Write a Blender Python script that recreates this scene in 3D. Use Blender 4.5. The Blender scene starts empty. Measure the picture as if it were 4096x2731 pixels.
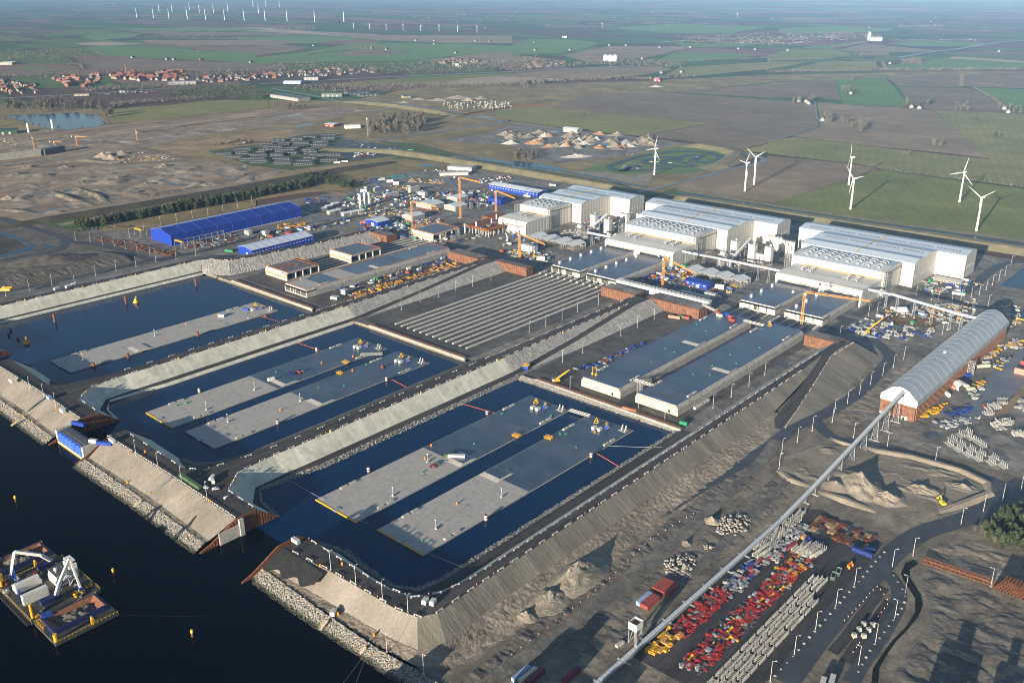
import bpy,bmesh,math,random
import numpy as np
from mathutils import Vector,Matrix,noise,geometry
random.seed(7)
SC=bpy.context.scene
COL=SC.collection
R=math.radians
# ------------------------------------------------------------------ camera
CAM_H=319.249
CAM_F=3691.39            # focal length in pixels of a 4096 px wide picture
PITCH,ROLL,YAW=0.37243538,.00906092,.73484446
cam_d=bpy.data.cameras.new('camera')
cam_d.sensor_width=36.0
cam_d.lens=CAM_F/4096*36
cam_d.clip_start=1.0
cam_d.clip_end=120000.0
cam=bpy.data.objects.new('camera',cam_d)
COL.objects.link(cam)
_cp,_sp,_cr,_sr=math.cos(PITCH),math.sin(PITCH),math.cos(ROLL),math.sin(ROLL)
_r=Vector((1,0,0));_f=Vector((0,_cp,-_sp));_d=Vector((0,-_sp,-_cp))
_Z=Matrix.Rotation(YAW,3,'Z')
CR=_Z @ (_cr*_r+_sr*_d);CD=_Z @ (-_sr*_r+_cr*_d);CF=_Z @ _f
CP=Vector((0,0,CAM_H))
cam.matrix_world=Matrix(((CR.x,-CD.x,-CF.x,0),(CR.y,-CD.y,-CF.y,0),(CR.z,-CD.z,-CF.z,CAM_H),(0,0,0,1)))
SC.camera=cam
# ------------------------------------------------------------------ light and air
SUN_EL,SUN_AZ=R(11.2),R(278.6)          # low winter sun, direction angle from +X
SUN_STRENGTH,SKY_STRENGTH,EXPOSURE=5.0,.07,1.25
HAZE_DENSITY,HAZE_COLOR,HAZE_ANISO=2.2e-5,(.30,.56,1.0,1),-0.40
sl=bpy.data.lights.new('sun','SUN')
sl.energy=SUN_STRENGTH;sl.angle=R(.5);sl.color=(1.0,.87,.69)
sun=bpy.data.objects.new('sun',sl);COL.objects.link(sun)
sdir=Vector((math.cos(SUN_AZ)*math.cos(SUN_EL),math.sin(SUN_AZ)*math.cos(SUN_EL),math.sin(SUN_EL)))
sun.rotation_euler=sdir.to_track_quat('Z','Y').to_euler()
sun.location=(0,-200,600)
W=bpy.data.worlds.new('World');SC.world=W;W.use_nodes=True
_nt=W.node_tree
sky=_nt.nodes.new('ShaderNodeTexSky');sky.sky_type='NISHITA';sky.sun_disc=False
sky.sun_elevation=SUN_EL;sky.sun_rotation=math.atan2(sdir.x,sdir.y)
sky.air_density=1.0;sky.dust_density=0.6;sky.ozone_density=1.5
_nt.links.new(sky.outputs[0],_nt.nodes['Background'].inputs[0])
_nt.nodes['Background'].inputs[1].default_value=SKY_STRENGTH
SC.view_settings.view_transform='Standard';SC.view_settings.look='None'
SC.view_settings.exposure=EXPOSURE;SC.view_settings.gamma=1.0
SC.cycles.max_bounces=6;SC.cycles.diffuse_bounces=2;SC.cycles.glossy_bounces=2
SC.cycles.use_denoising=True;SC.cycles.filter_width=1.0

# ------------------------------------------------------------------ picture -> place
TR={'A':0,'B':683,'C':1366,'D':2049}
def at(t,x,y,z=2.0):
 """a point on the level z, read off a quarter-view of the survey photograph (row A-D, column 0-3)"""
 px=int(t[1])*1024+x/2.2959;py=TR[t[0]]+y/2.2959
 d=CR*((px-2048)/CAM_F)+CD*((py-1365.5)/CAM_F)+CF
 k=(z-CAM_H)/d.z
 p=CP+d*k
 return Vector((p.x,p.y,z))
def pts(t,s,z=2.0):
 v=[float(a) for a in s.split()]
 return [at(t,v[i],v[i+1],z) for i in range(0,len(v),2)]
def mpts(s,z=2.0):
 """'A2 10 20 30 40 A3 0 20' -> points, the tile name switches the view"""
 out=[];t=None;buf=[]
 for w in s.split():
  if w[0] in 'ABCD':t=w
  else:
   buf.append(float(w))
   if len(buf)==2:out.append(at(t,buf[0],buf[1],z));buf=[]
 return out

# ------------------------------------------------------------------ objects
def tag(o,label=None,cat=None,group=None,kind=None):
 if label:o['label']=label
 if cat:o['category']=cat
 if group:o['group']=group
 if kind:o['kind']=kind
 return o
def empty(name,loc=(0,0,0),rz=0.0,label=None,cat=None,group=None):
 o=bpy.data.objects.new(name,None);COL.objects.link(o)
 o.location=loc;o.rotation_euler=(0,0,rz);o.empty_display_size=1
 return tag(o,label,cat,group)
def kids(o):return [c for c in bpy.data.objects if c.parent==o]
CHILD={}
def link_child(o,p):
 o.parent=p;CHILD.setdefault(p.name,[]).append(o)
def copy_tree(o,loc=None,rz=None,label=None,group=None,scale=None):
 c=o.copy();COL.objects.link(c)
 def rec(src,dst):
  for ch in CHILD.get(src.name,[]):
   k=ch.copy();COL.objects.link(k);link_child(k,dst);rec(ch,k)
 rec(o,c)
 if loc is not None:c.location=loc
 if rz is not None:c.rotation_euler=(0,0,rz)
 if label:c['label']=label
 if group:c['group']=group
 if scale is not None:c.scale=scale if hasattr(scale,'__len__') else (scale,)*3
 return c
class MB:
 def __init__(s):s.v=[];s.f=[];s.m=[];s.cur=0;s.sm=False
 def face(s,pts_,m=None):
  b=len(s.v);s.v.extend([tuple(p) for p in pts_]);s.f.append(tuple(range(b,b+len(pts_))));s.m.append(s.cur if m is None else m)
 def raw(s,vs,fs,m=None):
  b=len(s.v);s.v.extend([tuple(p) for p in vs]);mm=s.cur if m is None else m
  for f in fs:s.f.append(tuple(i+b for i in f));s.m.append(mm)
 def box(s,c,d,rz=0.0,m=None,top=None):
  """box centred at c (x,y) standing on z=c[2]; size d; top = scale of the top face"""
  hx,hy,h=d[0]/2,d[1]/2,d[2];tx,ty=(top if top else (1,1))
  ca,sa=math.cos(rz),math.sin(rz);vs=[]
  for z,kx,ky in ((0,1,1),(h,tx,ty)):
   for x,y in ((-hx,-hy),(hx,-hy),(hx,hy),(-hx,hy)):
    x2,y2=x*kx,y*ky
    vs.append((c[0]+ca*x2-sa*y2,c[1]+sa*x2+ca*y2,c[2]+z))
  s.raw(vs,[(0,3,2,1),(4,5,6,7),(0,1,5,4),(1,2,6,5),(2,3,7,6),(3,0,4,7)],m)
 def bb(s,x0,x1,y0,y1,z0,z1,m=None):
  s.box(((x0+x1)/2,(y0+y1)/2,z0),(x1-x0,y1-y0,z1-z0),0,m)
 def bar(s,a,b,w,h=None,m=None):
  """square bar from a to b"""
  a=Vector(a);b=Vector(b);d=b-a
  if d.length<1e-6:return
  d.normalize();up=Vector((0,0,1)) if abs(d.z)<.95 else Vector((1,0,0))
  x=d.cross(up).normalized();y=x.cross(d);h=w if h is None else h
  vs=[]
  for p in (a,b):
   for i,j in ((-1,-1),(1,-1),(1,1),(-1,1)):vs.append(p+x*(i*w/2)+y*(j*h/2))
  s.raw(vs,[(0,1,2,3),(7,6,5,4),(0,4,5,1),(1,5,6,2),(2,6,7,3),(3,7,4,0)],m)
 def cyl(s,a,b,r0,r1=None,n=10,m=None,caps=True):
  a=Vector(a);b=Vector(b);d=(b-a).normalized();up=Vector((0,0,1)) if abs(d.z)<.95 else Vector((1,0,0))
  x=d.cross(up).normalized();y=d.cross(x);r1=r0 if r1 is None else r1
  vs=[]
  for p,r in ((a,r0),(b,r1)):
   for i in range(n):
    t=2*math.pi*i/n;vs.append(p+x*(r*math.cos(t))+y*(r*math.sin(t)))
  fs=[(i,(i+1) % n,n+(i+1) % n,n+i) for i in range(n)]
  if caps:fs+=[tuple(range(n-1,-1,-1)),tuple(range(n,2*n))]
  s.raw(vs,fs,m)
 def prism(s,poly,a,b,axis='y',m=None):
  """2-D outline extruded along an axis; axis y: poly=(x,z); axis x: poly=(y,z); axis z: poly=(x,y)"""
  n=len(poly);mk={'y':lambda p,t:(p[0],t,p[1]),'x':lambda p,t:(t,p[0],p[1]),'z':lambda p,t:(p[0],p[1],t)}[axis]
  vs=[mk(p,a) for p in poly]+[mk(p,b) for p in poly]
  fs=[(i,(i+1) % n,n+(i+1) % n,n+i) for i in range(n)]+[tuple(range(n-1,-1,-1)),tuple(range(n,2*n))]
  s.raw(vs,fs,m)
 def grid(s,fn,nu,nv,m=None):
  b=len(s.v);mm=s.cur if m is None else m
  for i in range(nu+1):
   for j in range(nv+1):s.v.append(tuple(fn(i/nu,j/nv)))
  for i in range(nu):
   for j in range(nv):
    k=b+i*(nv+1)+j;s.f.append((k,k+nv+1,k+nv+2,k+1));s.m.append(mm)
 def build(s,name,mats,parent=None,smooth=False,loc=None,rz=None):
  me=bpy.data.meshes.new(name)
  me.from_pydata(s.v,[],s.f)
  mats=mats if isinstance(mats,(list,tuple)) else [mats]
  for mt in mats:me.materials.append(mt)
  if len(mats)>1:me.polygons.foreach_set('material_index',s.m)
  if smooth:me.polygons.foreach_set('use_smooth',[True]*len(s.f))
  bm=bmesh.new();bm.from_mesh(me);bmesh.ops.recalc_face_normals(bm,faces=bm.faces);bm.to_mesh(me);bm.free()
  me.update()
  o=bpy.data.objects.new(name,me);COL.objects.link(o)
  if parent is not None:link_child(o,parent)
  if loc is not None:o.location=loc
  if rz is not None:o.rotation_euler=(0,0,rz)
  return o
def structure(o,label=None):return tag(o,label,None,None,'structure')
def stuff(o,label=None):return tag(o,label,None,None,'stuff')

# ------------------------------------------------------------------ materials
MATS={}
def _new(name):
 m=bpy.data.materials.new(name);m.use_nodes=True;MATS[name]=m
 return m,m.node_tree,m.node_tree.nodes['Principled BSDF']
def _n(nt,t,**kw):
 n=nt.nodes.new(t)
 for k,v in kw.items():setattr(n,k,v)
 return n
def coords(nt,obj=False,scale=(1,1,1),rz=0.0):
 if obj:
  o=_n(nt,'ShaderNodeTexCoord').outputs['Object']
 else:
  o=_n(nt,'ShaderNodeNewGeometry').outputs['Position']
 mp=_n(nt,'ShaderNodeMapping');mp.inputs['Scale'].default_value=scale;mp.inputs['Rotation'].default_value=(0,0,rz)
 nt.links.new(o,mp.inputs[0]);return mp.outputs[0]
def nz(nt,vec,scale,detail=4,rough=.6):
 n=_n(nt,'ShaderNodeTexNoise');n.inputs['Scale'].default_value=scale;n.inputs['Detail'].default_value=detail;n.inputs['Roughness'].default_value=rough
 nt.links.new(vec,n.inputs['Vector']);return n.outputs['Fac']
def ramp(nt,fac,stops):
 r=_n(nt,'ShaderNodeValToRGB');e=r.color_ramp.elements
 while len(e)<len(stops):e.new(.5)
 for k,(p,c) in enumerate(stops):e[k].position=p;e[k].color=(c[0],c[1],c[2],1)
 nt.links.new(fac,r.inputs[0]);return r.outputs[0]
def mix(nt,fac,a,b,mode='MIX'):
 m=_n(nt,'ShaderNodeMix',data_type='RGBA',blend_type=mode)
 if isinstance(fac,(int,float)):m.inputs[0].default_value=fac
 else:nt.links.new(fac,m.inputs[0])
 for i,c in ((6,a),(7,b)):
  if isinstance(c,tuple):m.inputs[i].default_value=(c[0],c[1],c[2],1)
  else:nt.links.new(c,m.inputs[i])
 return m.outputs[2]
def bump(nt,b,h,strength,dist):
 n=_n(nt,'ShaderNodeBump');n.inputs['Strength'].default_value=strength;n.inputs['Distance'].default_value=dist
 nt.links.new(h,n.inputs['Height']);nt.links.new(n.outputs[0],b.inputs['Normal']);return n
def paint(name,c,var=.12,rough=.5,scale=.6,obj=False,spec=.4,metal=0.0,dirt=None,wetz=None):
 """paint, steel, concrete: one colour with soft wear"""
 if name in MATS:return MATS[name]
 m,nt,b=_new(name);v=coords(nt,obj)
 f=nz(nt,v,scale,5);lo=tuple(max(0,x*(1-var*1.6)) for x in c);hi=tuple(min(1,x*(1+var)) for x in c)
 col=ramp(nt,f,[(.3,lo),(.7,hi)])
 if dirt:
  f2=nz(nt,v,scale*.35,6,.7);mk=ramp(nt,f2,[(.52,(0,0,0)),(.68,(1,1,1))]);col=mix(nt,mk,col,dirt)
 if wetz is not None:                         # wet, weedy band at the waterline
  sx=_n(nt,'ShaderNodeSeparateXYZ');nt.links.new(_n(nt,'ShaderNodeNewGeometry').outputs['Position'],sx.inputs[0]);mr=_n(nt,'ShaderNodeMapRange');mr.inputs[1].default_value=wetz;mr.inputs[2].default_value=wetz+.7;nt.links.new(sx.outputs[2],mr.inputs[0]);col=mix(nt,mr.outputs[0],(.035,.038,.026),col)
 nt.links.new(col,b.inputs['Base Color']);b.inputs['Roughness'].default_value=rough
 b.inputs['Specular IOR Level'].default_value=spec;b.inputs['Metallic'].default_value=metal
 return m
def earth(name,cols,scale=.05,fine=1.0,bs=.6,bd=.3,rough=.9,stretch=(1,1,1),rz=0,wet=None,spec=.3,rows=None,tracks=0):
 """soil, grass, gravel: three colours mixed at two sizes; bumps; rows = (spacing, angle, depth) of furrows; wet = glossy patches"""
 if name in MATS:return MATS[name]
 m,nt,b=_new(name);v=coords(nt,False,stretch,rz)
 f=nz(nt,v,scale,6,.62);col=ramp(nt,f,[(.28,cols[0]),(.5,cols[1]),(.72,cols[2])])
 g=nz(nt,v,fine,4,.7);col=mix(nt,.55,col,ramp(nt,g,[(.25,(.35,.35,.35)),(.75,(.68,.68,.68))]),'OVERLAY')
 h=g
 if tracks:                                   # wheel ruts and scraped patches
  wn=_n(nt,'ShaderNodeTexNoise');wn.inputs['Scale'].default_value=.018;wn.inputs['Detail'].default_value=2;nt.links.new(coords(nt),wn.inputs['Vector'])
  sc_=_n(nt,'ShaderNodeVectorMath',operation='SCALE');sc_.inputs['Scale'].default_value=46;nt.links.new(wn.outputs['Color'],sc_.inputs[0])
  ad=_n(nt,'ShaderNodeVectorMath',operation='ADD');nt.links.new(coords(nt),ad.inputs[0]);nt.links.new(sc_.outputs[0],ad.inputs[1])
  for rz_,w_ in ((1.5,1.5),(.9,2.4),(.2,2.0)):
   mp=_n(nt,'ShaderNodeMapping');mp.inputs['Scale'].default_value=(1/130,1/w_,1);mp.inputs['Rotation'].default_value=(0,0,rz_);nt.links.new(ad.outputs[0],mp.inputs[0])
   t=nz(nt,mp.outputs[0],1,2,.6);mk=ramp(nt,nz(nt,coords(nt),.011+.004*w_,2),[(.46,(0,0,0)),(.62,(tracks,tracks,tracks))])
   col=mix(nt,mk,col,ramp(nt,t,[(.34,(.27,.27,.27)),(.46,(.5,.5,.5)),(.56,(.5,.5,.5)),(.7,(.74,.73,.71))]),'OVERLAY')
  col=mix(nt,tracks,col,ramp(nt,nz(nt,v,scale*4,5,.65),[(.3,(.33,.33,.33)),(.7,(.7,.7,.7))]),'OVERLAY')
 if rows:
  w=_n(nt,'ShaderNodeTexWave',wave_type='BANDS',bands_direction='X');w.inputs['Scale'].default_value=1/rows[0]*.314
  w.inputs['Distortion'].default_value=.6;w.inputs['Detail'].default_value=1;w.inputs['Detail Scale'].default_value=.2
  nt.links.new(coords(nt,False,(1,1,1),rows[1]),w.inputs['Vector'])
  col=mix(nt,rows[2],col,w.outputs['Color'],'OVERLAY')
 nt.links.new(col,b.inputs['Base Color']);b.inputs['Roughness'].default_value=rough;b.inputs['Specular IOR Level'].default_value=spec
 if wet:
  p=nz(nt,v,wet[0],3,.5);k=ramp(nt,p,[(wet[1],(rough,)*3),(wet[1]+.05,(.12,)*3)]);nt.links.new(k,b.inputs['Roughness'])
  dk=ramp(nt,p,[(wet[1],(1,1,1)),(wet[1]+.05,(.35,.37,.4))]);c2=mix(nt,1.0,col,dk,'MULTIPLY');nt.links.new(c2,b.inputs['Base Color'])
  st=ramp(nt,p,[(wet[1],(bs,)*3),(wet[1]+.05,(.02,)*3)])
  bn=bump(nt,b,h,bs,bd);nt.links.new(st,bn.inputs['Strength'])
 elif bs:bump(nt,b,h,bs,bd)
 return m
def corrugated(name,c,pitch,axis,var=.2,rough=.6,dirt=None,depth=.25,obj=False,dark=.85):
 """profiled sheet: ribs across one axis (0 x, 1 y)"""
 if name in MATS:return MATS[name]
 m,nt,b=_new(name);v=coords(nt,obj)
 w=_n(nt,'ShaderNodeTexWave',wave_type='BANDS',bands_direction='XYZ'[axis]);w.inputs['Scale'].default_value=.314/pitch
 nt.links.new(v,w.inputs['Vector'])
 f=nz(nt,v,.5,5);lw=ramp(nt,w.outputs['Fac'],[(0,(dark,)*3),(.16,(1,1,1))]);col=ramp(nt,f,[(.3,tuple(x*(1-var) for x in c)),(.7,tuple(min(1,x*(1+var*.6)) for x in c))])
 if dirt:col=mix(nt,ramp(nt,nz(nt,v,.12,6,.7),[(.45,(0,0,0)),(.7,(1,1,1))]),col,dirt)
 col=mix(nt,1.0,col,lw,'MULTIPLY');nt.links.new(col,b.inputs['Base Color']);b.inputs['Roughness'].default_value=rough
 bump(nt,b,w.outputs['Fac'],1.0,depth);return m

def sheet(name,poly,mt,z=None,label=None,kind='structure',cuts=0):
 """flat or sloping ground sheet from an outline"""
 P=[Vector(p) for p in poly]
 if z is not None:P=[Vector((p.x,p.y,z)) for p in P]
 tris=geometry.tessellate_polygon([P])
 mb=MB();mb.raw(P,[tuple(t) for t in tris]);o=mb.build(name,mt)
 # face up
 me=o.data
 if me.polygons and me.polygons[0].normal.z<0:me.flip_normals()
 return tag(o,label,None,None,kind)
def resample(line,counts):
 out=[]
 for (a,b),n in zip(zip(line,line[1:]),counts):
  a=Vector(a);b=Vector(b)
  for i in range(n):out.append(a.lerp(b,i/n))
 out.append(Vector(line[-1]));return out
def loft(name,lines,mt,step=4.0,across=1,amp=0.0,nsc=(.3,.3,.3),kind='structure',label=None,hold=True,oct_=3,smooth=False):
 """surface through several lines of equal key points; amp/nsc = ruggedness"""
 counts=[]
 for k in range(len(lines[0])-1):
  L=max((Vector(l[k+1])-Vector(l[k])).length for l in lines);counts.append(max(1,int(round(L/step))))
 rs=[resample(l,counts) for l in lines];rows_=[];edge=[]
 for a,b in zip(rs,rs[1:]):
  for j in range(across):
   rows_.append([p.lerp(q,j/across) for p,q in zip(a,b)]);edge.append(j==0)
 rows_.append(rs[-1]);edge.append(True);edge[0]=True
 mb=MB();n=len(rows_[0])
 for r,row in enumerate(rows_):
  for p in row:
   q=p.copy()
   if amp and not (hold and edge[r]):
    s=Vector((p.x*nsc[0],p.y*nsc[1],p.z*nsc[2]));q.z+=amp*noise.fractal(s,1.0,2.0,oct_)
   mb.v.append(tuple(q))
 for r in range(len(rows_)-1):
  for i in range(n-1):
   k=r*n+i;mb.f.append((k,k+1,k+n+1,k+n));mb.m.append(0)
 o=mb.build(name,mt,smooth=smooth)
 if o.data.polygons[len(o.data.polygons)//2].normal.z<0:o.data.flip_normals()
 return tag(o,label,None,None,kind)
def mound(name,c,rx,ry,h,mt,rz=0,amp=.12,n=26,sharp=1.0,seed=0,fs=3.0,kind='structure',label=None,cat=None,base=2.0,flat=0.0):
 """a heap: oval foot, uneven top"""
 mb=MB();ca,sa=math.cos(rz),math.sin(rz);nr=max(6,n//3)
 for i in range(nr+1):
  r=i/nr
  for j in range(n):
   t=2*math.pi*j/n;wob=1+.16*noise.noise(Vector((math.cos(t)*1.3+seed,math.sin(t)*1.3,seed*.7)))
   x,y=rx*r*math.cos(t)*wob,ry*r*math.sin(t)*wob
   prof=max(0,1-max(0,(r-flat)/(1-flat))**sharp) if r>flat else 1.0
   k=noise.fractal(Vector((x/rx*fs+seed*3,y/ry*fs,seed)),1.,2.,4)
   z=h*prof*(1+amp*2*k) if i<nr else -0.3
   mb.v.append((c[0]+ca*x-sa*y,c[1]+sa*x+ca*y,base+z))
 for i in range(nr):
  for j in range(n):
   a=i*n+j;b=i*n+(j+1) % n;mb.f.append((a,a+n,b+n,b));mb.m.append(0)
 o=mb.build(name,mt,smooth=False)
 return tag(o,label,cat,None,kind)
_ico=bmesh.new();bmesh.ops.create_icosphere(_ico,subdivisions=1,radius=1)
ICO_V=np.array([v.co[:] for v in _ico.verts]);ICO_F=np.array([[v.index for v in f.verts] for f in _ico.faces]);_ico.free()
def np_mesh(name,V,F,mats,mi=None):
 me=bpy.data.meshes.new(name);n=len(F);k=F.shape[1]
 me.vertices.add(len(V));me.vertices.foreach_set('co',V.astype(np.float32).ravel())
 me.loops.add(n*k);me.loops.foreach_set('vertex_index',F.astype(np.int32).ravel())
 me.polygons.add(n);me.polygons.foreach_set('loop_start',np.arange(0,n*k,k,dtype=np.int32))
 for m in (mats if isinstance(mats,list) else [mats]):me.materials.append(m)
 if mi is not None:me.polygons.foreach_set('material_index',mi.astype(np.int32))
 me.update(calc_edges=True);me.validate();return me
def rocks(name,P,size,mats,seed=1,label=None,kind='stuff',flat=.75):
 """many broken stones lying at the points P"""
 rng=np.random.default_rng(seed);n=len(P);P=np.array([tuple(p) for p in P])
 s=size*rng.uniform(.5,1.3,(n,1,1))*rng.uniform(.7,1.3,(n,1,3))*np.array([1,1,flat])
 jit=rng.uniform(.75,1.25,(n,len(ICO_V),1));V=ICO_V[None]*jit*s
 a=rng.uniform(0,6.28,n);ca,sa=np.cos(a),np.sin(a)
 X=V[:,:,0]*ca[:,None]-V[:,:,1]*sa[:,None];Y=V[:,:,0]*sa[:,None]+V[:,:,1]*ca[:,None]
 V=np.stack([X,Y,V[:,:,2]],2)+P[:,None,:]
 F=ICO_F[None]+(np.arange(n)*len(ICO_V))[:,None,None]
 nm=len(mats) if isinstance(mats,list) else 1
 mi=np.repeat(rng.integers(0,nm,n),len(ICO_F))
 me=np_mesh(name,V.reshape(-1,3),F.reshape(-1,3),mats,mi)
 o=bpy.data.objects.new(name,me);COL.objects.link(o);return tag(o,label,None,None,kind)
def scatter(lineA,lineB,n,seed=0,lift=0.0):
 """n points spread over the band between two polylines"""
 rng=random.Random(seed);A=[Vector(p) for p in lineA];B=[Vector(p) for p in lineB]
 L=[(a-b).length+(c-d).length for a,b,c,d in zip(A,A[1:],B,B[1:])];T=sum(L);out=[]
 for _ in range(n):
  t=rng.random()*T;k=0
  while k<len(L)-1 and t>L[k]:t -= L[k];k+=1
  u=min(1,t/L[k]);w=rng.random()
  p=A[k].lerp(A[k+1],u).lerp(B[k].lerp(B[k+1],u),w);p.z+=lift;out.append(p)
 return out
def in_poly(p,poly):
 c=False;j=len(poly)-1
 for i in range(len(poly)):
  a,b=poly[i],poly[j]
  if (a[1]>p[1]) != (b[1]>p[1]) and p[0]<(b[0]-a[0])*(p[1]-a[1])/(b[1]-a[1])+a[0]:c=not c
  j=i
 return c
def rand_in(poly,n,rng,mind=0):
 xs=[p[0] for p in poly];ys=[p[1] for p in poly];out=[];tries=0
 while len(out)<n and tries<n*60:
  tries+=1;p=(rng.uniform(min(xs),max(xs)),rng.uniform(min(ys),max(ys)))
  if in_poly(p,poly) and all((p[0]-q[0])**2+(p[1]-q[1])**2>mind*mind for q in out):out.append(p)
 return out

def rough(name,s,step,amp,sc,mt,z=2.0,seed=0,sx=1.0,pw=1.0,fade=12.0,off=.25):
 """rugged bare ground: fades out at its outline"""
 P=mpts(s) if isinstance(s,str) else [Vector((*p,0)) for p in s]
 A=np.array([(p.x,p.y) for p in P]);x0,y0=A.min(0);x1,y1=A.max(0);nx,ny=int((x1-x0)/step)+1,int((y1-y0)/step)+1
 X,Y=np.meshgrid(x0+np.arange(nx)*step,y0+np.arange(ny)*step,indexing='ij');D=np.full(X.shape,1e9);ins=np.zeros(X.shape,bool)
 for (ax,ay),(bx_,by_) in zip(A,np.roll(A,-1,0)):
  dx,dy=bx_-ax,by_-ay;t=np.clip(((X-ax)*dx+(Y-ay)*dy)/(dx*dx+dy*dy+1e-9),0,1);D=np.minimum(D,np.hypot(X-ax-t*dx,Y-ay-t*dy))
  c=((ay>Y) != (by_>Y));xi=ax+(Y-ay)*dx/(dy if abs(dy)>1e-9 else 1e-9);ins ^= c & (X<xi)
 V=[];idx=-np.ones(X.shape,int);k=0
 for i in range(nx):
  for j in range(ny):
   if ins[i,j]:
    h=noise.fractal(Vector((X[i,j]*sc*sx+seed,Y[i,j]*sc,seed)),.72,2.1,6)+off
    h=max(0,h)**pw*amp*min(1,D[i,j]/fade);V.append((X[i,j],Y[i,j],z+h));idx[i,j]=k;k+=1
 a,b,c,d=idx[:-1,:-1],idx[1:,:-1],idx[1:,1:],idx[:-1,1:];ok=(a>=0) & (b>=0) & (c>=0) & (d>=0)
 F=np.stack([a[ok],b[ok],c[ok],d[ok]],1);me=np_mesh(name,np.array(V),F,mt);o=bpy.data.objects.new(name,me);COL.objects.link(o);return structure(o)
# ================================================================== terrain, water, dikes
def far_ground():
 m,nt,b=_new('farmland');v=coords(nt,False,(1/620,1/330,0),R(20))
 vo=_n(nt,'ShaderNodeTexVoronoi',distance='MANHATTAN');vo.inputs['Scale'].default_value=1;vo.inputs['Randomness'].default_value=.85
 nt.links.new(v,vo.inputs['Vector']);sep=_n(nt,'ShaderNodeSeparateColor');nt.links.new(vo.outputs['Color'],sep.inputs[0])
 col=ramp(nt,sep.outputs[0],[(0,(.054,.088,.034)),(.2,(.088,.125,.046)),(.36,(.098,.067,.056)),(.52,(.165,.104,.084)),(.66,(.064,.11,.04)),(.8,(.116,.081,.062)),(.9,(.098,.132,.054)),(1,(.388,.243,.178))])
 col.node.color_ramp.interpolation='CONSTANT'
 big=nz(nt,coords(nt,False,(1/5200,1/3600,0),R(10)),1,3);wood=nz(nt,coords(nt,False,(1/900,1/420,0),R(18)),1,5,.6)
 wm=ramp(nt,wood,[(.60,(0,0,0)),(.63,(1,1,1))]);col=mix(nt,wm,col,(.06,.055,.042))
 e=_n(nt,'ShaderNodeTexVoronoi',feature='DISTANCE_TO_EDGE');e.inputs['Scale'].default_value=1;e.inputs['Randomness'].default_value=.85
 nt.links.new(v,e.inputs['Vector']);em=ramp(nt,e.outputs['Distance'],[(.02,(1,1,1)),(.035,(0,0,0))])
 hm=nz(nt,coords(nt,False,(1/300,1/300,0)),1,2);hm=ramp(nt,hm,[(.5,(0,0,0)),(.55,(1,1,1))])
 em=mix(nt,1.0,em,hm,'MULTIPLY');col=mix(nt,em,col,(.055,.052,.038))
 col=mix(nt,.5,col,ramp(nt,nz(nt,coords(nt),.02,5),[(.3,(.38,.38,.38)),(.7,(.62,.62,.62))]),'OVERLAY')
 col=mix(nt,.6,col,ramp(nt,big,[(.35,(.4,.4,.42)),(.65,(.6,.6,.58))]),'OVERLAY')
 nt.links.new(col,b.inputs['Base Color']);b.inputs['Roughness'].default_value=.95;b.inputs['Specular IOR Level'].default_value=.1
 return m
def water_mat(name,c,wl=.25,st=.25,rough=.09,spec=.5):
 m,nt,b=_new(name);f=nz(nt,coords(nt,False,(1,.55,1),R(25)),wl,5,.6)
 big=nz(nt,coords(nt),.012,3);col=mix(nt,big,tuple(x*.7 for x in c),tuple(x*1.3 for x in c))
 nt.links.new(col,b.inputs['Base Color']);b.inputs['Roughness'].default_value=rough;b.inputs['IOR'].default_value=1.33;b.inputs['Specular IOR Level'].default_value=spec
 bump(nt,b,f,st,.25);return m
M_FARM=far_ground()
M_SEA=water_mat('sea',(.0002,.0006,.002),spec=.1)
M_BASIN=water_mat('basin',(.001,.015,.055),spec=.3)  # bluer than the sea: sky reflection put into the base colour
M_POND=water_mat('pond',(.02,.045,.09),.1,.15,.15,.1)
M_YARD=earth('yard_gravel',[(.086,.081,.075),(.143,.134,.12),(.223,.204,.181)],.03,.5,.5,.2,.8,wet=(.02,.66),tracks=0.8)
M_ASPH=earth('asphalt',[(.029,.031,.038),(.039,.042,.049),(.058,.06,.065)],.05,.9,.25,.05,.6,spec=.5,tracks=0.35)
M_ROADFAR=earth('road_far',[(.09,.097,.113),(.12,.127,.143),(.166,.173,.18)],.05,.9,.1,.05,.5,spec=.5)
M_TRACK=earth('haul_road',[(.027,.027,.028),(.043,.04,.04),(.069,.063,.06)],.05,.8,.4,.15,.85,stretch=(1,.12,1),tracks=0.5)
M_TRACKX=earth('haul_road_cross',[(.027,.027,.028),(.043,.04,.04),(.069,.063,.06)],.05,.8,.4,.15,.85,stretch=(.12,1,1),tracks=0.5)
M_FLOOR=earth('dock_floor',[(.05,.047,.043),(.078,.072,.065),(.115,.105,.094)],.03,.5,.4,.15,.7,wet=(.025,.68),tracks=.7)
M_MUDK=earth('dark_mud',[(.03,.029,.028),(.05,.047,.044),(.08,.075,.07)],.03,.4,.5,.2,.9)
M_DARKE=earth('dark_earth',[(.06,.055,.048),(.095,.086,.075),(.14,.127,.11)],.03,.3,.8,.4,.95,tracks=.6)
M_HAUL=earth('track_dirt',[(.072,.068,.064),(.114,.108,.098),(.168,.156,.138)],.05,.6,.5,.2,.9,tracks=0.7)
M_DIRT=earth('dirt',[(.093,.083,.067),(.149,.13,.104),(.223,.193,.151)],.03,.25,.9,.5,.95,stretch=(1,.5,1),tracks=0.7)
M_DIRTW=earth('wet_dirt',[(.127,.097,.072),(.212,.161,.118),(.32,.241,.168)],.012,.15,.9,.8,.95,stretch=(1,.45,1),wet=(.018,.64),tracks=0.7)
M_SAND=earth('sand',[(.162,.14,.11),(.223,.195,.157),(.294,.26,.213)],.06,.6,.8,.35,.95)
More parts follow.
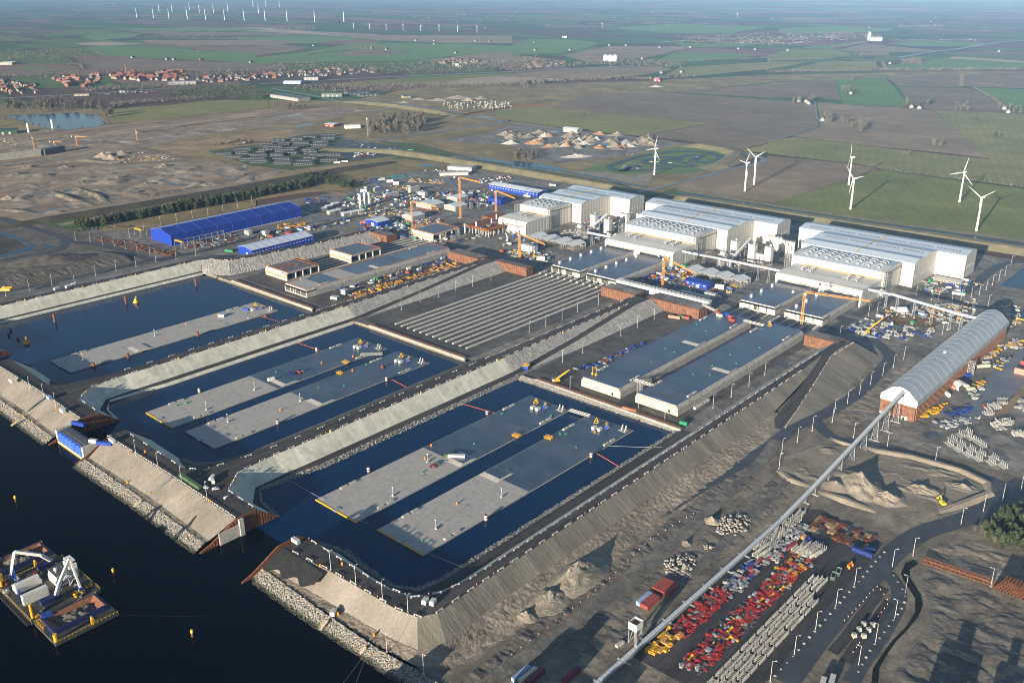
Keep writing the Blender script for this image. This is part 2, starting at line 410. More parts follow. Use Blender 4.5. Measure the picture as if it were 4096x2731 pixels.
M_SANDX=earth('sand_face',[(.148,.137,.117),(.209,.19,.165),(.266,.243,.213)],.05,.7,.9,.4,.95,stretch=(1,.6,.6))
M_GREYSAND=earth('grey_sand',[(.13,.12,.099),(.196,.177,.144),(.269,.24,.19)],.06,.5,.9,.4,.95,tracks=0.5)
M_RILL=earth('eroded_sand',[(.105,.097,.085),(.153,.142,.119),(.211,.192,.161)],.05,.6,.9,.4,.95,stretch=(.2,1,.2),tracks=0.3)
M_GRAVELSL=earth('grey_gravel',[(.2,.197,.187),(.27,.265,.252),(.36,.352,.335)],.15,.55,1.0,.8,.95)
M_SEAM=None
def seam_concrete(name,axis):
 m,nt,b=_new(name);v=coords(nt);f=nz(nt,v,.12,6,.65)
 col=ramp(nt,f,[(.25,(.31,.31,.27)),(.5,(.44,.44,.39)),(.75,(.57,.565,.505))])
 sc=(1/14,1/5,1/8) if axis==1 else (1/5,1/14,1/8)
 e=_n(nt,'ShaderNodeTexVoronoi',feature='DISTANCE_TO_EDGE');e.inputs['Scale'].default_value=1;e.inputs['Randomness'].default_value=.7
 nt.links.new(coords(nt,False,sc),e.inputs['Vector'])
 d=ramp(nt,e.outputs['Distance'],[(.0,(.78,.78,.78)),(.03,(1,1,1))]);col=mix(nt,.7,col,d,'MULTIPLY')
 st=nz(nt,coords(nt,False,(.02,.25,.02) if axis==1 else (.25,.02,.02)),1,5,.7);col=mix(nt,.8,col,ramp(nt,st,[(.3,(.42,.42,.40)),(.7,(.6,.6,.6))]),'OVERLAY')
 nt.links.new(col,b.inputs['Base Color']);b.inputs['Roughness'].default_value=.9
 bump(nt,b,mix(nt,.5,d,f),.5,.2);return m
M_SEAM=seam_concrete('slope_concrete',1);M_SEAMX=seam_concrete('slope_concrete_cross',0)
M_FABRIC=paint('geotextile',(.016,.017,.017),.3,.8,.3)
M_GRASSB=earth('berm_grass',[(.112,.106,.062),(.163,.147,.088),(.225,.194,.119)],.05,.6,.6,.3,.95)
M_GRASSG=earth('green_grass',[(.04,.062,.024),(.055,.085,.03),(.09,.105,.045)],.04,.7,.4,.2,.95)
M_KART=earth('kart_grass',[(.07,.115,.04),(.09,.145,.05),(.125,.165,.07)],.04,.7,.4,.2,.95)
M_TAN=earth('dry_reed',[(.138,.099,.056),(.234,.171,.1),(.343,.249,.15)],.02,.4,.8,.6,.95)
M_SCRUB=earth('scrub',[(.103,.085,.041),(.172,.137,.066),(.275,.207,.095)],.012,.25,.7,.5,.95,tracks=0.4)
FB=dict(scale=.006,fine=.3,bs=.5,bd=.25,rough=.95)
M_BROWN=earth('ploughed_brown',[(.144,.109,.071),(.182,.139,.09),(.239,.183,.118)],rows=(4.5,R(8),.2),**FB,tracks=0.3)
M_BROWN2=earth('ploughed_dark',[(.113,.087,.06),(.145,.111,.076),(.18,.138,.095)],rows=(4.5,R(-12),.2),**FB,tracks=0.3)
M_GREEN1=earth('winter_wheat',[(.099,.112,.026),(.13,.148,.034),(.181,.172,.047)],rows=(14,R(-28),.05),**FB,tracks=0.25)
M_GREEN2=earth('olive_field',[(.127,.131,.043),(.161,.161,.054),(.209,.184,.068)],rows=(16,R(-20),.05),**FB,tracks=0.25)
M_GREEN3=earth('bright_field',[(.068,.132,.035),(.082,.155,.041),(.107,.178,.051)],rows=(16,R(-20),.05),**FB)
M_STRAW=earth('stubble',[(.22,.175,.125),(.27,.215,.155),(.32,.26,.19)],rows=(10,R(10),.08),**FB)
M_RIVER=M_POND
M_DITCH=water_mat('ditch',(.012,.014,.011),.2,.1,.15,.08)
Z0=[2.05]
def lay(name,s,mt,label=None):
 Z0[0]+=.004
 return sheet(name,mpts(s,2.0) if isinstance(s,str) else s,mt,Z0[0],label)

far=60000
sheet('ground',[(-far,235,0),(-978,235,0),(-976,533,0),(-765,536,0),(-744,545,0),(-708,542,0),(-546,543,0),(-530,548,0),(-490,548,0),(-484,547.5,0),(-326,548,0),(-312,300,0),
     (-301,264,0),(-290,252,0),(-282,239,0),(-180,239,0),(far,239,0),(far,far,0),(-far,far,0)],M_FARM,2.0)
sheet('sea_water',[(-far,-far,0),(far,-far,0),(far,640,0),(-far,640,0)],M_SEA,.0)

for xa,xb,yb in ((-494,-322,549),(-712,-540,544),(-980,-755,540)):
 sheet('basin_water',[(xa,262,0),(xb,262,0),(xb,yb,0),(xa,yb,0)],M_BASIN,.02)
# ---- near ground zones
lay('scrubland',"A0 0 960 A0 950 1005 A0 2351 920 A1 850 930 A1 1700 760 A2 0 780 A2 1200 745 A2 2351 690 A2 2351 760 A2 1500 850 A2 350 990 A1 2351 1010 A1 2300 1140 A2 0 1110 A2 700 1210 A2 1600 1330 A2 2300 1420 B2 1330 220 B2 0 150 B1 0 200 B0 2351 200 A0 2351 1566 A0 0 1566",M_SCRUB)
lay('factory_yard',[Vector(p) for p in ((-1300,470,0),(-1240,490,0),(-1000,520,0),(-978,534,0),(-326,548.5,0),(-313,300,0),(-303,262,0),(-285,241,0),(-160,241,0),(-40,400,0),(-40,700,0),(-100,1000,0),(-200,1195,0),(-1020,1205,0),(-1180,1185,0),(-1250,1110,0),(-1200,945,0),(-1230,700,0))],M_YARD)
lay('dirt_ground',[Vector(p) for p in ((-300,245,0),(-30,245,0),(-30,700,0),(-108,640,0),(-195,634,0),(-238,655,0),(-262,770,0),(-300,800,0),(-300,260,0))],M_DIRT)
lay('earthworks_ground',"A0 0 1170 A0 300 1190 A0 600 1200 A0 1000 1150 A0 1450 1110 A0 2351 1020 A1 0 1010 A1 900 985 A1 1000 1030 A1 650 1095 A1 0 1180 A0 2000 1230 A0 1230 1345 A0 1680 1450 A0 2351 1490 A1 300 1556 A1 1200 1490 B1 250 20 B1 0 120 B0 2351 130 B0 1000 350 B0 300 480 B0 0 420",M_DIRTW)
lay('dry_grass',"A0 1290 1345 A0 1700 1300 A0 2351 1210 A1 0 1200 A1 330 1190 A1 560 1230 A1 400 1270 A1 0 1340 A0 1900 1400 A0 1690 1430",M_TAN)
lay('dry_grass',"A1 0 1290 A1 30 1330 A1 0 1566 A0 2351 1566 A0 1900 1450 A0 1920 1400 A0 2351 1480",M_SCRUB)
lay('camp_ground',"A0 1900 1390 A1 0 1330 A1 420 1240 A1 620 1225 A1 1010 1300 A1 1440 1370 A1 1400 1420 A1 900 1480 A1 330 1566 A0 2300 1520",M_GRASSG)
lay('camp_pavement',"A1 690 1330 A1 870 1290 A1 1000 1310 A1 1440 1370 A1 1400 1410 A1 900 1470 A1 830 1450 A1 770 1430",M_ASPH)
lay('green_verge',"A1 1130 1300 A1 1500 1320 A1 1900 1430 A2 0 1520 A1 1250 1460 A1 1420 1380",M_GRASSG)
lay('dry_field',"A1 1720 1330 A1 1990 1300 A2 0 1360 A2 200 1400 A2 150 1500 A1 1930 1420",M_SCRUB)
lay('recycling_ground',"A1 1560 1310 A1 2100 1230 A2 0 1140 A2 480 1200 A2 1280 1290 A2 1500 1330 A2 1000 1440 A2 420 1500 A2 180 1470 A2 0 1330 A1 1850 1310",M_YARD)
lay('racetrack_grass',"A2 620 1566 A2 1180 1420 A2 1560 1335 A2 2050 1395 A2 2080 1430 A2 1880 1530 A2 1680 1590 B2 1150 30 B2 1050 40 B2 850 10",M_KART)
lay('gravel_lot',"B2 300 0 B2 870 10 B2 1060 45 B2 1300 20 B2 1240 130 B2 1000 90",M_GREYSAND)
lay('dark_lot',[Vector(p) for p in ((-212,318,0),(-150,318,0),(-146,400,0),(-152,500,0),(-196,512,0),(-212,500,0))],M_TRACK)
for xa,xb,yb in ((-484,-330,790),(-700,-545,800),(-915,-760,800)):lay('dock_floor',[Vector(p) for p in ((xa,549,0),(xb,549,0),(xb,yb,0),(xa,yb,0))],M_FLOOR)
# ---- fields
FIELDS=[
 (M_GREEN1,"B3 65 300 B3 600 125 B3 985 0 B3 1075 0 B3 1700 85 B3 2351 165 B3 2351 660 B3 1800 585 B3 490 385"),
 (M_BROWN,"B2 1500 140 B2 1750 60 A2 2230 1500 A2 2351 1440 A3 0 1430 A3 700 1500 A3 1000 1545 B3 980 0 B3 600 120 B3 60 300 B2 2351 290 B2 1500 170"),
 (M_GREEN2,"A2 2060 1395 A2 2351 1320 A3 0 1300 A3 230 1260 A3 1050 1360 A3 2030 1465 A3 1520 1010 A3 2351 1050 B3 2351 150 B3 1700 75 B3 1080 -8 A3 800 1500 A3 0 1412 A2 2351 1400"),
 (M_BROWN,"A3 450 945 A3 1230 990 A3 1515 1015 A3 2025 1458 A3 1650 1408 A3 1050 1355 A3 240 1253 A3 490 1180"),
 (M_BROWN2,"A2 345 992 A2 690 872 A2 1350 848 A2 2160 903 A3 0 918 A3 420 950 A3 465 1165 A3 215 1243 A3 0 1295 A2 2351 1312 A2 2060 1385 A2 1650 1300 A2 1185 1252 A2 1815 1135"),
 (M_GREEN2,"A1 2130 1040 A2 0 1000 A2 330 992 A2 1800 1133 A2 1170 1250 A2 740 1210 A2 0 1108 A1 2260 1080"),
 (M_BROWN2,"A2 1500 848 A2 2351 772 A3 0 762 A3 608 728 A3 675 928 A3 480 900 A3 0 898 A2 2170 890"),
 (M_GREEN3,"A3 612 726 A3 1075 712 A3 1295 960 A3 1225 978 A3 690 948"),
 (M_BROWN2,"A3 1085 710 A3 1770 688 A3 1765 800 A3 1195 795"),
 (M_BROWN2,"A3 1200 800 A3 1865 812 A3 2185 990 A3 2120 1012 A3 1510 1000 A3 1305 962"),
 (M_BROWN2,"A3 1800 685 A3 2351 672 A3 2351 815 A3 1880 800 A3 1790 790"),
 (M_GREEN3,"A3 1895 808 A3 2351 822 A3 2351 1045 A3 2220 1000 A3 2150 960"),
 (M_SCRUB,"A2 1600 755 A3 0 690 A3 1800 655 A3 2351 660 A3 2351 668 A3 0 755 A2 1500 845 A2 1100 830 A2 1350 770"),
 (M_GREEN3,"A3 1085 655 A3 1070 610 A3 1230 585 A3 1640 540 A3 2351 580 A3 2351 640 A3 1500 650"),
 (M_GREEN2,"A3 150 650 A3 500 570 A3 990 560 A3 1010 650 A3 600 655"),
 (M_STRAW,"A3 1700 520 A3 2100 545 A3 2351 565 A3 2351 580 A3 1650 540"),
 (M_GREEN3,"A2 1330 560 A2 1500 480 A2 2150 500 A2 2200 520 A2 1700 565"),
 (M_BROWN,"A2 450 510 A2 900 428 A2 1630 430 A2 1250 520 A2 700 575"),
 (M_GREEN3,"A2 0 420 A2 150 365 A2 550 365 A2 800 395 A2 700 440 A2 450 490 A2 0 500"),
 (M_GREEN2,"A2 1690 700 A2 1400 690 A2 1550 620 A2 2351 570 A3 0 565 A3 380 570 A3 0 640 A2 2200 650"),
 (M_BROWN,"A2 0 680 A2 700 620 A2 1350 610 A2 1480 640 A2 1200 690 A2 800 730 A2 0 705"),
 (M_STRAW,"A1 1650 780 A1 2050 700 A2 0 705 A2 700 735 A2 300 750 A1 2351 770"),
 (M_BROWN,"A1 600 780 A1 1100 735 A1 2351 675 A1 2351 700 A1 2040 700 A1 1650 778 A1 900 800"),
 (M_GREEN1,"A1 150 800 A1 600 780 A1 1850 690 A1 2351 678 A1 2351 690 A1 1500 760"),
 (M_GREEN3,"A1 0 530 A1 450 480 A1 900 400 A1 1900 405 A1 2351 425 A1 2351 470 A1 1750 520 A1 1400 560 A1 600 570 A1 0 575"),
 (M_BROWN2,"A1 700 500 A1 1050 445 A1 1420 490 A1 900 520"),
 (M_BROWN,"A1 1500 560 A1 2100 490 A1 2351 470 A2 0 510 A2 500 560 A2 0 600 A1 2000 590"),
 (M_BROWN2,"A1 0 400 A1 500 430 A1 350 475 A1 0 510 A0 1700 440 A0 2351 430"),
 (M_GREEN3,"A1 0 345 A1 900 335 A1 930 360 A1 500 400 A1 0 390 A0 2100 350"),
 (M_STRAW,"A1 0 255 A1 100 258 A1 500 290 A1 1140 320 A1 800 335 A1 0 290 A0 2000 275 A0 1800 262"),
 (M_BROWN,"A1 500 295 A1 1150 325 A1 2351 330 A2 0 350 A2 0 400 A1 1800 400 A1 1100 370"),
 (M_GREEN3,"A0 750 440 A0 1000 430 A0 1450 445 A0 2351 490 A1 0 575 A1 600 575 A1 0 590 A0 2000 560 A0 980 520"),
 (M_GREEN3,"A0 720 345 A0 900 315 A0 1310 310 A0 1200 350 A0 900 372"),
 (M_STRAW,"A0 680 400 A0 950 385 A0 1320 405 A0 1000 422 A0 780 420"),
 (M_BROWN2,"A0 750 560 A0 1200 545 A1 330 596 A1 250 640 A0 1500 660 A0 800 630"),
 (M_BROWN2,"A0 0 660 A0 540 625 A0 830 640 A0 350 690 A0 0 700"),
 (M_GREEN3,"A0 50 625 A0 300 610 A0 540 622 A0 300 640"),
 (M_BROWN2,"A0 1180 280 A0 1700 295 A0 2351 300 A1 420 312 A1 250 328 A0 1600 330 A0 1250 300"),
 (M_GREEN3,"A0 950 265 A0 1850 255 A0 2351 266 A1 120 282 A0 1700 292 A0 1200 275"),
 (M_BROWN,"A0 1300 370 A1 250 372 A1 430 392 A1 200 412 A0 1900 420 A0 1350 400"),
 (M_GREEN3,"A3 300 440 A3 870 380 A3 900 395 A3 600 450"),
 (M_GREEN3,"A3 1090 400 A3 1400 375 A3 2000 395 A3 1900 430 A3 1300 425"),
 (M_GREEN3,"A3 100 260 A3 700 245 A3 1150 265 A3 1100 290 A3 600 310 A3 100 305"),
 (M_BROWN,"A3 650 460 A3 900 400 A3 1050 420 A3 1620 470 A3 1300 485 A3 800 475"),
 (M_GREEN1,"A3 0 520 A3 150 460 A3 650 460 A3 780 510 A3 300 545 A3 0 565"),
 (M_GREEN2,"A0 1010 1010 A0 1400 985 A0 1900 925 A0 2351 920 A1 0 930 A1 200 950 A0 2351 1005 A0 1600 1075 A0 1100 1125"),
 (M_GREEN3,"A2 1500 400 A2 2351 395 A2 2100 430 A2 1600 440"),
 (M_GREEN3,"A2 900 260 A2 1500 220 A2 2351 250 A2 2000 310 A2 1300 300"),
]
for mt,s in FIELDS:lay('field',s,mt)
lay('bare_ground',"B0 0 430 B0 300 480 B0 700 545 B0 1000 600 B0 1400 790 B0 1500 830 B0 1000 960 B0 0 1180",M_DARKE)
lay('wet_ground',"B0 0 590 B0 150 640 B0 260 700 B0 150 740 B0 0 780",M_MUDK)
# ---- water bodies inland
lay('lake_water',"A0 40 1075 A0 200 1055 A0 450 1048 A0 720 1035 A0 860 1050 A0 930 1090 A0 975 1135 A0 900 1165 A0 620 1195 A0 480 1190 A0 330 1160 A0 200 1110",M_POND)
lay('river_water',"A1 1930 1425 A1 2351 1492 A2 0 1478 A2 160 1490 A2 540 1560 A2 300 1566 A2 0 1540 A1 2351 1530",M_POND)
lay('pond_water',"A1 320 1165 A1 420 1145 A1 560 1138 A1 500 1155 A1 380 1172",M_POND)
lay('pond_water',"A1 1500 1515 A1 1570 1505 A1 1670 1520 A1 1640 1535 A1 1540 1533",M_POND)
lay('pond_water',"B3 2130 1055 B3 2200 1000 B3 2351 890 B3 2351 1090",M_POND)
lay('pond_water',"B3 2310 1310 B3 2351 1270 B3 2351 1390 B3 2320 1370",M_POND)
lay('pond_water',"B0 0 555 B0 200 620 B0 330 690 B0 330 720 B0 180 760 B0 0 800 B0 0 780 B0 250 700 B0 280 680 B0 150 630 B0 0 590",M_POND)
lay('pond_water',"B0 370 730 B0 440 680 B0 510 690 B0 500 710",M_POND)
lay('ditch_water',"D3 1220 560 D3 1260 470 D3 1330 440 D3 1380 470 D3 1300 530 D3 1300 600 D3 1400 760 D3 1420 850 D3 1380 960 D3 1280 1080 D3 1190 1170 D3 1110 1280 D3 1020 1430 D3 1010 1566 D3 950 1566 D3 960 1440 D3 1060 1290 D3 1140 1180 D3 1260 1060 D3 1350 920 D3 1350 790 D3 1240 620",M_DITCH)
for s in ("B0 570 180 B0 640 175 B0 660 200 B0 590 200","B0 930 190 B0 1010 200 B0 1060 225 B0 970 225","B0 980 255 B0 1080 260 B0 1020 280","B0 350 230 B0 480 195 B0 440 230","B0 1530 120 B0 1640 112 B0 1730 130 B0 1600 140","B0 1640 90 B0 1730 95 B0 1690 110","B0 1950 25 B0 2130 60 B0 2060 60","B0 570 320 B0 690 345 B0 610 340","B0 200 380 B0 290 370 B0 300 390 B0 220 395","A0 1290 1300 A0 1450 1270 A0 1700 1245 A0 1560 1275 A0 1340 1310","A0 1590 1120 A0 1690 1122 A0 1620 1132","A2 800 1325 A2 920 1310 A2 1000 1330 A2 900 1345","A2 700 1510 A2 830 1488 A2 760 1512","A1 2010 1075 A1 2110 1068 A1 2190 1080 A1 2080 1082"):
 lay('puddle_water',s,M_POND)

# ---- roads as strips along a centre line
def road(name,s,w,mt,label=None,closed=False,lift=0):
 P=mpts(s,2.0) if isinstance(s,str) else [Vector(p) for p in s]
 Q=[]                                      # round the bends
 n=len(P)
 for i in range(n-1 if not closed else n):
  p0,p1,p2,p3=P[(i-1) % n if closed else max(0,i-1)],P[i],P[(i+1) % n],P[(i+2) % n if closed else min(n-1,i+2)]
  for k in range(6):
   t=k/6;Q.append(.5*((2*p1)+(p2-p0)*t+(2*p0-5*p1+4*p2-p3)*t*t+(3*p1-p0-3*p2+p3)*t**3))
 if not closed:Q.append(P[-1])
 Z0[0]+=.004;z=Z0[0]+lift;L=[];Rr=[];m=len(Q)
 for i,p in enumerate(Q):
  a=Q[(i-1) % m] if closed or i else Q[0];b=Q[(i+1) % m] if closed or i<m-1 else Q[-1]
  d=(b-a);d.z=0;d.normalize();nrm=Vector((-d.y,d.x,0))*(w/2)
  L.append(Vector((p.x,p.y,z))+nrm);Rr.append(Vector((p.x,p.y,z))-nrm)
 if closed:L.append(L[0]);Rr.append(Rr[0])
 mb=MB()
 for i in range(len(L)-1):mb.face((Rr[i],Rr[i+1],L[i+1],L[i]))
 return structure(mb.build(name,mt),label)
road('access_road',[(-303,838,0),(-285,822,0),(-262,795,0),(-256,760,0),(-251,700,0),(-255,645,0),(-262,610,0),(-262,560,0),(-268,500,0),(-272,440,0)],11,M_ASPH)
road('access_road',[(-257,630,0),(-235,612,0),(-217,615,0),(-190,624,0),(-160,621,0),(-128,622,0),(-110,618,0),(-60,640,0)],9,M_ASPH)
road('access_road',"B3 560 1500 B3 700 1400 B3 1000 1230 B3 1200 1160 B3 1560 1150 B3 1800 1120 B3 1900 1050 B3 2050 920 B3 2200 850 B3 2351 840",11,M_ASPH)
road('main_road',"D3 150 1566 D3 560 1030 D3 900 650 D3 1150 380 D3 1400 200 D3 1700 100 D3 1930 20 C3 2160 1440 C3 2351 1290",13,M_ASPH)
road('main_road',"D3 1090 560 D3 1190 700 D3 1180 880 D3 1060 1100 D3 900 1330 D3 760 1566",8,M_ASPH)
road('lane',"D3 1060 700 D3 900 900 D3 700 1170 D3 590 1290",6,M_TRACK)
road('lane',"D3 1110 830 D3 960 1040 D3 800 1240 D3 720 1380",6,M_TRACK)
road('haul_track',[(-250,262,0),(-246,300,0),(-245,380,0),(-250,470,0),(-255,540,0),(-262,580,0)],9,M_HAUL)
road('haul_track',[(-222,400,0),(-226,480,0),(-232,560,0)],6,M_HAUL)
road('access_road',"B0 0 440 B0 300 530 B0 560 610 B0 600 670 B0 500 740 B0 250 780 B0 0 830",11,M_ASPH)
road('access_road',"B0 600 650 B0 900 680 B0 1100 730 B0 1400 815 B0 1600 810",11,M_ASPH)
road('access_road',"B0 0 1140 B0 400 1050 B0 880 950 B0 1250 850 B0 1600 790 B0 1850 740 B0 2200 650 B0 2351 610 B1 150 580 B1 500 520 B1 900 430 B1 1400 330",9,M_ASPH,lift=.3)
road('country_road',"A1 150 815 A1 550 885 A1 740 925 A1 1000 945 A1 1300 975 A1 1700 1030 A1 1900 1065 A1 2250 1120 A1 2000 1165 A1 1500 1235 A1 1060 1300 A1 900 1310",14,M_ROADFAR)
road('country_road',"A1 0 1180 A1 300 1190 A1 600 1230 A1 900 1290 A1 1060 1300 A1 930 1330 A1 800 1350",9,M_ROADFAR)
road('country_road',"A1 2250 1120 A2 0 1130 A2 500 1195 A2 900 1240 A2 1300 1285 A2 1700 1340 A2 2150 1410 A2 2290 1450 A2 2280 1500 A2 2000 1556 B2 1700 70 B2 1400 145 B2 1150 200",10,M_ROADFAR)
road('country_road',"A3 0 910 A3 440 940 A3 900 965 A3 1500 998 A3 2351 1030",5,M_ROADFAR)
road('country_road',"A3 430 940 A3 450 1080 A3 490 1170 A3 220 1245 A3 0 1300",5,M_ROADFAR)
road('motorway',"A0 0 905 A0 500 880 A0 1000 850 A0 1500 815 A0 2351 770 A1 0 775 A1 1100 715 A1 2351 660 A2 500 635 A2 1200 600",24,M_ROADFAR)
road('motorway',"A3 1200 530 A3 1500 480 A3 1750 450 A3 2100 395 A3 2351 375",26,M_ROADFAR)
road('rail_corridor',"A0 0 1520 A0 1300 1350 A1 0 1110 A1 950 1030 A1 1250 990",26,M_GREYSAND)
road('rail_corridor',"A0 300 1260 A0 1100 1160 A0 1800 1090 A1 0 1060 A1 900 980",36,M_DIRTW)
road('haul_track',"A0 0 1560 A0 700 1520 A0 1640 1480 A0 1650 1440 A0 1240 1350 A0 1000 1310",14,M_DIRT)
for s_ in ((-1140,790,-1020,800,-985,860,-900,1000,-860,1120),(-1230,1010,-1100,930,-960,880),(-1180,1130,-1050,1040,-930,1000,-840,980),(-870,880,-700,872,-560,875),(-1090,560,-1085,700,-1070,800,-1100,900),(-470,870,-445,880,-300,872)):
 road('yard_road',[Vector((s_[k],s_[k+1],0)) for k in range(0,len(s_),2)],9,M_ROADFAR)
# embankment with the dark bank above the tree belt
def ridge(name,line,w,h,mt,step=20,amp=.3,flat=.3,kind='structure'):
 """long bank: line of points, foot width, height"""
 P=[Vector((p[0],p[1],0)) for p in line];out=[[],[],[],[]]
 for i,p in enumerate(P):
  d=P[min(i+1,len(P)-1)]-P[max(i-1,0)];d.normalize();n=Vector((-d.y,d.x,0))
  hh=h if 0<i<len(P)-1 else h*.2
  for k,(o_,z) in enumerate(((-w/2,1.9),(-w*flat/2,2+hh),(w*flat/2,2+hh),(w/2,1.9))):out[k].append(p+n*o_+Vector((0,0,z)))
 return loft(name,out,mt,step,3,amp,(.15,.15,.15),kind)
ridge('flood_bank',[(-1600,1130,0),(-1420,1220,0),(-1330,1228,0),(-1100,1228,0),(-880,1222,0),(-835,1222,0)],44,6,M_GRASSB,15,.3)
ridge('flood_bank',[(-790,1222,0),(-740,1225,0),(-560,1229,0),(-300,1240,0),(-80,1250,0),(300,1270,0)],44,6,M_GRASSB,15,.3)
road('ditch',[(-1290,1262,0),(-1031,1278,0),(-870,1263,0),(-840,1260,0)],12,M_DITCH)
road('ditch',[(-780,1260,0),(-620,1257,0),(-459,1263,0),(-277,1277,0),(200,1310,0)],9,M_DITCH)
road('grass_verge',[(-790,1278,0),(-620,1274,0),(-459,1280,0),(-277,1295,0),(200,1330,0)],18,M_GRASSB)
M_BANK=earth('dark_bank',[(.03,.028,.022),(.05,.046,.036),(.075,.068,.052)],.05,.5,.6,.4,.95)
ridge('earth_bank',[(-1390,440,0),(-1372,520,0),(-1360,640,0),(-1350,800,0),(-1350,950,0),(-1342,1060,0),(-1335,1150,0)],30,5.5,M_BANK,12,.4)
ridge('earth_bank',[(-1335,520,0),(-1325,640,0),(-1318,800,0),(-1316,930,0)],22,4.0,M_DIRT,12,.5)
ridge('track_bank',mpts("A2 1540 1345 A2 1720 1345 A2 1960 1385 A2 2070 1420 A2 2050 1460 A2 1900 1530 A2 1750 1560"),46,6.0,M_GRASSB,12,.3)
ridge('road_embankment',mpts("A1 760 930 A1 1000 945 A1 1300 975 A1 1700 1032 A1 1900 1068"),60,6.0,M_GRASSB,20,.2,.42)
road('bridge_deck',[Vector((p.x,p.y,0)) for p in mpts("A1 760 930 A1 1000 945 A1 1300 975 A1 1700 1032 A1 1900 1068")],13,M_ROADFAR,lift=6.1)
for s in ("A0 0 1330 A0 300 1310 A0 700 1260 A0 1000 1250","A0 1000 1260 A0 1250 1230 A0 1500 1190 A0 1800 1150 A0 2351 1080","A0 0 1420 A0 400 1390 A0 700 1350","A0 450 1500 A0 800 1480 A0 1100 1500","B0 480 190 B0 560 230 B0 700 280 B0 880 320","B0 0 350 B0 150 375 B0 320 385","B0 1100 260 B0 1400 230 B0 1700 180 B0 2050 110","B0 700 160 B0 900 230 B0 1000 300","A1 750 1040 A1 900 1020 A1 1000 1020"):
 ridge('spoil_ridge',mpts(s),16,3.2,M_DIRT,5,.8)
rg=random.Random(5)
SPOIL=[(t,x,y) for t,x,y in (('B0',1080,80),('B0',1480,60),('B0',750,120),('B0',1350,130),('B0',1250,200),('B0',1900,140),('B0',2250,40),('B0',150,40),('A0',250,1540),('A0',1500,1530),('A0',2000,1500),('A0',2250,1540),('A0',600,1540),('A0',1250,1230),('A0',1000,1420),('B1',150,30))]
for i,(t,x,y) in enumerate(SPOIL):
 p=at(t,x,y);mound('spoil_heap',p,rg.uniform(18,34),rg.uniform(10,18),rg.uniform(3,6),[M_DIRT,M_GREYSAND][i % 2],rg.uniform(1.2,1.9),.25,26,.8,i)

M_MUDB=earth('churned_earth',[(.135,.114,.093),(.211,.179,.143),(.317,.27,.21)],.02,.3,.9,.6,.95,tracks=0.6)
M_MUDD=earth('grey_earth',[(.068,.064,.06),(.104,.097,.089),(.144,.135,.121)],.03,.4,.9,.5,.95,tracks=0.6)
rough('earthworks_ground',"B0 0 390 B0 300 460 B0 1000 330 B0 2300 110 B1 0 100 A0 2351 1510 A0 1690 1480 A0 1300 1520 A0 700 1540 A0 0 1570",5,4.5,1/55,M_MUDB,2.0,3,1,1.2,30,.05)
rough('earthworks_ground',"A0 0 1290 A0 700 1250 A0 1300 1225 A0 2351 1100 A1 700 1030 A1 0 1150 A0 2351 1180 A0 1350 1325 A0 1000 1345 A0 0 1400",6,3.5,1/60,M_MUDB,2.0,5,1,1.2,30,.05)
rough('spoil_ground',"D3 1440 500 D3 2000 720 D3 2351 880 D3 2600 1500 D3 2351 1800 D3 1050 1600 D3 1230 1330 D3 1450 1080 D3 1470 850 D3 1390 640",1.0,1.05,1/9,M_MUDD,2.0,7,.45,1,5,.2)
rough('spoil_ground',"D3 1480 330 D3 1850 230 D3 2351 420 D3 2351 620 D3 2050 620 D3 1700 480",1.3,1.0,1/9,M_MUDB,2.0,8,.5,1,4,.2)
rough('spoil_ground',[(-261,246),(-253,246),(-251,300),(-251,470),(-258,545),(-264,545),(-262,300)],.8,.7,1/5,M_MUDD,2.0,9,.4,1,2,.2)
rough('spoil_ground',[(-242,292),(-216,292),(-214,345),(-232,350),(-232,385),(-216,386),(-216,520),(-240,528)],1.0,.5,1/6,M_MUDD,2.0,10,.5,1,4,.15)
rough('spoil_ground',"C3 130 1180 C3 180 1070 C3 480 960 C3 860 980 C3 1290 1070 C3 1750 1190 C3 2010 1320 C3 1990 1390 C3 1560 1550 C3 1010 1550 C3 490 1340 C3 210 1250",1.2,1.5,1/12,M_GREYSAND,2.0,11,.5,1,5,.15)
rough('spoil_ground',[(-247,640),(-226,640),(-226,790),(-247,790),(-250,715)],1.2,.6,1/6,M_MUDB,2.0,12,.5,1,4,.15)
# ---- dikes round the basins (the site lies square to the axes: X across, Y inland)
def L(*p):return [Vector(q) for q in p]
def rill(name,lines,step,amp,axis,mt,across=6,smooth=False):
 """eroded sand face: gullies run down the slope"""
 return loft(name,lines,mt,step,across,amp,(.05,1.5,.05) if axis==1 else (1.5,.05,.05),oct_=4)
STONES=[paint('stone_pale',(.29,.28,.255),.25,.9,.8,wetz=.55),paint('stone_buff',(.29,.25,.2),.25,.9,.8,wetz=.55),paint('stone_grey',(.21,.205,.195),.25,.9,.8,wetz=.55),paint('stone_dark',(.16,.155,.145),.25,.9,.8,wetz=.55)]
GREYS=[paint('rubble_light',(.27,.265,.25),.25,.9,.8),paint('rubble_mid',(.19,.187,.178),.25,.9,.8),paint('rubble_dark',(.11,.108,.104),.25,.9,.8)]
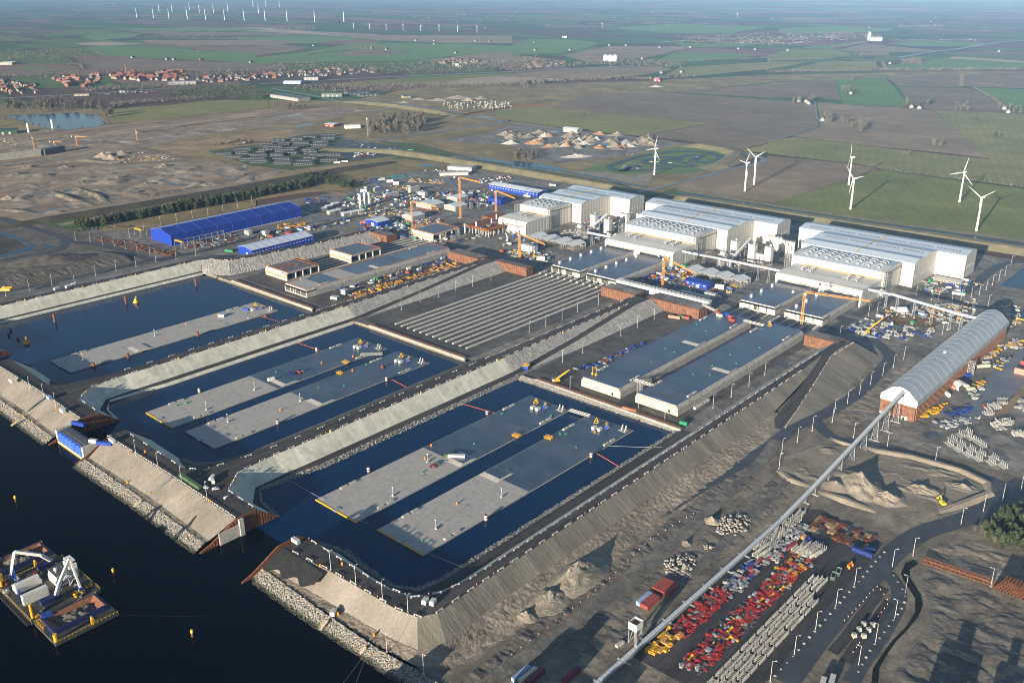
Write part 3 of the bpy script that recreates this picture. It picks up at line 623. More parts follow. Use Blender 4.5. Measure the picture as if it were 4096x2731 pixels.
# south dike D3
W3=L((-331,549,-.6),(-331,300,-.6),(-335,287,-.6),(-347,280,-.6),(-373,283,-.6),(-392,286,-.6),(-413,279,-.6))
R3=L((-325,549,2.2),(-324.5,300,2.2),(-328,283,2.2),(-344,275.5,2),(-373,277.5,1.5),(-392,280,.8),(-411,276,1))
B3=L((-316.5,549,2.4),(-316.5,300,2.4),(-321,280,2.4),(-341,273,2.2),(-373,275.5,1.9),(-391,277,1.5),(-410,274,2))
CI3=L((-304,549,12),(-305,300,12),(-308,280,12),(-316,268,12),(-336,264,12),(-372,265,12),(-406,266,12))
CO3=L((-297,549,12),(-297,300,12),(-296.5,268,12),(-302,259,12),(-315,256,12),(-368,254,12),(-408,250,12))
T3=L((-285.5,549,4.2),(-285.5,300,4.2),(-284,262,4),(-291,248.5,3.6),(-312,245,3.5),(-364,242.5,3.5),(-410,239.5,3.5))
G3=L((-262,549,1.9),(-262,300,1.9),(-268,250,1.9),(-285,240.5,2.6),(-312,237.5,2.8),(-366,237,2.8),(-411,236,2.9))
loft('rock_bank',[W3,R3],GREYS[1],4,2,.3);loft('berm_road',[R3,B3],M_TRACK,4,2,.06)
loft('dike_slope',[B3,CI3],M_SEAM,3,6,.08);loft('dike_crest_road',[CI3,CO3],M_TRACK,4,4,.06)
rill('dike_slope',[CO3[:4],T3[:4]],.5,.06,1,M_RILL);rill('sea_slope',[CO3[3:],T3[3:]],.5,.2,0,M_SANDX,8)
loft('sand_apron',[T3,G3],M_MUDB,1.2,14,.3,(.5,.3,.3),oct_=5)
SEA3=L((-268,225.5,-.8),(-285,227,-.8),(-312,227,-.8),(-366,225.5,-.8),(-406,226,-.8),(-414,230,-.8))
TOP3=L((-268,240,2.6),(-285,238,3),(-312,236,3),(-366,236,3),(-405,237,3.2),(-411,239,3.5))
def armour(a,b,n,size,mats,seed,name='rock_armour'):
 rocks(name,scatter(a,b,n,seed,.1),size,mats,seed)
loft('rock_bank',[SEA3,TOP3],STONES[3],4,2,.3);armour(SEA3,TOP3,5200,.62,STONES,11)
SEA3b=L((-268,225.5,-.8),(-200,224,-.8),(-80,222,-.8));TOP3b=L((-268,240,2.6),(-200,239,2.6),(-80,238,2.6))
loft('rock_bank',[SEA3b,TOP3b],STONES[3],6,2,.3);armour(SEA3b,TOP3b,500,1.1,STONES,12)
armour(W3[:4],R3[:4],1500,.55,GREYS,13);armour(W3[3:],R3[3:],400,.6,GREYS,14)
# the same dike inland of the quay: gravel face to the dry dock, ramp and sand mound outside
CI3i=L((-304,549,12),(-304,650,12),(-304,770,12));CO3i=L((-297,549,12),(-297.5,650,12),(-300,738,12))
loft('gravel_slope',[L((-318,549,2.1),(-318,650,2.1),(-318,772,2.1)),CI3i],M_GRAVELSL,2,8,.35,(.8,.8,.8))
loft('dike_crest_road',[L((-304,549,12),(-304,650,12),(-304,738,12)),CO3i],M_TRACK,4,4,.06)
RL=L((-278,596,2.1),(-284,640,4.6),(-291,690,8.6),(-300,738,12));RR=L((-268,600,2.1),(-274,640,4.6),(-283,690,8.6),(-292.5,738,12))
rill('dike_slope',[L((-297,549,12),(-297.3,620,12),(-297.8,690,12),(-300,738,12)),L((-285,549,4.0),(-285,620,3.6),(-291.2,690,8.6),(-300,738,11.9))],.5,.06,1,M_RILL)
loft('sand_apron',[L((-285,549,4.0),(-285,580,3.8),(-285,620,3.6)),L((-262,549,1.9),(-268,580,1.95),(-280,622,2.6))],M_MUDB,1.2,12,.25,(.5,.3,.3),oct_=5)
loft('ramp_road',[RL,RR],M_TRACK,4,3,.05)
MR=L((-267,600,2.2),(-273,640,5.0),(-282,690,9.2),(-292,738,12.4),(-291,760,12.6),(-290,782,12.4))
rill('sand_mound',[L((-268,600,2.1),(-274,640,4.6),(-283,690,8.6),(-293,738,12),(-296,760,12),(-298,784,11.6)),MR],2,.1,1,M_SAND,2)
rill('sand_mound',[MR,L((-265,602,1.9),(-260.5,640,1.9),(-261,690,1.9),(-264,738,1.9),(-266,760,1.9),(-269,790,1.9))],.5,.06,1,M_RILL)
loft('sand_mound',[L((-298,784,11.6),(-290,782,12.4)),L((-303,812,1.9),(-270,790,1.9))],M_SAND,1.5,8,.5,(.5,.5,.5))
loft('dike_top_ground',[L((-304,738,12),(-304,772,12)),L((-292,738,12),(-290,784,12.2))],M_TRACK,4,4,.05)
# dikes D2 and D1 between the basins
def mid_dike(dx,wl,south_end,name_rock,stones,narrow):
 """wl: X of the water left of the dike"""
 X=lambda *p:L(*[(q[0]+dx,q[1],q[2]) for q in p])
 wr=X((-484,549,-.6),(-484,340,-.6),(-488,312,-.6),(-491,288,-.6),(-478,283,-.6),(-455,281,-.6))
 rr=X((-488,549,2),(-488,335,2),(-492,310,1.6),(-493.5,290,1.2),(-478,280,1),(-455,276,1))
 bb=X((-495,549,2.2),(-495,333,2.2),(-496,312,1.8),(-495.5,288,1.6),(-479,275,1.6),(-455,272.5,1.6))
 cr=X((-506.5,549,12),(-507,333,12),(-508,312,12),(-506,282,12),(-490,264.5,12),(-456,264,12))
 cl=X((-517,549,12),(-518,333,12),(-520,305,12),(-527,268,12),(-540,259,12),(-545,259,12))
 sl=X((-539,549,2),(-539,333,2),(-539,312,2),(-546,288,2),(-556,277,2),(-572,274,2))
 wl_=X((-547,549,-.6),(-547,333,-.6),(-547,312,-.6),(-553,292,-.6),(-562,283,-.6),(-572,281,-.6))
 loft('berm_road',[rr,bb],M_TRACK,4,2,.05)
 if narrow:loft('berm_edge',[wr,rr],M_SEAM,4,2,.1)
 else:loft('rock_bank',[wr,rr],GREYS[1],4,2,.3);armour(wr,rr,1400,.6,GREYS,int(abs(dx))+21)
 loft('dike_slope',[bb,cr],M_SEAM,2.5,7,.09,(.15,.4,.15))
 loft('dike_crest_road',[cr,cl],M_TRACK,4,4,.05)
 loft('dike_back_slope',[cl,sl],M_BANK,4,5,.2);loft('rock_bank',[sl,wl_],GREYS[2],4,2,.3)
 # inland: crest, ramp, gravel faces
 c1=X((-506.5,549,12),(-507,640,12),(-508,742,12));c2=X((-517,549,12),(-517.5,640,12),(-518,764,12))
 r1=X((-497,565,2.2),(-500,640,6.2),(-508,742,12));r2=X((-489.5,565,2.2),(-493,640,6.2),(-500.5,742,12))
 loft('dike_crest_road',[X((-506.5,549,12),(-507,640,12),(-508,742,12),(-506,766,12)),X((-517,549,12),(-517.5,640,12),(-518,742,12),(-519,766,12))],M_TRACK,4,4,.05)
 loft('gravel_slope',[c1,X((-495,549,2.2),(-500,640,6.2),(-508,742,11.95))],M_GRAVELSL,2,6,.35,(.8,.8,.8))
 loft('ramp_road',[r1,r2],M_TRACK,4,3,.05)
 loft('dike_top_ground',[X((-508,742,12),(-506,768,12)),X((-500.5,742,12),(-500,768,12))],M_TRACK,4,3,.05)
 loft('gravel_slope',[X((-489.5,565,2.2),(-493,640,6.2),(-500.5,742,12),(-500,768,12)),X((-488,565,1.9),(-484,640,1.9),(-484,742,1.9),(-484,768,1.9))],M_GRAVELSL,1.6,7,.4,(.8,.8,.8))
 loft('dike_back_slope',[X((-517,549,12),(-517.5,640,12),(-519,766,12)),X((-536,549,1.9),(-536,640,1.9),(-536,766,1.9))],M_GRAVELSL,3,5,.3,(.8,.8,.8))
 loft('gravel_slope',[X((-495,549,2.2),(-497,565,2.2)),X((-488,549,2),(-489.5,565,2.2))],M_TRACK,3,2)
mid_dike(0,-546,0,'rock',GREYS,False)
mid_dike(-215.5,-760,0,'rock',GREYS,True)
# north dike D0
loft('berm_edge',[L((-967,529,-.6),(-973,300,-.6),(-974,150,-.6)),L((-971,531,2),(-977,300,2),(-978,150,2))],M_SEAM,4,2,.1)
loft('berm_road',[L((-971,531,2),(-977,300,2),(-978,150,2)),L((-976,533,2.2),(-982,300,2.2),(-983,150,2.2))],M_TRACK,4,2)
loft('dike_slope',[L((-976,533,2.2),(-982,300,2.2),(-983,150,2.2)),L((-988,540,12),(-994,300,12),(-995,150,12))],M_SEAM,2.5,7,.09,(.15,.4,.15))
loft('gravel_slope',[L((-967,529,1.5),(-950,532,1.6),(-934,545,1.9),(-928,590,1.9),(-921,660,1.9),(-915,755,1.9)),L((-988,540,12),(-979,552,12),(-960,560,12),(-950,590,12),(-942,660,12),(-936,760,12))],M_GRAVELSL,1.6,9,.4,(.8,.8,.8))
loft('dike_crest_road',[L((-936,760,12),(-942,660,12),(-950,590,12),(-960,560,12),(-979,552,12),(-988,540,12),(-994,300,12),(-995,150,12)),L((-946,770,12),(-952,664,12),(-959,600,12),(-966,572,12),(-983,563,12),(-998,540,12),(-1004,300,12),(-1005,150,12))],M_TRACK,4,4,.05)
loft('dike_back_slope',[L((-946,770,12),(-952,664,12),(-959,600,12),(-966,572,12),(-983,563,12),(-998,540,12),(-1004,300,12),(-1005,150,12)),L((-975,780,1.9),(-982,680,1.9),(-995,625,1.9),(-1010,595,1.9),(-1030,575,1.9),(-1050,540,2.2),(-1075,300,2.2),(-1076,150,2.2))],M_YARD,4,5,.2)
# ploughed-looking spoil mound and bank west of the north basin
mound('spoil_mound',(-1145,430,0),72,46,9,M_DARKE,R(62),.06,60,1.3,3,4)
loft('spoil_mound',[L((-1076,500,2),(-1085,400,2),(-1085,250,2)),L((-1100,500,6),(-1112,400,8),(-1112,250,8)),L((-1160,490,3),(-1200,400,3),(-1200,250,3))],M_DARKE,3,6,.7,(.1,.3,.1))
# ---- pier heads on the sea side
def pier(x0,x1,seed,fabric=None):
 """earth head between two gates: x0 left end, x1 right end"""
 co=L((x0,249,12),((x0+x1)/2,250,12),(x1,249,12));ci=L((x0,263,12),((x0+x1)/2,261,12),(x1,263,12))
 t=L((x0+4,232,3.2),((x0+x1)/2,233.5,3.4),(x1-4,232,3.2));fl=L((x0+4,229,3),((x0+x1)/2,229.5,3.1),(x1-4,229,3))
 se=L((x0+3,219,-.8),((x0+x1)/2,220,-.8),(x1-3,219,-.8))
 loft('dike_crest_road',[ci,co],M_TRACKX,4,4,.05);loft('sea_slope',[co,t],M_SANDX,1.0,9,.5,(.5,.06,.06))
 loft('shore_path',[t,fl],M_GREYSAND,3,2,.1);loft('rock_bank',[fl,se],STONES[3],4,2,.3);armour(fl,se,int((x1-x0)*27),.6,STONES,seed)
 loft('dike_back_slope',[ci,L((x0+6,279,-.8),((x0+x1)/2,277,-.8),(x1-6,279,-.8))],M_SEAMX,3,6,.2)
pier(-624,-456,31);pier(-835,-668,32);pier(-1060,-880,33)
# ================================================================== tunnel elements, quays, halls, plant
M_CONC=paint('concrete',(.30,.295,.275),.18,.85,.35,dirt=(.19,.185,.17))
M_CONCW=paint('pale_concrete',(.38,.37,.34),.14,.85,.4,dirt=(.27,.262,.24))
M_CONCP=paint('pink_concrete',(.34,.327,.31),.1,.8,.25,dirt=(.29,.28,.265))
M_WETDECK=paint('wet_deck',(.045,.066,.1),.2,.28,.07,spec=.5,dirt=(.07,.088,.115))  # wet membrane, with blue sky sheen put into both deck colours
M_WETDECK2=paint('wet_deck_matt',(.06,.08,.112),.2,.4,.06,spec=.5,dirt=(.09,.105,.13))
M_JOINT=paint('joint',(.03,.03,.03),.2,.9)
M_WHITE=paint('white_paint',(.58,.58,.56),.06,.5,.3)
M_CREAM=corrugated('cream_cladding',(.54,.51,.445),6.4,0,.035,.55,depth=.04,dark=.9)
M_CREAMY=corrugated('cream_cladding_shaded',(.47,.46,.43),6.4,1,.05,.55,depth=.12,dark=.62)  # same cladding, greyer for the side faces: shade put into the colour
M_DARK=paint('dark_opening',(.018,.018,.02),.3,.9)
M_STEEL=paint('galvanised_steel',(.33,.34,.35),.15,.45,1,metal=.4)
M_GREYP=paint('grey_paint',(.42,.43,.43),.1,.5,.4)
M_YEL=paint('yellow_paint',(.55,.31,.02),.12,.45,.6)
M_ORNG=paint('orange_paint',(.75,.22,.015),.1,.5,.6)
M_CRANE=paint('crane_orange',(.66,.29,.05),.1,.5,.6)
M_RED=paint('red_paint',(.30,.028,.024),.18,.5,.5)
M_BLUE=paint('blue_paint',(.012,.045,.30),.15,.45,.4)
M_NAVY=paint('navy_paint',(.015,.03,.16),.2,.5,.4)
M_GREEN=paint('green_paint',(.02,.22,.09),.15,.5,.5)
M_DGREEN=paint('dark_green_paint',(.03,.07,.045),.15,.5,.5)
M_BLACK=paint('black_rubber',(.015,.015,.016),.3,.7)
M_GLASS=paint('window_glass',(.02,.03,.045),.2,.08,1,spec=.6)
M_RUST=paint('rust',(.17,.062,.026),.3,.85,.5,dirt=(.09,.035,.018))
M_PILE=corrugated('rusty_sheet_pile',(.30,.115,.05),1.4,0,.25,.85,(.19,.065,.03),.5)
M_PILEY=corrugated('rusty_sheet_pile_side',(.30,.115,.05),1.4,1,.25,.85,(.19,.065,.03),.5)
M_BROWNP=paint('container_red',(.26,.055,.04),.2,.6,.6,dirt=(.17,.045,.035))
M_BLUEC=corrugated('blue_cladding',(.006,.034,.30),3.0,0,.08,.5,depth=.05)
M_BLUECY=corrugated('blue_cladding_side',(.006,.034,.30),3.0,1,.08,.5,depth=.05)
M_BLUEROOF=corrugated('blue_roof',(.008,.035,.34),21,1,.1,.45,depth=.02)
M_ROOF=corrugated('pale_roof',(.36,.42,.49),2.2,0,.05,.4,depth=.04)
M_WROOF=corrugated('white_roof',(.68,.70,.71),5,0,.06,.5,depth=.04)
M_SHED=corrugated('grey_membrane',(.36,.38,.42),11,1,.06,.4,depth=.03)
M_SAFETY=paint('safety_yellow',(.62,.42,.03),.1,.6)
M_BLUESTEEL=paint('blue_steel',(.02,.05,.25),.2,.5)

ELEM='concrete tunnel elements of the production line'
def element(x0,x1,y0,y1,ztop,label,light,floating,front='bulkhead',pad=None,rail='blue',plinths=True,cover=None):
 cx,cy=(x0+x1)/2,(y0+y1)/2;zb=-8.5 if floating else 2.6
 r=empty('tunnel_element',(cx,cy,zb),0,label,'tunnel element',ELEM)
 hw=(x1-x0)/2;hl=(y1-y0)/2;H=ztop-zb;c=1.9
 sec=[(-hw,0),(-hw,H-3.2),(-hw+c,H-.4),(-hw+c,H-.02),(hw-c,H-.02),(hw-c,H-.4),(hw,H-3.2),(hw,0)]
 if floating:sec=[(-hw,0),(-hw,H-.05),(hw,H-.05),(hw,0)];c=.3
 hollow=12 if front=='open' else 0
 m=MB();nseg=max(1,round(2*hl/24.1));sl_=2*hl/nseg;zpad={}
 for k in range(nseg):
  a=-hl+k*sl_+.2;b=-hl+(k+1)*sl_-.2
  if k==0:a=-hl+hollow
  m.prism(sec,a,b,'y')
 m.prism([(p[0]*.985,p[1]*.985) for p in sec],-hl+hollow+.5,hl-.5,'y',1)
 m.build('hull',[M_CONC,M_JOINT],r)
 if hollow:
  f=MB();f.bb(-hw,hw,-hl,-hl+hollow,0,1.2);f.prism([(-hw,H-3.2),(-hw+c,H-.1),(hw-c,H-.1),(hw,H-3.2),(hw,H-2),(hw-1.6,H-1.4),(-hw+1.6,H-1.4),(-hw,H-2)][::1],-hl,-hl+hollow,'y')
  for xa,w in ((-hw,1.3),(-hw+10.4,.9),(-hw+15.2,.9),(-.4,.9),(hw-11,.9),(hw-1.3,1.3)):f.bb(xa,xa+w,-hl,-hl+hollow,1.2,H-1.4)
  f.build('tube_end',M_CONCW,r)
  k=MB();k.bb(-hw+1,hw-1,-hl+hollow-.4,-hl+hollow-.1,1.2,H-1.5);k.build('tube_back',M_DARK,r)  # dark panel stands for the shaded depth of the tubes
  if cover:
   k=MB()
   for xa,xb in cover:k.bb(-hw+xa,-hw+xb,-hl+1.0,-hl+1.2,1.3,H-1.9)
   k.build('tube_cover',M_WHITE,r)
 # deck in cast sections
 d=MB();e=c+.15
 for k in range(nseg):
  a=-hl+k*sl_+.2;b=-hl+(k+1)*sl_-.2
  t=light(k,nseg);d.bb(-hw+e,hw-e,a,b,H-.06,H+.04+.012*(k % 2),t)
 d.build('deck',[M_CONCP,M_WETDECK,M_WETDECK2],r)
 if pad:
  py,side=pad;p=MB();w=17;x_=-hw+e if side<0 else hw-e-w
  p.raw([(x_,py-8,H+.05),(x_+w,py-8,H+.05),(x_+w,py+10,H+.05),(x_,py+10,H+.05),(x_+1,py-3.5,H+.9),(x_+w-1,py-3.5,H+.9),(x_+w-1,py+6,H+.9),(x_+1,py+6,H+.9)],
              [(0,1,5,4),(1,2,6,5),(2,3,7,6),(3,0,4,7)],0)
  p.face([(x_+1,py-3.5,H+.9),(x_+w-1,py-3.5,H+.9),(x_+w-1,py+6,H+.9),(x_+1,py+6,H+.9)],1)
  p.build('raised_pad',[M_CONCW,M_CONCP if light(int((py+hl)/sl_),nseg)==0 else M_WETDECK],r)
 if plinths:
  for sx in (-1,1):
   for fy in (-.80,-.73,.70,.77):
    q=MB();q.box((sx*(hw-e-1.4),fy*hl,H+.05),(1.9,5.6,1.0));q.build('concrete_plinth',M_CONCW,r)
 if floating:
  q=MB();q.bb(-hw-.2,-2.2,-hl-.75,-hl-.1,H-.75,H+.15);q.bb(1.2,hw+.2,-hl-.75,-hl-.1,H-.75,H+.15);q.build('end_fender',M_YEL if rail != 'dark' else M_WETDECK2,r)
  q=MB();q.bb(-2.4,1.6,-hl-1.3,-hl+3.4,H-.5,H+.4);q.bar((-1.6,-hl+1,H+.3),(-1.6,-hl+1,H+1.4),.25);q.bar((.8,-hl+1,H+.3),(.8,-hl+1,H+1.4),.25);q.build('coupling_bracket',M_STEEL,r)
 else:
  g=MB();n=int(2*hl/3)
  for sx in (-1,1):
   for k in range(n+1):
    y=-hl+.3+k*(2*hl-.6)/n;g.bar((sx*(hw-e),y,H),(sx*(hw-e),y,H+1.15),.12)
   for z in (.6,1.1):g.bar((sx*(hw-e),-hl+.3,H+z),(sx*(hw-e),hl-.3,H+z),.07)
  for sy in (-1,1):
   for k in range(15):g.bar((-hw+e+k*(2*hw-2*e)/14,sy*(hl-.3),H),(-hw+e+k*(2*hw-2*e)/14,sy*(hl-.3),H+1.15),.12)
   g.bar((-hw+e,sy*(hl-.3),H+1.1),(hw-e,sy*(hl-.3),H+1.1),.07)
  g.build('guard_rail',M_BLUE if rail=='blue' else M_ORNG,r)
  if front=='bulkhead':
   for k in range(9):
    q=MB();w=(2*hw-3)/9;xa=-hw+1.5+k*w
    q.bb(xa+.1,xa+w-.1,-hl-.45,-hl,.9,H-1.3);q.bb(xa+.3,xa+.7,-hl-.75,-hl-.45,.9,H-1.5)
    if k==7:q.bb(xa+1.2,xa+2.8,-hl-.6,-hl-.44,1.2,3.6,1)
    q.build('bulkhead_panel',[M_CREAMP,M_DARK],r)
  b=MB()
  for k in range(5):b.bb(-hw+3+k*8.6,-hw+5+k*8.6,-hl+1,hl-1,-.62,0)
  b.build('support_beam',M_CONC,r)
 return r
M_CREAMP=paint('cream_panel',(.45,.435,.345),.1,.6,.4)
half=lambda n:(lambda k,N:0 if k<n else (1 if (k*7) % 3 else 2))
element(-395,-353,310.5,527.5,.8,'floating concrete tunnel element nearest the outer sand dike, half pale half dark',half(4),True,pad=(-10,-1))
element(-453.5,-411.5,307,524,.8,'floating tunnel element beside the concrete lined dike in the foremost basin, red telehandler on deck',half(4),True,pad=(-8,1))
element(-610,-568,301.3,518.3,.8,'floating tunnel element in the middle basin with yellow cage platform on its edge',half(4),True,rail='dark',pad=(-6,1))
element(-665.3,-623.3,298.8,515.8,.8,'floating tunnel element in the middle basin with white trailer and long steel trusses',half(4),True,pad=(0,1))
element(-833.3,-791.3,295,512,.8,'lone pale floating tunnel element in the farthest basin',lambda k,N:0,True,rail='dark',pad=(-40,1))
element(-378.5,-338.5,566,783,11.5,'finished dry tunnel element with cream bulkhead beside the outer gravel dike',lambda k,N:1 if k % 3 else 2,False,pad=(-20,1))
element(-431,-391,563,780,11.5,'finished dry tunnel element with two yellow bollard frames on its front edge',lambda k,N:1 if (k+1) % 3 else 2,False,pad=(20,1))
element(-837,-797,553,770,11.5,'long dry tunnel element with open tube ends and orange guard rails',lambda k,N:(0,1,0,1,1,2,1,1,1)[k % 9],False,'open',rail='orange',pad=(0,1))
def segment(x0,x1,y0,y1,label,open_side=True):
 """a short cast section on the skid beams: open end towards +X-less side, shuttering consoles on the front"""
 cx,cy=(x0+x1)/2,(y0+y1)/2;r=empty('tunnel_segment',(cx,cy,2.6),0,label,'tunnel segment','short tunnel segments being cast')
 hw,hl,H=(x1-x0)/2,(y1-y0)/2,9.6
 m=MB();m.prism([(-hl,0),(-hl,H-2.6),(-hl+2,H-.1),(hl-2,H-.1),(hl,H-2.6),(hl,0)],-hw,hw-10,'x')
 m.build('hull',M_CONCW,r)
 f=MB();f.bb(hw-10,hw,-hl,hl,0,1.1);f.bb(hw-10,hw,-hl+1.5,hl-1.5,H-1.3,H-.1)
 for y in (-hl,-hl+hl*.55,-.5,hl*.45,hl-1.2):f.bb(hw-10,hw,y,y+1.2,1.1,H-1.3)
 f.build('tube_end',M_CONCW,r);k=MB();k.bb(hw-10.1,hw-9.9,-hl+.8,hl-.8,1,H-1.4);k.build('tube_back',M_BLUESTEEL,r)
 d=MB();d.bb(-hw+1.5,hw-1.5,-hl+1.8,hl-1.8,H-.12,H+.06);d.build('deck',M_WETDECK2,r)
 g=MB();n=14
 for k in range(n+1):
  x=-hw+k*(2*hw)/n;y=-hl+k*2*hl/n
  for yy in (-hl+1.6,hl-1.6):g.bar((x,yy,H),(x,yy,H+1.2),.14)
  for xx in (-hw,hw):g.bar((xx,y,H),(xx,y,H+1.2),.14)
 for z in (.6,1.15):
  for yy in (-hl+1.6,hl-1.6):g.bar((-hw,yy,H+z),(hw,yy,H+z),.09)
  for xx in (-hw,hw):g.bar((xx,-hl,H+z),(xx,hl,H+z),.09)
 g.build('guard_rail',M_ORNG,r)
 q=MB()
 for k in range(12):x=-hw+1.5+k*(2*hw-3)/11;q.box((x,-hl-.5,3.2),(.5,1.0,1.6)); 
 q.bb(-hw,hw,-hl-.9,-hl,4.6,4.85);q.build('console',M_CRANE,r)
 return r
s1=segment(-905,-863,574,620,'short tunnel segment with rusty rebar on top, nearest the quay')
rb=MB();rr_=random.Random(3)
for k in range(60):
 x,y=rr_.uniform(-17,6),rr_.uniform(-18,10);rb.bar((x,y,9.7+rr_.random()*.4),(x+rr_.uniform(2,8),y+rr_.uniform(-1,1),9.8+rr_.random()*.5),.3)
rb.bb(-20,20,17,21,9.65,10.4);rb.build('rebar',M_RUST,s1)
segment(-905,-863,667,714,'short tunnel segment with clean dark deck midway along the skid beams')
segment(-902,-860,800,848,'big tunnel segment with blue scaffold towers under the orange crane')
# half-emerged elements at the hall doors
dk=lambda k,N:1 if k % 2 else 2
element(-658,-616,798,912,11.6,'tunnel element leaving the left door of the middle hall, open tube ends',dk,False,'open',plinths=False,cover=[(16.2,21),(31,40)])
element(-607,-565,798,912,11.6,'tunnel element leaving the right door of the middle hall beside the slim crane',dk,False,'open',plinths=False,cover=[(16.2,21),(31,40)])
element(-430,-390,827,912,11.6,'tunnel element leaving the left door of the nearest hall with white tube covers',dk,False,'open',plinths=False,cover=[(1.5,10),(11.6,15),(21.5,29),(30.5,38.5)])
element(-381,-341,829,912,11.6,'tunnel element leaving the right door of the nearest hall behind the tower crane',dk,False,'open',plinths=False,cover=[(1.5,10),(11.6,15),(21.5,29),(30.5,38.5)])
# small white exhaust hoods on those decks
hd=empty('vent_hood',(0,0,0),0,'white box vent hood on a tunnel element deck before the halls','vent hood','white vent hoods on the new decks')
q=MB();q.box((0,0,0),(2.2,2.2,2.6));q.box((0,0,2.6),(2.6,2.6,.4));q.build('hood',M_WHITE,hd);q=MB();q.box((0,0,-.1),(3,3,.12));q.build('base',M_STEEL,hd)
first=True
for x,ys in ((-652,(806,826,846,866,886)),(-600,(806,826,846,866,886)),(-424,(840,862,886)),(-374,(840,862,886))):
 for y in ys:
  if first:hd.location=(x,y,11.75);first=False
  else:copy_tree(hd,(x,y,11.75))
# ---- skid beams
M_BEAM=paint('beam_concrete',(.42,.41,.375),.15,.85,.3)
SKID='skid beams in the drained basin'
sb=empty('skid_beam',(0,0,0),0,'long pale concrete skid beam with jack plates in the drained middle basin','skid beam',SKID)
q=MB();q.bb(-1.1,1.1,0,240,0,1.1);q.build('beam',M_BEAM,sb)
q=MB()
for k in range(48):q.box((0,3+k*5,1.1),(.8,.9,.25))
q.build('jack_plate',M_GREYP,sb)
for k in range(12):
 p=(-663+k*9.0,561,2.0)
 if k==0:sb.location=p
 else:copy_tree(sb,p,scale=(1,1 if k<11 else .84,1))
SK2='skid beams under the far segments';SK3='skid beams before the nearest hall'
for k in range(5):copy_tree(sb,(-901+k*9.2,576,2.0),label='concrete skid beam running under the short tunnel segments',group=SK2,scale=(1,1.3,1))
for k in range(9):copy_tree(sb,(-428+k*10.5,784,2.0),label='skid beam in the dark gap before the nearest hall',group=SK3,scale=(1,.19,1))
# skid bogies in front of the middle hall
bg=empty('skid_bogie',(0,0,0),0,'grey hydraulic skid bogie on a beam before the middle hall','bogie','skid bogies before the middle hall')
q=MB();q.box((0,0,0),(3.4,5,1.2));q.box((0,0,1.2),(2.4,3.4,.8),top=(.7,.8));q.build('frame',M_STEEL,bg);q=MB()
for y in (-1.6,1.6):q.cyl((-1.2,y,1.6),(1.2,y,1.6),.5)
q.build('jack',M_CONCW,bg)
k=0
for i in range(11):
 for y in (783,790):
  p=(-661+i*9.0,y,3.1)
  if k==0:bg.location=p
  else:copy_tree(bg,p)
  k+=1
# ---- quay walls with capping beam
def quay(x0,x1,y,label):
 r=empty('quay_wall',((x0+x1)/2,y,0),0,label,'quay wall');w=(x1-x0)/2
 q=MB();q.bb(-w,w,-.7,.7,-2,3.7);q.build('capping_beam',M_CONC,r)
 q=MB();q.bb(-w,w,1.2,1.7,1.5,3.9);q.build('sheet_pile',M_RUST,r)
 q=MB()
 for k in range(int(2*w/3)):q.bar((-w+k*3,1.2,4.0),(-w+k*3,1.2,5.3),.12)
 for z in (4.7,5.25):q.bar((-w,1.2,z),(w,1.2,z),.08)
 q.build('guard_rail',M_RUST,r)
quay(-468,-324,547.5,'white capped quay wall at the head of the foremost basin')
quay(-679,-546,541,'white capped quay wall between the middle basin and the skid beams')
quay(-913,-762,534,'white capped quay wall at the head of the farthest basin')
a,b=L((-484,541.5,-.6),(-331,545,-.6)),L((-484,547,3),(-324,548,3));loft('rock_bank',[a,b],GREYS[1],4,2,.2);armour(a,b,900,.55,STONES[:2]+GREYS[:2],41)
a,b=L((-700,537,-.6),(-546,538,-.6)),L((-700,541,2.4),(-546,541,2.4));loft('rock_bank',[a,b],STONES[1],4,2,.3);armour(a,b,260,.5,STONES,42)
a,b=L((-962,527,-.6),(-763,532,-.6)),L((-962,533,2.4),(-763,535,2.4));loft('rock_bank',[a,b],STONES[1],4,2,.4);armour(a,b,260,.5,STONES,43)
# ---- rusty sheet pile abutments
def abut(x0,x1,y0,y1,label,cut=None):
 r=empty('sheet_pile_abutment',((x0+x1)/2,y0,2),0,label,'abutment','rusty sheet pile abutments');w=(x1-x0)/2;d=y1-y0
 q=MB();z=9.9;n=max(4,int(2*w/1.4))
 def zz(pts_):return pts_
 for k in range(n):                           # folded pans
  xa=-w+k*2*w/n;s=2*w/n;yo=.35 if k % 2 else 0
  q.face([(xa,yo,-.2),(xa+s,yo,-.2),(xa+s,yo,z),(xa,yo,z)]);q.face([(xa+s,yo,-.2),(xa+s,.35-yo,-.2),(xa+s,.35-yo,z),(xa+s,yo,z)])
 n=max(3,int(d/1.4))
 for k in range(n):
  ya=k*d/n;s=d/n
  for sx in (-1,1):
   xo=sx*(w-(.35 if k % 2 else 0));x2=sx*(w-(0 if k % 2 else .35))
   q.face([(xo,ya,-.2),(xo,ya+s,-.2),(xo,ya+s,z),(xo,ya,z)]);q.face([(xo,ya+s,-.2),(x2,ya+s,-.2),(x2,ya+s,z),(xo,ya+s,z)])
 q.face([(-w,d,-.2),(w,d,-.2),(w,d,z),(-w,d,z)]);q.build('sheet_piling',M_RUSTP,r)
 q=MB();q.bb(-w+.2,w-.2,.4,d,9.6,10.0);q.build('deck',M_YARD,r)
 q=MB();q.bb(-w-.1,w+.1,-.15,.5,9.7,10.15);q.bb(w-.5,w+.15,.5,d,9.7,10.15)
 for k in range(int(2*w/2.5)+1):q.bar((-w+k*2.5,.1,10),(-w+k*2.5,.1,11.2),.12)
 for z in (10.6,11.15):q.bar((-w,.1,z),(w,.1,z),.08);q.bar((w,0,z),(w,d,z),.08)
 q.build('guard_rail',M_RUST,r);return r
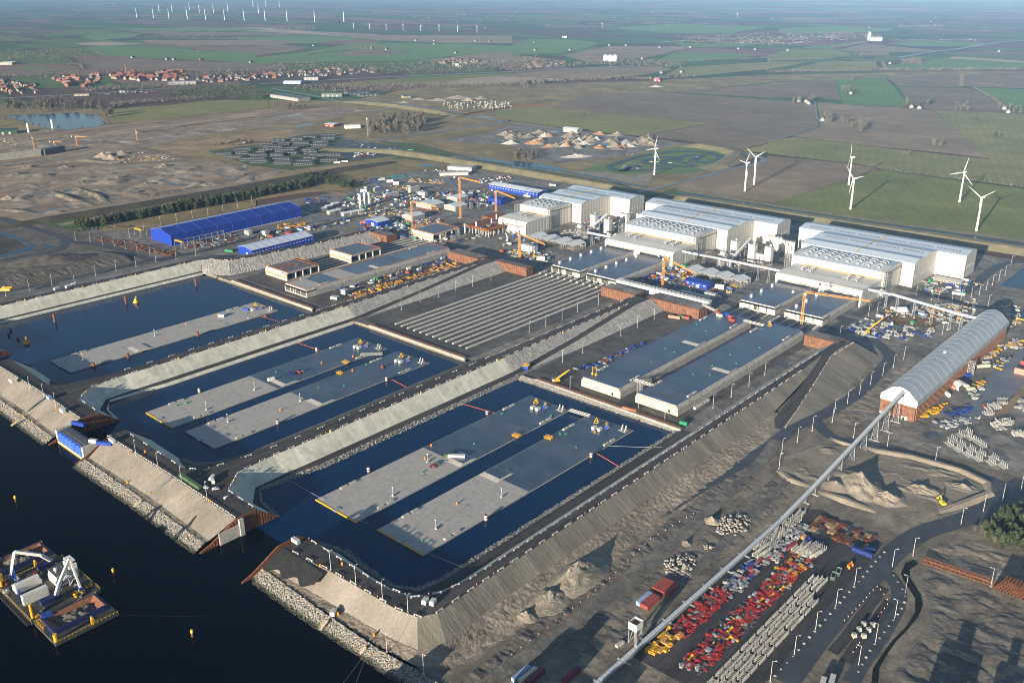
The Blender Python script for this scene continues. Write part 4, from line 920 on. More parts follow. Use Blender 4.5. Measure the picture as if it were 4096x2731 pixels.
M_RUSTP=paint('rusty_piling',(.175,.083,.048),.3,.9,.35,dirt=(.11,.05,.03))
abut(-934,-900,756,772,'rusty sheet pile block beside the big tunnel segment')
abut(-789,-737,757,775,'long rusty sheet pile wall at the inland end of the open tube element')
abut(-719,-668,765,776,'rusty sheet pile block left of the skid beams with orange top rail')
abut(-562,-518,766,784,'rusty sheet pile wall at the right end of the skid beams')
abut(-506,-443,769,787,'longest rusty sheet pile wall with containers at its foot')
abut(-333,-301,772,788,'rusty sheet pile wall behind the outer sand mound')
t=MB();t.bb(-668,-665,764,790,9,12)
# sliding gate lying along the quay: white trussed box
g=empty('dock_gate',(-505,797,2),0,'long white ribbed dock gate lying before the slim crane','gate');q=MB();q.bb(-58,58,-3,3,0,10.5);q.build('caisson',M_GREYP,g)
q=MB()
for k in range(30):q.bb(-57.5+k*4,-56.9+k*4,-3.4,-3,0,10.4)
q.build('rib',M_WHITE,g);q=MB();q.bb(-58,58,-3.2,3.2,10.5,10.8)
for k in range(29):q.bar((-57+k*4,-3,10.7),(-57+k*4,-3,11.9),.15);q.bar((-57+k*4,3,10.7),(-57+k*4,3,11.9),.15)
q.bar((-58,-3,11.8),(58,-3,11.8),.12);q.bar((-58,3,11.8),(58,3,11.8),.12);q.build('walkway',M_WHITE,g)

# ---- production halls
def wall_block(r,prof,x0,x1,y0,roof_from,name='hall_block'):
 """profile (y,z) swept along x: walls + roof as two parts"""
 n=len(prof)
 w=MB();w.raw([(x0,p[0],p[1]) for p in prof]+[(x1,p[0],p[1]) for p in prof],[tuple(range(n))[::-1],tuple(range(n,2*n))],1)
 w.face([(x0,prof[0][0],prof[0][1]),(x1,prof[0][0],prof[0][1]),(x1,prof[1][0],prof[1][1]),(x0,prof[1][0],prof[1][1])],0)
 w.face([(x0,prof[-1][0],prof[-1][1]),(x1,prof[-1][0],prof[-1][1]),(x1,prof[-2][0],prof[-2][1]),(x0,prof[-2][0],prof[-2][1])],0)
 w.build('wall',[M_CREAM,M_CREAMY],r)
 f=MB()
 for a,b in zip(prof[1:-1],prof[2:-1]):f.raw([(x0-.3,a[0],a[1]+.05),(x1+.3,a[0],a[1]+.05),(x1+.3,b[0],b[1]+.05),(x0-.3,b[0],b[1]+.05),(x0-.3,a[0],a[1]+.35),(x1+.3,a[0],a[1]+.35),(x1+.3,b[0],b[1]+.35),(x0-.3,b[0],b[1]+.35)],
            [(0,3,2,1),(4,5,6,7),(0,1,5,4),(1,2,6,5),(2,3,7,6),(3,0,4,7)])
 f.build('roof',M_ROOF,r)
def zroof(prof,y):
 for a,b in zip(prof[1:-1],prof[2:-1]):
  if a[0]<=y<=b[0]:return a[1]+(b[1]-a[1])*(y-a[0])/(b[0]-a[0])+.35
 return prof[1][1]
def slots(r,prof,x0,x1,y,w=4.5,step=3.4,skip=9):
 q=MB();k=0;x=x0
 while x<x1:
  if k % skip: 
   z0,z1=zroof(prof,y-w/2),zroof(prof,y+w/2)
   q.raw([(x,y-w/2,z0+.06),(x+.9,y-w/2,z0+.06),(x+.9,y+w/2,z1+.06),(x,y+w/2,z1+.06),(x,y-w/2,z0+.16),(x+.9,y-w/2,z0+.16),(x+.9,y+w/2,z1+.16),(x,y+w/2,z1+.16)],[(4,5,6,7),(0,1,5,4),(1,2,6,5),(2,3,7,6),(3,0,4,7)])
  x+=step;k+=1
 q.build('skylight',M_SLOT,r)
M_SLOT=paint('skylight_dark',(.05,.06,.075),.3,.3)
def stair_tower(r,x,y,h,w=5.5):
 q=MB()
 for i in (0,1):
  for j in (0,1):q.bar((x+i*w,y+j*w,0),(x+i*w,y+j*w,h),.35)
 n=int(h/3)
 for k in range(n+1):
  z=k*h/n
  for i in (0,1):q.bar((x,y+i*w,z),(x+w,y+i*w,z),.22);q.bar((x+i*w,y,z),(x+i*w,y+w,z),.22)
  if k<n:q.bar((x,y,z),(x+w,y,z+h/n),.28);q.bar((x+w,y+w,z),(x,y+w,z+h/n),.28);q.bar((x+w,y,z),(x+w,y+w,z+h/n),.22)
 q.build('stair_tower',M_STEEL,r)
def vents(r,prof,x0,x1,y0,y1,n,seed):
 rg=random.Random(seed)
 for k in range(n):
  q=MB();x=x0+(k+.5)*(x1-x0)/n;z=zroof(prof,y0)
  L_=(x1-x0)/n*.8
  for j in range(4):
   y=y0+j*(y1-y0)/4;zz=zroof(prof,y);q.box((x-L_*.3+j*L_*.1,y,zz),(1.1,(y1-y0)/6,.9));q.box((x+L_*.2,y+1,zz+.3),(L_*.45,.6,.6))
   q.box((x+L_*.35,y-.8,zz),(1.6,1.6,1.8));q.bar((x-L_*.4,y,zz+1.2),(x+L_*.4,y+1.5,zz+1.2),.35)
  q.build('ventilation_unit',M_STEEL,r)
def hall(ox,oy,label,low,front,mid,back,doors,seed):
 r=empty('production_hall',(ox,oy,2),0,label,'factory hall','cream production halls')
 LP=[(0,0),(0,15.5),(2.5,17.8),(20,18.8),(55,17.5),(55,0)]
 FP=[(52,0),(52,25.8),(70,28.4),(101,26.5),(101,0)]
 MP=[(100.5,0),(100.5,27.2),(112,30.4),(130,27.8),(147,30.6),(170,27.5),(170,0)]
 BP=[(169,0),(169,26.6),(187,29.6),(206,26.6),(206,0)]
 # low front with doors
 x0,x1=low;n=len(LP)
 q=MB();z1=15.5
 edges=[x0]+[e for d in doors for e in d]+[x1]
 for a,b in zip(edges[::2],edges[1::2]):q.bb(a,b,0,1.2,0,12.2)
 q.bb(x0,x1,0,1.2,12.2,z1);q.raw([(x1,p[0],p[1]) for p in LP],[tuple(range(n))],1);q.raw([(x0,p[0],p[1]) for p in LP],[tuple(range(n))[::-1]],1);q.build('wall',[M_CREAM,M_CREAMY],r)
 f=MB()
 for a,b in zip(LP[1:-1],LP[2:-1]):f.raw([(x0-.3,a[0]-.2,a[1]),(x1+.3,a[0]-.2,a[1]),(x1+.3,b[0],b[1]),(x0-.3,b[0],b[1]),(x0-.3,a[0]-.2,a[1]+.35),(x1+.3,a[0]-.2,a[1]+.35),(x1+.3,b[0],b[1]+.35),(x0-.3,b[0],b[1]+.35)],[(0,3,2,1),(4,5,6,7),(0,1,5,4),(1,2,6,5),(2,3,7,6),(3,0,4,7)])
 f.build('roof',M_WROOFC,r)
 for d in doors:
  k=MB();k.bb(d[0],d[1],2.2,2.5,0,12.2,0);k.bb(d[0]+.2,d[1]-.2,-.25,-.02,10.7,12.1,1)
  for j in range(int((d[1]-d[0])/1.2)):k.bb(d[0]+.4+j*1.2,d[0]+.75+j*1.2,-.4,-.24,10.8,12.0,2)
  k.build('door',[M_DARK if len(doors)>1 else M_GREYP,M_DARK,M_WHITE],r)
 q=MB()
 x=x0+3
 while x<x1-3:q.bar((x,.3,15.6),(x+3.2,.3,16.1),.25);x+=4.6
 q.build('snow_guard',M_STEEL,r)
 wall_block(r,FP,front[0],front[1],52,0);wall_block(r,MP,mid[0],mid[1],100.5,0);wall_block(r,BP,back[0],back[1],169,0)
 vents(r,FP,front[0]+6,front[1]-6,60,92,max(3,int((front[1]-front[0])/12)),seed)
 vents(r,LP,low[0]+12,low[0]+30,26,44,2,seed+1)
 if low[1]-low[0]>70:vents(r,LP,low[1]-34,low[1]-14,26,44,2,seed+2)
 slots(r,BP,back[0]+8,back[1]-6,178);slots(r,MP,mid[0]+8,mid[1]-6,141); 
 q=MB()                                        # round-ish windows in the right faces
 for j in range(7):q.bb(back[1],back[1]+.15,174+j*4,175.2+j*4,12,13.2);q.bb(mid[1],mid[1]+.15,108+j*7,109.2+j*7,10,11.2)
 for j in range(4):q.bb(front[1],front[1]+.15,60+j*5,61.2+j*5,12,13.2)
 q.build('window',M_WHITE,r)
 y_=MB();xm=(mid[0]+mid[1])/2
 for a,b in zip(MP[1:-2],MP[2:-1]):y_.bar((xm,a[0],a[1]+.9),(xm,b[0],b[1]+.9),.55)
 for a,b in zip(BP[1:-2],BP[2:-1]):y_.bar((xm,a[0],a[1]+.9),(xm,b[0],b[1]+.9),.55)
 y_.bar((front[0]+3,52,26.6),(front[0]+3,70,29.2),.5);y_.bar((front[1]-3,52,26.6),(front[1]-3,70,29.2),.5);y_.bar((low[0]+8,50,18.4),(low[1]-6,46,18.4),.45)
 y_.build('roof_walkway',M_YEL,r)
 stair_tower(r,front[1]-2,45.5,27);stair_tower(r,front[0]-6,47,26)
 q=MB()                                        # cable trays and frames on the side wall
 q.bb(front[1]+.02,front[1]+.5,54,99,22.5,23.2);q.bb(front[1],front[1]+.6,99.2,100.4,0,26.5);q.build('cable_tray',M_DARKSTEEL,r)
 return r
M_DARKSTEEL=paint('dark_steel',(.08,.085,.09),.2,.5,.6)
M_WROOFC=paint('cream_roof',(.52,.51,.47),.05,.5,.1,dirt=(.44,.43,.4))
hall(-385,908,'nearest cream production hall with two wide door openings',(-47,49),(-54,51),(-66,65),(-102,97),[(-44,3),(9,47)][:2],1)
hall(-612,903,'middle cream production hall with elements leaving both doors',(-47,52),(-54,51),(-66,66),(-102,98),[(-45,-3.5),(5,48)],2)
hall(-815,901,'farthest and narrowest cream production hall with one grey door',(-22,28),(-29,25),(-35,42),(-40,75),[(-16,24)],3)

# ---- batching plants: silos, square towers, belts
sil=empty('cement_silo',(0,0,0),0,'white cylindrical silo of the batching plant between the two big halls','silo','white silos beside the middle hall')
q=MB();q.cyl((0,0,5),(0,0,20),1.9,n=14);q.build('barrel',M_WHITE,sil);q=MB();q.cyl((0,0,2.2),(0,0,5),.5,1.9,n=14);q.build('cone',M_GREYP,sil)
q=MB()
for a in range(4):t=a*math.pi/2+.78;q.bar((1.7*math.cos(t),1.7*math.sin(t),0),(1.7*math.cos(t),1.7*math.sin(t),5.5),.3)
q.build('leg_frame',M_STEEL,sil);q=MB();q.cyl((0,0,20),(0,0,20.3),2.0,n=14);q.box((0,0,20.3),(1,1,1.1))
for a in range(8):t=a*.785;q.bar((1.85*math.cos(t),1.85*math.sin(t),20.3),(1.85*math.cos(t),1.85*math.sin(t),21.4),.1)
q.build('top_rail',M_STEEL,sil)
def silos(spots,label,group,z=2.0,s=1.0):
 for x,y in spots:copy_tree(sil,(x,y,z),label=label,group=group,scale=s)
p0=at('B2',945,540);sil.location=(p0.x,p0.y+14,2)
silos([(p0.x+4.2,p0.y+14),(p0.x+8.4,p0.y+14),(p0.x+8.4,p0.y+18.5)],'white cylindrical silo of the batching plant between the two big halls','white silos beside the middle hall')
p1=at('B2',1065,500);silos([(p1.x+4.2*k,p1.y+9) for k in range(4)],'shorter white silo standing against the farthest hall side','silos against the farthest hall',s=.8)
p2=at('B2',2215,850);silos([(p2.x+2.6*k,p2.y+2+(k % 2)) for k in range(5)],'slim pale silo in the row before the near batching towers','slim silos of the near plant',s=.62)
p3=at('B3',40,770);silos([(p3.x-12+4.3*k,p3.y+9) for k in range(5)],'tall white silo left of the nearest hall','tall silos of the near plant')
p4=at('B3',165,790);silos([(p4.x-6+4.3*k,p4.y+3) for k in range(4)],'white silo closest to the nearest hall wall','silos by the nearest hall',s=.95)
def batch_tower(t,x,y,h,label):
 p=at(t,x,y);r=empty('batching_tower',(p.x,p.y,2),0,label,'batching tower','white batching towers')
 q=MB();q.box((0,0,3),(8,8,h-3));q.build('tower',M_WHITE,r);q=MB()
 for i in (-3.6,3.6):
  for j in (-3.6,3.6):q.bar((i,j,0),(i,j,3.2),.5)
 q.build('leg_frame',M_STEEL,r);q=MB();q.box((0,0,h),(8.4,8.4,.3))
 for i in range(-4,5,2):q.bar((i,-4.1,h),(i,-4.1,h+1.4),.14);q.bar((4.1,i,h),(4.1,i,h+1.4),.14)
 q.bar((-4.1,-4.1,h+1.3),(4.1,-4.1,h+1.3),.12);q.bar((4.1,-4.1,h+1.3),(4.1,4.1,h+1.3),.12);q.box((1.5,1,h+.3),(3,3,2.5));q.build('roof_platform',M_STEEL,r)
 q=MB()
 for k in range(int(h/3)):q.bar((4.4,-4.2,k*3),(6.6,-4.2,k*3+3),.3);q.bar((6.6,-4.2,k*3),(6.6,-4.2,k*3+3),.3);q.bar((4.4,-1.8,k*3+3),(6.6,-4.2,k*3+3),.3)
 q.build('stair',M_STEEL,r);return r
batch_tower('B2',880,590,22,'square white batching tower at the foot of a sloping belt beside the middle hall')
batch_tower('B2',755,540,21,'square white batching tower left of its sloping belt')
batch_tower('B2',2040,810,23,'square white batching tower between middle and nearest halls')
batch_tower('B2',2200,850,24,'square white batching tower right of the sloping belt near the nearest hall')
batch_tower('B3',0,860,22,'square white batching tower closest to the nearest hall')
# ---- belt galleries
def gallery(name,P,w,h,label,mt,sup=14,hs=None,cat='conveyor',group=None,roof=True):
 o=P[0];r=empty(name,tuple(o),0,label,cat,group);V=[Vector(p)-Vector(o) for p in P]
 q=MB()
 for a,b in zip(V,V[1:]):
  d=(b-a).normalized();s=Vector((d.y,-d.x,0)).normalized()*(w/2);u=Vector((0,0,1))
  pr=[(-s,0),(s,0),(s,h*.62),(s*.55,h),(-s*.55,h),(-s,h*.62)];n=6
  q.raw([a+x+u*z for x,z in pr]+[b+x+u*z for x,z in pr],[(i,(i+1) % n,n+(i+1) % n,n+i) for i in range(n)]+[tuple(range(n)),tuple(range(n,2*n))])
 q.build('gallery',mt,r)
 q=MB()
 for a,b in zip(V,V[1:]):
  L_=(b-a).length;n=int(L_/4);d=(b-a).normalized();s=Vector((d.y,-d.x,0)).normalized()*(w/2+.7)
  for k in range(n+1):p=a.lerp(b,k/max(1,n));q.bar(p+s,p+s+Vector((0,0,1.2)),.12)
  q.bar(a+s+Vector((0,0,1.15)),b+s+Vector((0,0,1.15)),.12);q.bar(a+s*.8,b+s*.8,.9,.12)
 q.build('walkway',M_STEEL,r)
 for a,b in zip(V,V[1:]):
  L_=(b-a).length;n=max(1,int(L_/sup));d=(b-a).normalized();s=Vector((d.y,-d.x,0)).normalized()
  for k in range(n+1):
   p=a.lerp(b,(k+.3)/(n+.6));zt=p.z;zg=2.0-o[2]
   if zt-zg<1.2:continue
   q=MB();sp=min(2.2,1+.08*(zt-zg))
   A_,B_=p+s*1.2,p-s*1.2;A0,B0_=p+s*sp,p-s*sp;A0.z=B0_.z=zg
   q.bar(A_,A0,.32);q.bar(B_,B0_,.32);nn=max(1,int((zt-zg)/4))
   for j in range(nn):
    f0,f1=j/nn,(j+1)/nn;q.bar(A_.lerp(A0,f0),B_.lerp(B0_,f1),.18);q.bar(B_.lerp(B0_,f0),A_.lerp(A0,f1),.18);q.bar(A_.lerp(A0,f1),B_.lerp(B0_,f1),.18)
   q.bb(p.x-3.2*abs(s.x)-.6,p.x+3.2*abs(s.x)+.6,p.y-3.2*abs(s.y)-.6,p.y+3.2*abs(s.y)+.6,zg-.1,zg+.4,1);q.build('trestle',[M_STEEL,M_CONCW],r)
 return r
M_BELT=corrugated('belt_cover',(.42,.46,.5),3,1,.08,.35,depth=.06)
M_BELTX=corrugated('belt_cover_cross',(.42,.46,.5),3,0,.08,.35,depth=.06)
gallery('belt_conveyor',[(-208.5,225,3.0),(-208.5,480,4.2),(-208.8,520,7),(-208.5,674,24.3)],2.1,1.7,'long straight covered belt conveyor climbing from the yard into the grey shed gable',M_BELT,21)
gallery('belt_conveyor',[(-212,888,22),(-240,900,19),(-310,924,16.8),(-455,926,16.8),(-700,921,17)],2.4,2.2,'covered belt conveyor passing high in front of the two big halls',M_BELTX,24)
for t,x0,y0,x1,y1,lb in (('B2',670,560,870,400,'sloping belt up to the batching tower beside the middle hall'),('B2',1990,830,2190,620,'steep sloping belt between the near batching towers')):
 a=at(t,x0,y0,8);b=at(t,x1,y1,26);gallery('sloping_belt',[(a.x,a.y,6),(b.x,b.y,25)],2.4,2.2,lb,M_BELT,12)
a=at('B2',930,560,4);b=at('B2',1010,470,12);gallery('screw_conveyor',[(a.x,a.y,4),(b.x,b.y,13)],1.6,1.6,'short pale inclined screw conveyor by the silos',M_WHITE,9)
a=at('B3',40,830,3);b=at('B3',110,740,10);gallery('screw_conveyor',[(a.x,a.y,3),(b.x,b.y,12)],2,1.8,'inclined tube conveyor at the foot of the near silos',M_STEEL,9)
def transfer_tower(t,x,y,h,label):
 p=at(t,x,y);r=empty('transfer_tower',(p.x,p.y,2),0,label,'tower','lattice transfer towers');stair_tower(r,-4,-4,h,8);q=MB();q.box((0,0,h),(9,9,.5));q.box((0,0,h+.5),(6,5,3));q.build('drive_house',M_GREYP,r)
 for k in (-1,1):q=MB();q.cyl((k*6,6,0),(k*6,6,9),3.4,n=18);q.cyl((k*6,6,9),(k*6,6,10),3.4,1,n=18);q.build('tank',M_STEEL,r)
transfer_tower('B2',625,620,15,'lattice transfer tower with tanks left of the middle hall')
transfer_tower('B2',1930,880,15,'lattice transfer tower with tanks beside the white open tents')
# ---- long grey storage shed on sheet piling
sh=empty('storage_shed',(-211,677,2),0,'long grey domed storage shed on rusty sheet pile walls','shed')
q=MB();hw=13.2;LEN=232
def pan(q,x0,y0,x1,y1,z0,z1,s=1.5,dep=.55):
 d=Vector((x1-x0,y1-y0,0));n=max(2,int(d.length/s));d=d/n;nn=Vector((d.y,-d.x,0)).normalized()*dep
 for k in range(n):
  a=Vector((x0,y0,0))+d*k;o_=nn if k % 2 else nn*0;o2=nn*0 if k % 2 else nn
  q.face([a+o_+Vector((0,0,z0)),a+d+o_+Vector((0,0,z0)),a+d+o_+Vector((0,0,z1)),a+o_+Vector((0,0,z1))]);q.face([a+d+o_+Vector((0,0,z0)),a+d+o2+Vector((0,0,z0)),a+d+o2+Vector((0,0,z1)),a+d+o_+Vector((0,0,z1))])
pan(q,-hw,0,hw,0,-.2,13.2);pan(q,hw,0,hw,LEN,-.2,13.2);pan(q,hw,LEN,-hw,LEN,-.2,13.2);pan(q,-hw,LEN,-hw,0,-.2,13.2);q.build('sheet_pile_wall',M_RUSTP,sh)
RP=[(-hw-.8,12.2),(-hw-.8,17),(-6.5,23.8),(-1.5,25.6),(1.5,25.6),(6.5,23.8),(hw+.8,17),(hw+.8,12.2)]
q=MB()
for a,b in zip(RP,RP[1:]):q.grid(lambda u,v,a=a,b=b:(a[0]+(b[0]-a[0])*v,-.9+u*(LEN+1.8),a[1]+(b[1]-a[1])*v),21,1)

M_CLAD2=paint('seam_grey',(.33,.35,.38),.1,.5)
M_SHEDR=paint('grey_roof_membrane',(.27,.295,.335),.08,.38,.1,dirt=(.24,.262,.3))
q.build('roof',M_SHEDR,sh)
q=MB()
for k in range(22):
 y=-.9+k*(LEN+1.8)/21
 for a,b in zip(RP,RP[1:]):q.bar((a[0],y,a[1]+.06),(b[0],y,b[1]+.05),.16,.1)
q.build('seam',M_CLAD2,sh)
q=MB();q.face([(p[0],-.95,p[1]) for p in RP]);q.face([(p[0],LEN+.95,p[1]) for p in RP]);q.build('gable',M_WHITE,sh)
q=MB();q.bb(-.4,4.6,-1.25,-1.0,19.2,23.4,0);q.bb(.9,3.6,-1.45,-1.26,18.6,22.4,1);q.build('opening',[M_WHITE,M_DARK],sh)
q=MB();q.bb(1.4,3.2,-1.1,-1.0,24.0,24.9);q.build('green_sign',M_GREEN,sh)
q=MB();q.box((1,95,25.4),(2,5,1.2));q.build('roof_vent',M_WHITE,sh)
stair_tower(sh,hw+1.2,120,12.5,4)
q=MB();q.bb(-hw,-hw+4.5,-.6,.3,0,1.6,0);q.build('footing',[M_CONCW,M_DARK],sh);q=MB();q.bb(3.2,8.5,-1.2,-.6,0,3.0,0);q.bb(4.8,6.2,-1.5,-1.2,0,2.2,1);q.build('footing',[M_CONCW,M_DARK],sh)
# ---- blue halls and tents
def gable_hall(name,x0,x1,y0,y1,eave,ridge_,along,wallm,roofm,label,cat='hall',group=None,win=0,door=None,strip=None,z=2.0,over=.4,open_front=False):
 cx,cy=(x0+x1)/2,(y0+y1)/2;r=empty(name,(cx,cy,z),0,label,cat,group);hx,hy=(x1-x0)/2,(y1-y0)/2
 q=MB()
 if along=='y':
  pr=[(-hx,0),(-hx,eave),(0,ridge_),(hx,eave),(hx,0)];q.prism(pr,-hy,hy,'y')
 else:
  pr=[(-hy,0),(-hy,eave),(0,ridge_),(hy,eave),(hy,0)];q.prism(pr,-hx,hx,'x')
 q.build('wall',wallm,r)
 q=MB();half_=hx if along=='y' else hy;ln=(hy if along=='y' else hx)+over
 sl_=(ridge_-eave)/half_;e=half_+over;ze=eave-sl_*over
 for s in (-1,1):q.prism([(s*e,ze+.06),(0,ridge_+.06),(0,ridge_+.36),(s*e,ze+.36)],-ln,ln,along)
 q.build('roof',roofm,r)
 if win:
  q=MB()
  for k in range(win):
   if along=='y':y=-hy+(k+.5)*2*hy/win;q.bb(hx,hx+.12,y-1.1,y+1.1,eave*.55,eave*.55+.9)
   else:x=-hx+(k+.5)*2*hx/win;q.bb(x-1.1,x+1.1,-hy-.12,-hy,eave*.55,eave*.55+.9)
  q.build('window',M_WHITE,r)
 if door:
  q=MB();q.bb(door[0]-door[1]/2,door[0]+door[1]/2,-hy-.15,-hy,0,door[2]);q.build('door',M_GREYP,r)
 if strip:
  q=MB()
  for k in range(strip+1):
   y=-hy+k*2*hy/strip
   if along=='y':q.bar((hx+.1,y,0),(hx+.1,y,eave),.25);q.bar((hx,y,eave+.4),(0,y,ridge_+.42),.25);q.bar((-hx,y,eave+.4),(0,y,ridge_+.42),.25)
  q.build('frame',M_BLUETRIM,r)
 return r
M_BLUETRIM=paint('blue_trim',(.05,.11,.5),.1,.5)
bh=gable_hall('assembly_hall',-1160,-1107,568,772,13,18.5,'y',M_BLUECY,paint('blue_sheet',(.005,.024,.24),.1,.45,.08),'biggest bright blue hall with blue roof',win=0,strip=9)
q=MB();q.bb(-53.2/2*0+22.6,26.7,70,101.8,0,11);q.build('annex',M_BLUECY,bh)
q=MB()
for k in range(56):q.bb(26.52,26.75,-60+k*2.9,-58.6+k*2.9,.4,1.6)
q.build('vent_grille',M_WHITE,bh)
q=MB();q.bar((24,-102,13.4),(-.2,-102,18.9),.3);q.bar((-26,100,13.9),(-26,-100,13.9),1.2,.3);q.build('white_edge',M_WHITE,bh)
gable_hall('assembly_hall',-1010,-980,605,698,9,11.6,'y',M_BLUECY,M_WROOFC2 if 'M_WROOFC2' in globals() else paint('white_hall_roof',(.5,.54,.58),.06,.5,.1),'long blue hall with white roof and a row of small windows beside the gravel dike',win=20,strip=8,door=(4,4,4.5))
MWR=MATS['white_hall_roof']
gable_hall('assembly_hall',-1001,-975,804,826,7.2,9.2,'y',M_BLUECY,MWR,'small blue hall with white roof near the rusty sheet pile block',win=0,door=(2,6,5))
gable_hall('assembly_hall',-1032,-927,1089,1114,7.5,9.6,'x',M_BLUEC,MWR,'blue hall with white roof far behind next to the farthest cream hall',win=18,door=(30,4,4))
gable_hall('assembly_hall',-514,-486,857,871,5.6,7.2,'x',M_BLUEC,paint('navy_roof',(.008,.03,.22),.1,.5),'low blue hall with blue roof before the white open tents',win=4,door=(2,4,3.5))
p=at('B1',2225,300);gable_hall('assembly_hall',p.x-14,p.x+12,p.y-8,p.y+10,8,10.5,'x',M_BLUEC,MATS['navy_roof'],'blue hall with blue roof half hidden by the far orange crane')
M_TENTR=paint('tent_white',(.52,.53,.54),.08,.6,.4)
M_CLAD=paint('grey_cladding',(.25,.255,.25),.1,.6,.4)
def tent(x0,x1,y0,y1,label,group,sand):
 cx,cy=(x0+x1)/2,(y0+y1)/2;r=empty('storage_tent',(cx,cy,2),0,label,'open tent',group);hx,hy=(x1-x0)/2,(y1-y0)/2
 q=MB()
 for s in (-1,1):q.prism([(s*(hx+.3),7.0),(0,9.6),(0,9.8),(s*(hx+.3),7.2)],-hy,hy,'y')
 q.build('roof',M_TENTR,r);q=MB();n=7
 for k in range(n+1):
  y=-hy+k*2*hy/n
  for s in (-1,1):q.bar((s*hx,y,0),(s*hx,y,7),.35); 
  q.bar((-hx,y,6.9),(hx,y,6.9),.25)
 q.build('frame',M_STEEL,r);q=MB();q.bb(hx-.3,hx,-hy,hy,0,2.6);q.bb(-hx,-hx+.3,-hy,hy,0,2.6);q.bb(-hx,hx,hy-.3,hy,0,6.5);q.build('side_wall',M_CLAD,r)
 if sand:
  q=MB();q.grid(lambda u,v:(-hx+.6+u*(2*hx-1.2),-hy+1+v*(2*hy-2),.1+3.4*math.sin(math.pi*u)**.7*math.sin(math.pi*min(1,.12+v))**.6),10,12);q.build('sand_fill',M_SAND,r)
 return r
for k in range(4):
 nm=['leftmost','second','third','rightmost and sand filled'][k]
 tent(-772+k*20.5,-753.5+k*20.5,880+k*.5,906+k*.5,f'{nm} open white roofed tent in the row beside the farthest hall','open tents by the farthest hall',k==3)
 tent(-537+k*19.5,-519+k*19.5,884,907,f'{nm} open white roofed tent in the row beside the nearest hall','open tents by the nearest hall',k==3)
# pale grey warehouses further left
for i,(t,x0,y0,w,d,n) in enumerate((('B1',1540,345,34,16,'grey clad warehouse in three joined bays behind the left crane'),('B1',1390,455,22,14,'small grey warehouse with pale roof near the left orange mast'),('B1',1780,365,24,15,'grey warehouse with pale roof right of the three bay one'),('B1',1800,285,24,14,'rearmost grey warehouse with pale roof by the car park'))):
 p=at(t,x0,y0);gable_hall('warehouse',p.x-w/2,p.x+w/2,p.y,p.y+d*1.7,6.5,8.6,'y' if i else 'y',M_CLAD,MWR,n,'warehouse','grey warehouses')
# tower cranes
def crane(base,top,tip,ctip,label,htop=None,group='orange tower cranes'):
 b=at(*base);px=base
 # height from the pictured top
 best,H=1e9,30
 import itertools
 for k in range(40,360):
  h=k/4;p=Vector((b.x,b.y,2+h));d=p-CP;w=d.dot(CF);yy=(1365.5+CAM_F*d.dot(CD)/w-TR[top[0][0]])*2.2959
  if abs(yy-top[2])<best:best,H=abs(yy-top[2]),h
 tp=at(tip[0],tip[1],tip[2],2+H);a=math.atan2(tp.y-b.y,tp.x-b.x);JL=min(60,max(18,math.hypot(tp.x-b.x,tp.y-b.y)))
 r=empty('tower_crane',(b.x,b.y,2),a,label,'tower crane',group)
 q=MB();w=.95
 for i in (-w,w):
  for j in (-w,w):q.bar((i,j,0),(i,j,H),.24)
 n=int(H/2.2)
 for k in range(n):
  z0,z1=k*H/n,(k+1)*H/n;s=1 if k % 2 else -1
  for i in (-w,w):q.bar((i,-w*s,z0),(i,w*s,z1),.12);q.bar((-w*s,i,z0),(w*s,i,z1),.12);q.bar((i,-w,z1),(i,w,z1),.1);q.bar((-w,i,z1),(w,i,z1),.1)
 q.build('mast',M_CRANE,r);q=MB();q.box((0,0,-.1),(5,5,1));q.build('footing',M_CONC,r)
 q=MB();n=int(JL/2.2)
 for s in (-.7,.7):q.bar((0,s,H+.6),(JL,s,H+.6),.2)
 q.bar((0,0,H+2.2),(JL-1.5,0,H+1.9),.22)
 for k in range(n):
  x0,x1=k*JL/n,(k+1)*JL/n; 
  for s in (-.7,.7):q.bar((x0,s,H+.6),((x0+x1)/2,0,H+2.1),.11);q.bar(((x0+x1)/2,0,H+2.1),(x1,s,H+.6),.11)
  q.bar((x0,-.7,H+.6),(x1,.7,H+.6),.16)
 q.build('jib',M_CRANE,r);q=MB()
 for s in (-.7,.7):q.bar((0,s,H+.6),(-12,s,H+.6),.3)
 for k in range(6):q.bar((-k*2,-.7,H+.6),(-k*2-2,.7,H+.6),.2)
 q.box((-6,0,H+.6),(11,1.5,.15));q.build('counter_jib',M_DARKSTEEL,r);q=MB();q.box((-11,0,H-1.2),(2.2,1.8,2.6));q.build('counterweight',M_GREYP,r)
 q=MB();q.box((1.2,-1.7,H-1.2),(1.6,1.4,2));q.build('cab',M_WHITE,r);q=MB();q.bar((0,0,H),(0,0,H+4),.9);q.build('slewing_head',M_DARKSTEEL,r)
 q=MB();q.bar((JL*.6,0,H+.4),(JL*.6,0,H-9),.1);q.box((JL*.6,0,H-10),(.7,.7,1));q.build('hook',M_DARKSTEEL,r)
 return r
crane(('B3',303,1435),('B3',332,1125),('B3',1000,1215),None,'orange tower crane standing before the nearest hall with its jib along the door')
crane(('B2',1380,1095),('B2',1392,805),('B2',1665,945),None,'orange tower crane standing by the white dock gate before the middle hall')
crane(('B2',68,815),('B2',65,585),('B2',303,685),None,'orange tower crane beside the grey stacked cabins left of the hall elements')
crane(('B1',1437,540),('B1',1432,290),('B1',1660,340),None,'orange tower crane over the big tunnel segment')
crane(('B1',1878,435),('B1',1867,70),('B1',2060,115),None,'tallest orange tower crane over the rebar yard')
crane(('B1',2203,375),('B1',2203,190),('B1',2400,270),None,'orange tower crane before the far blue hall')
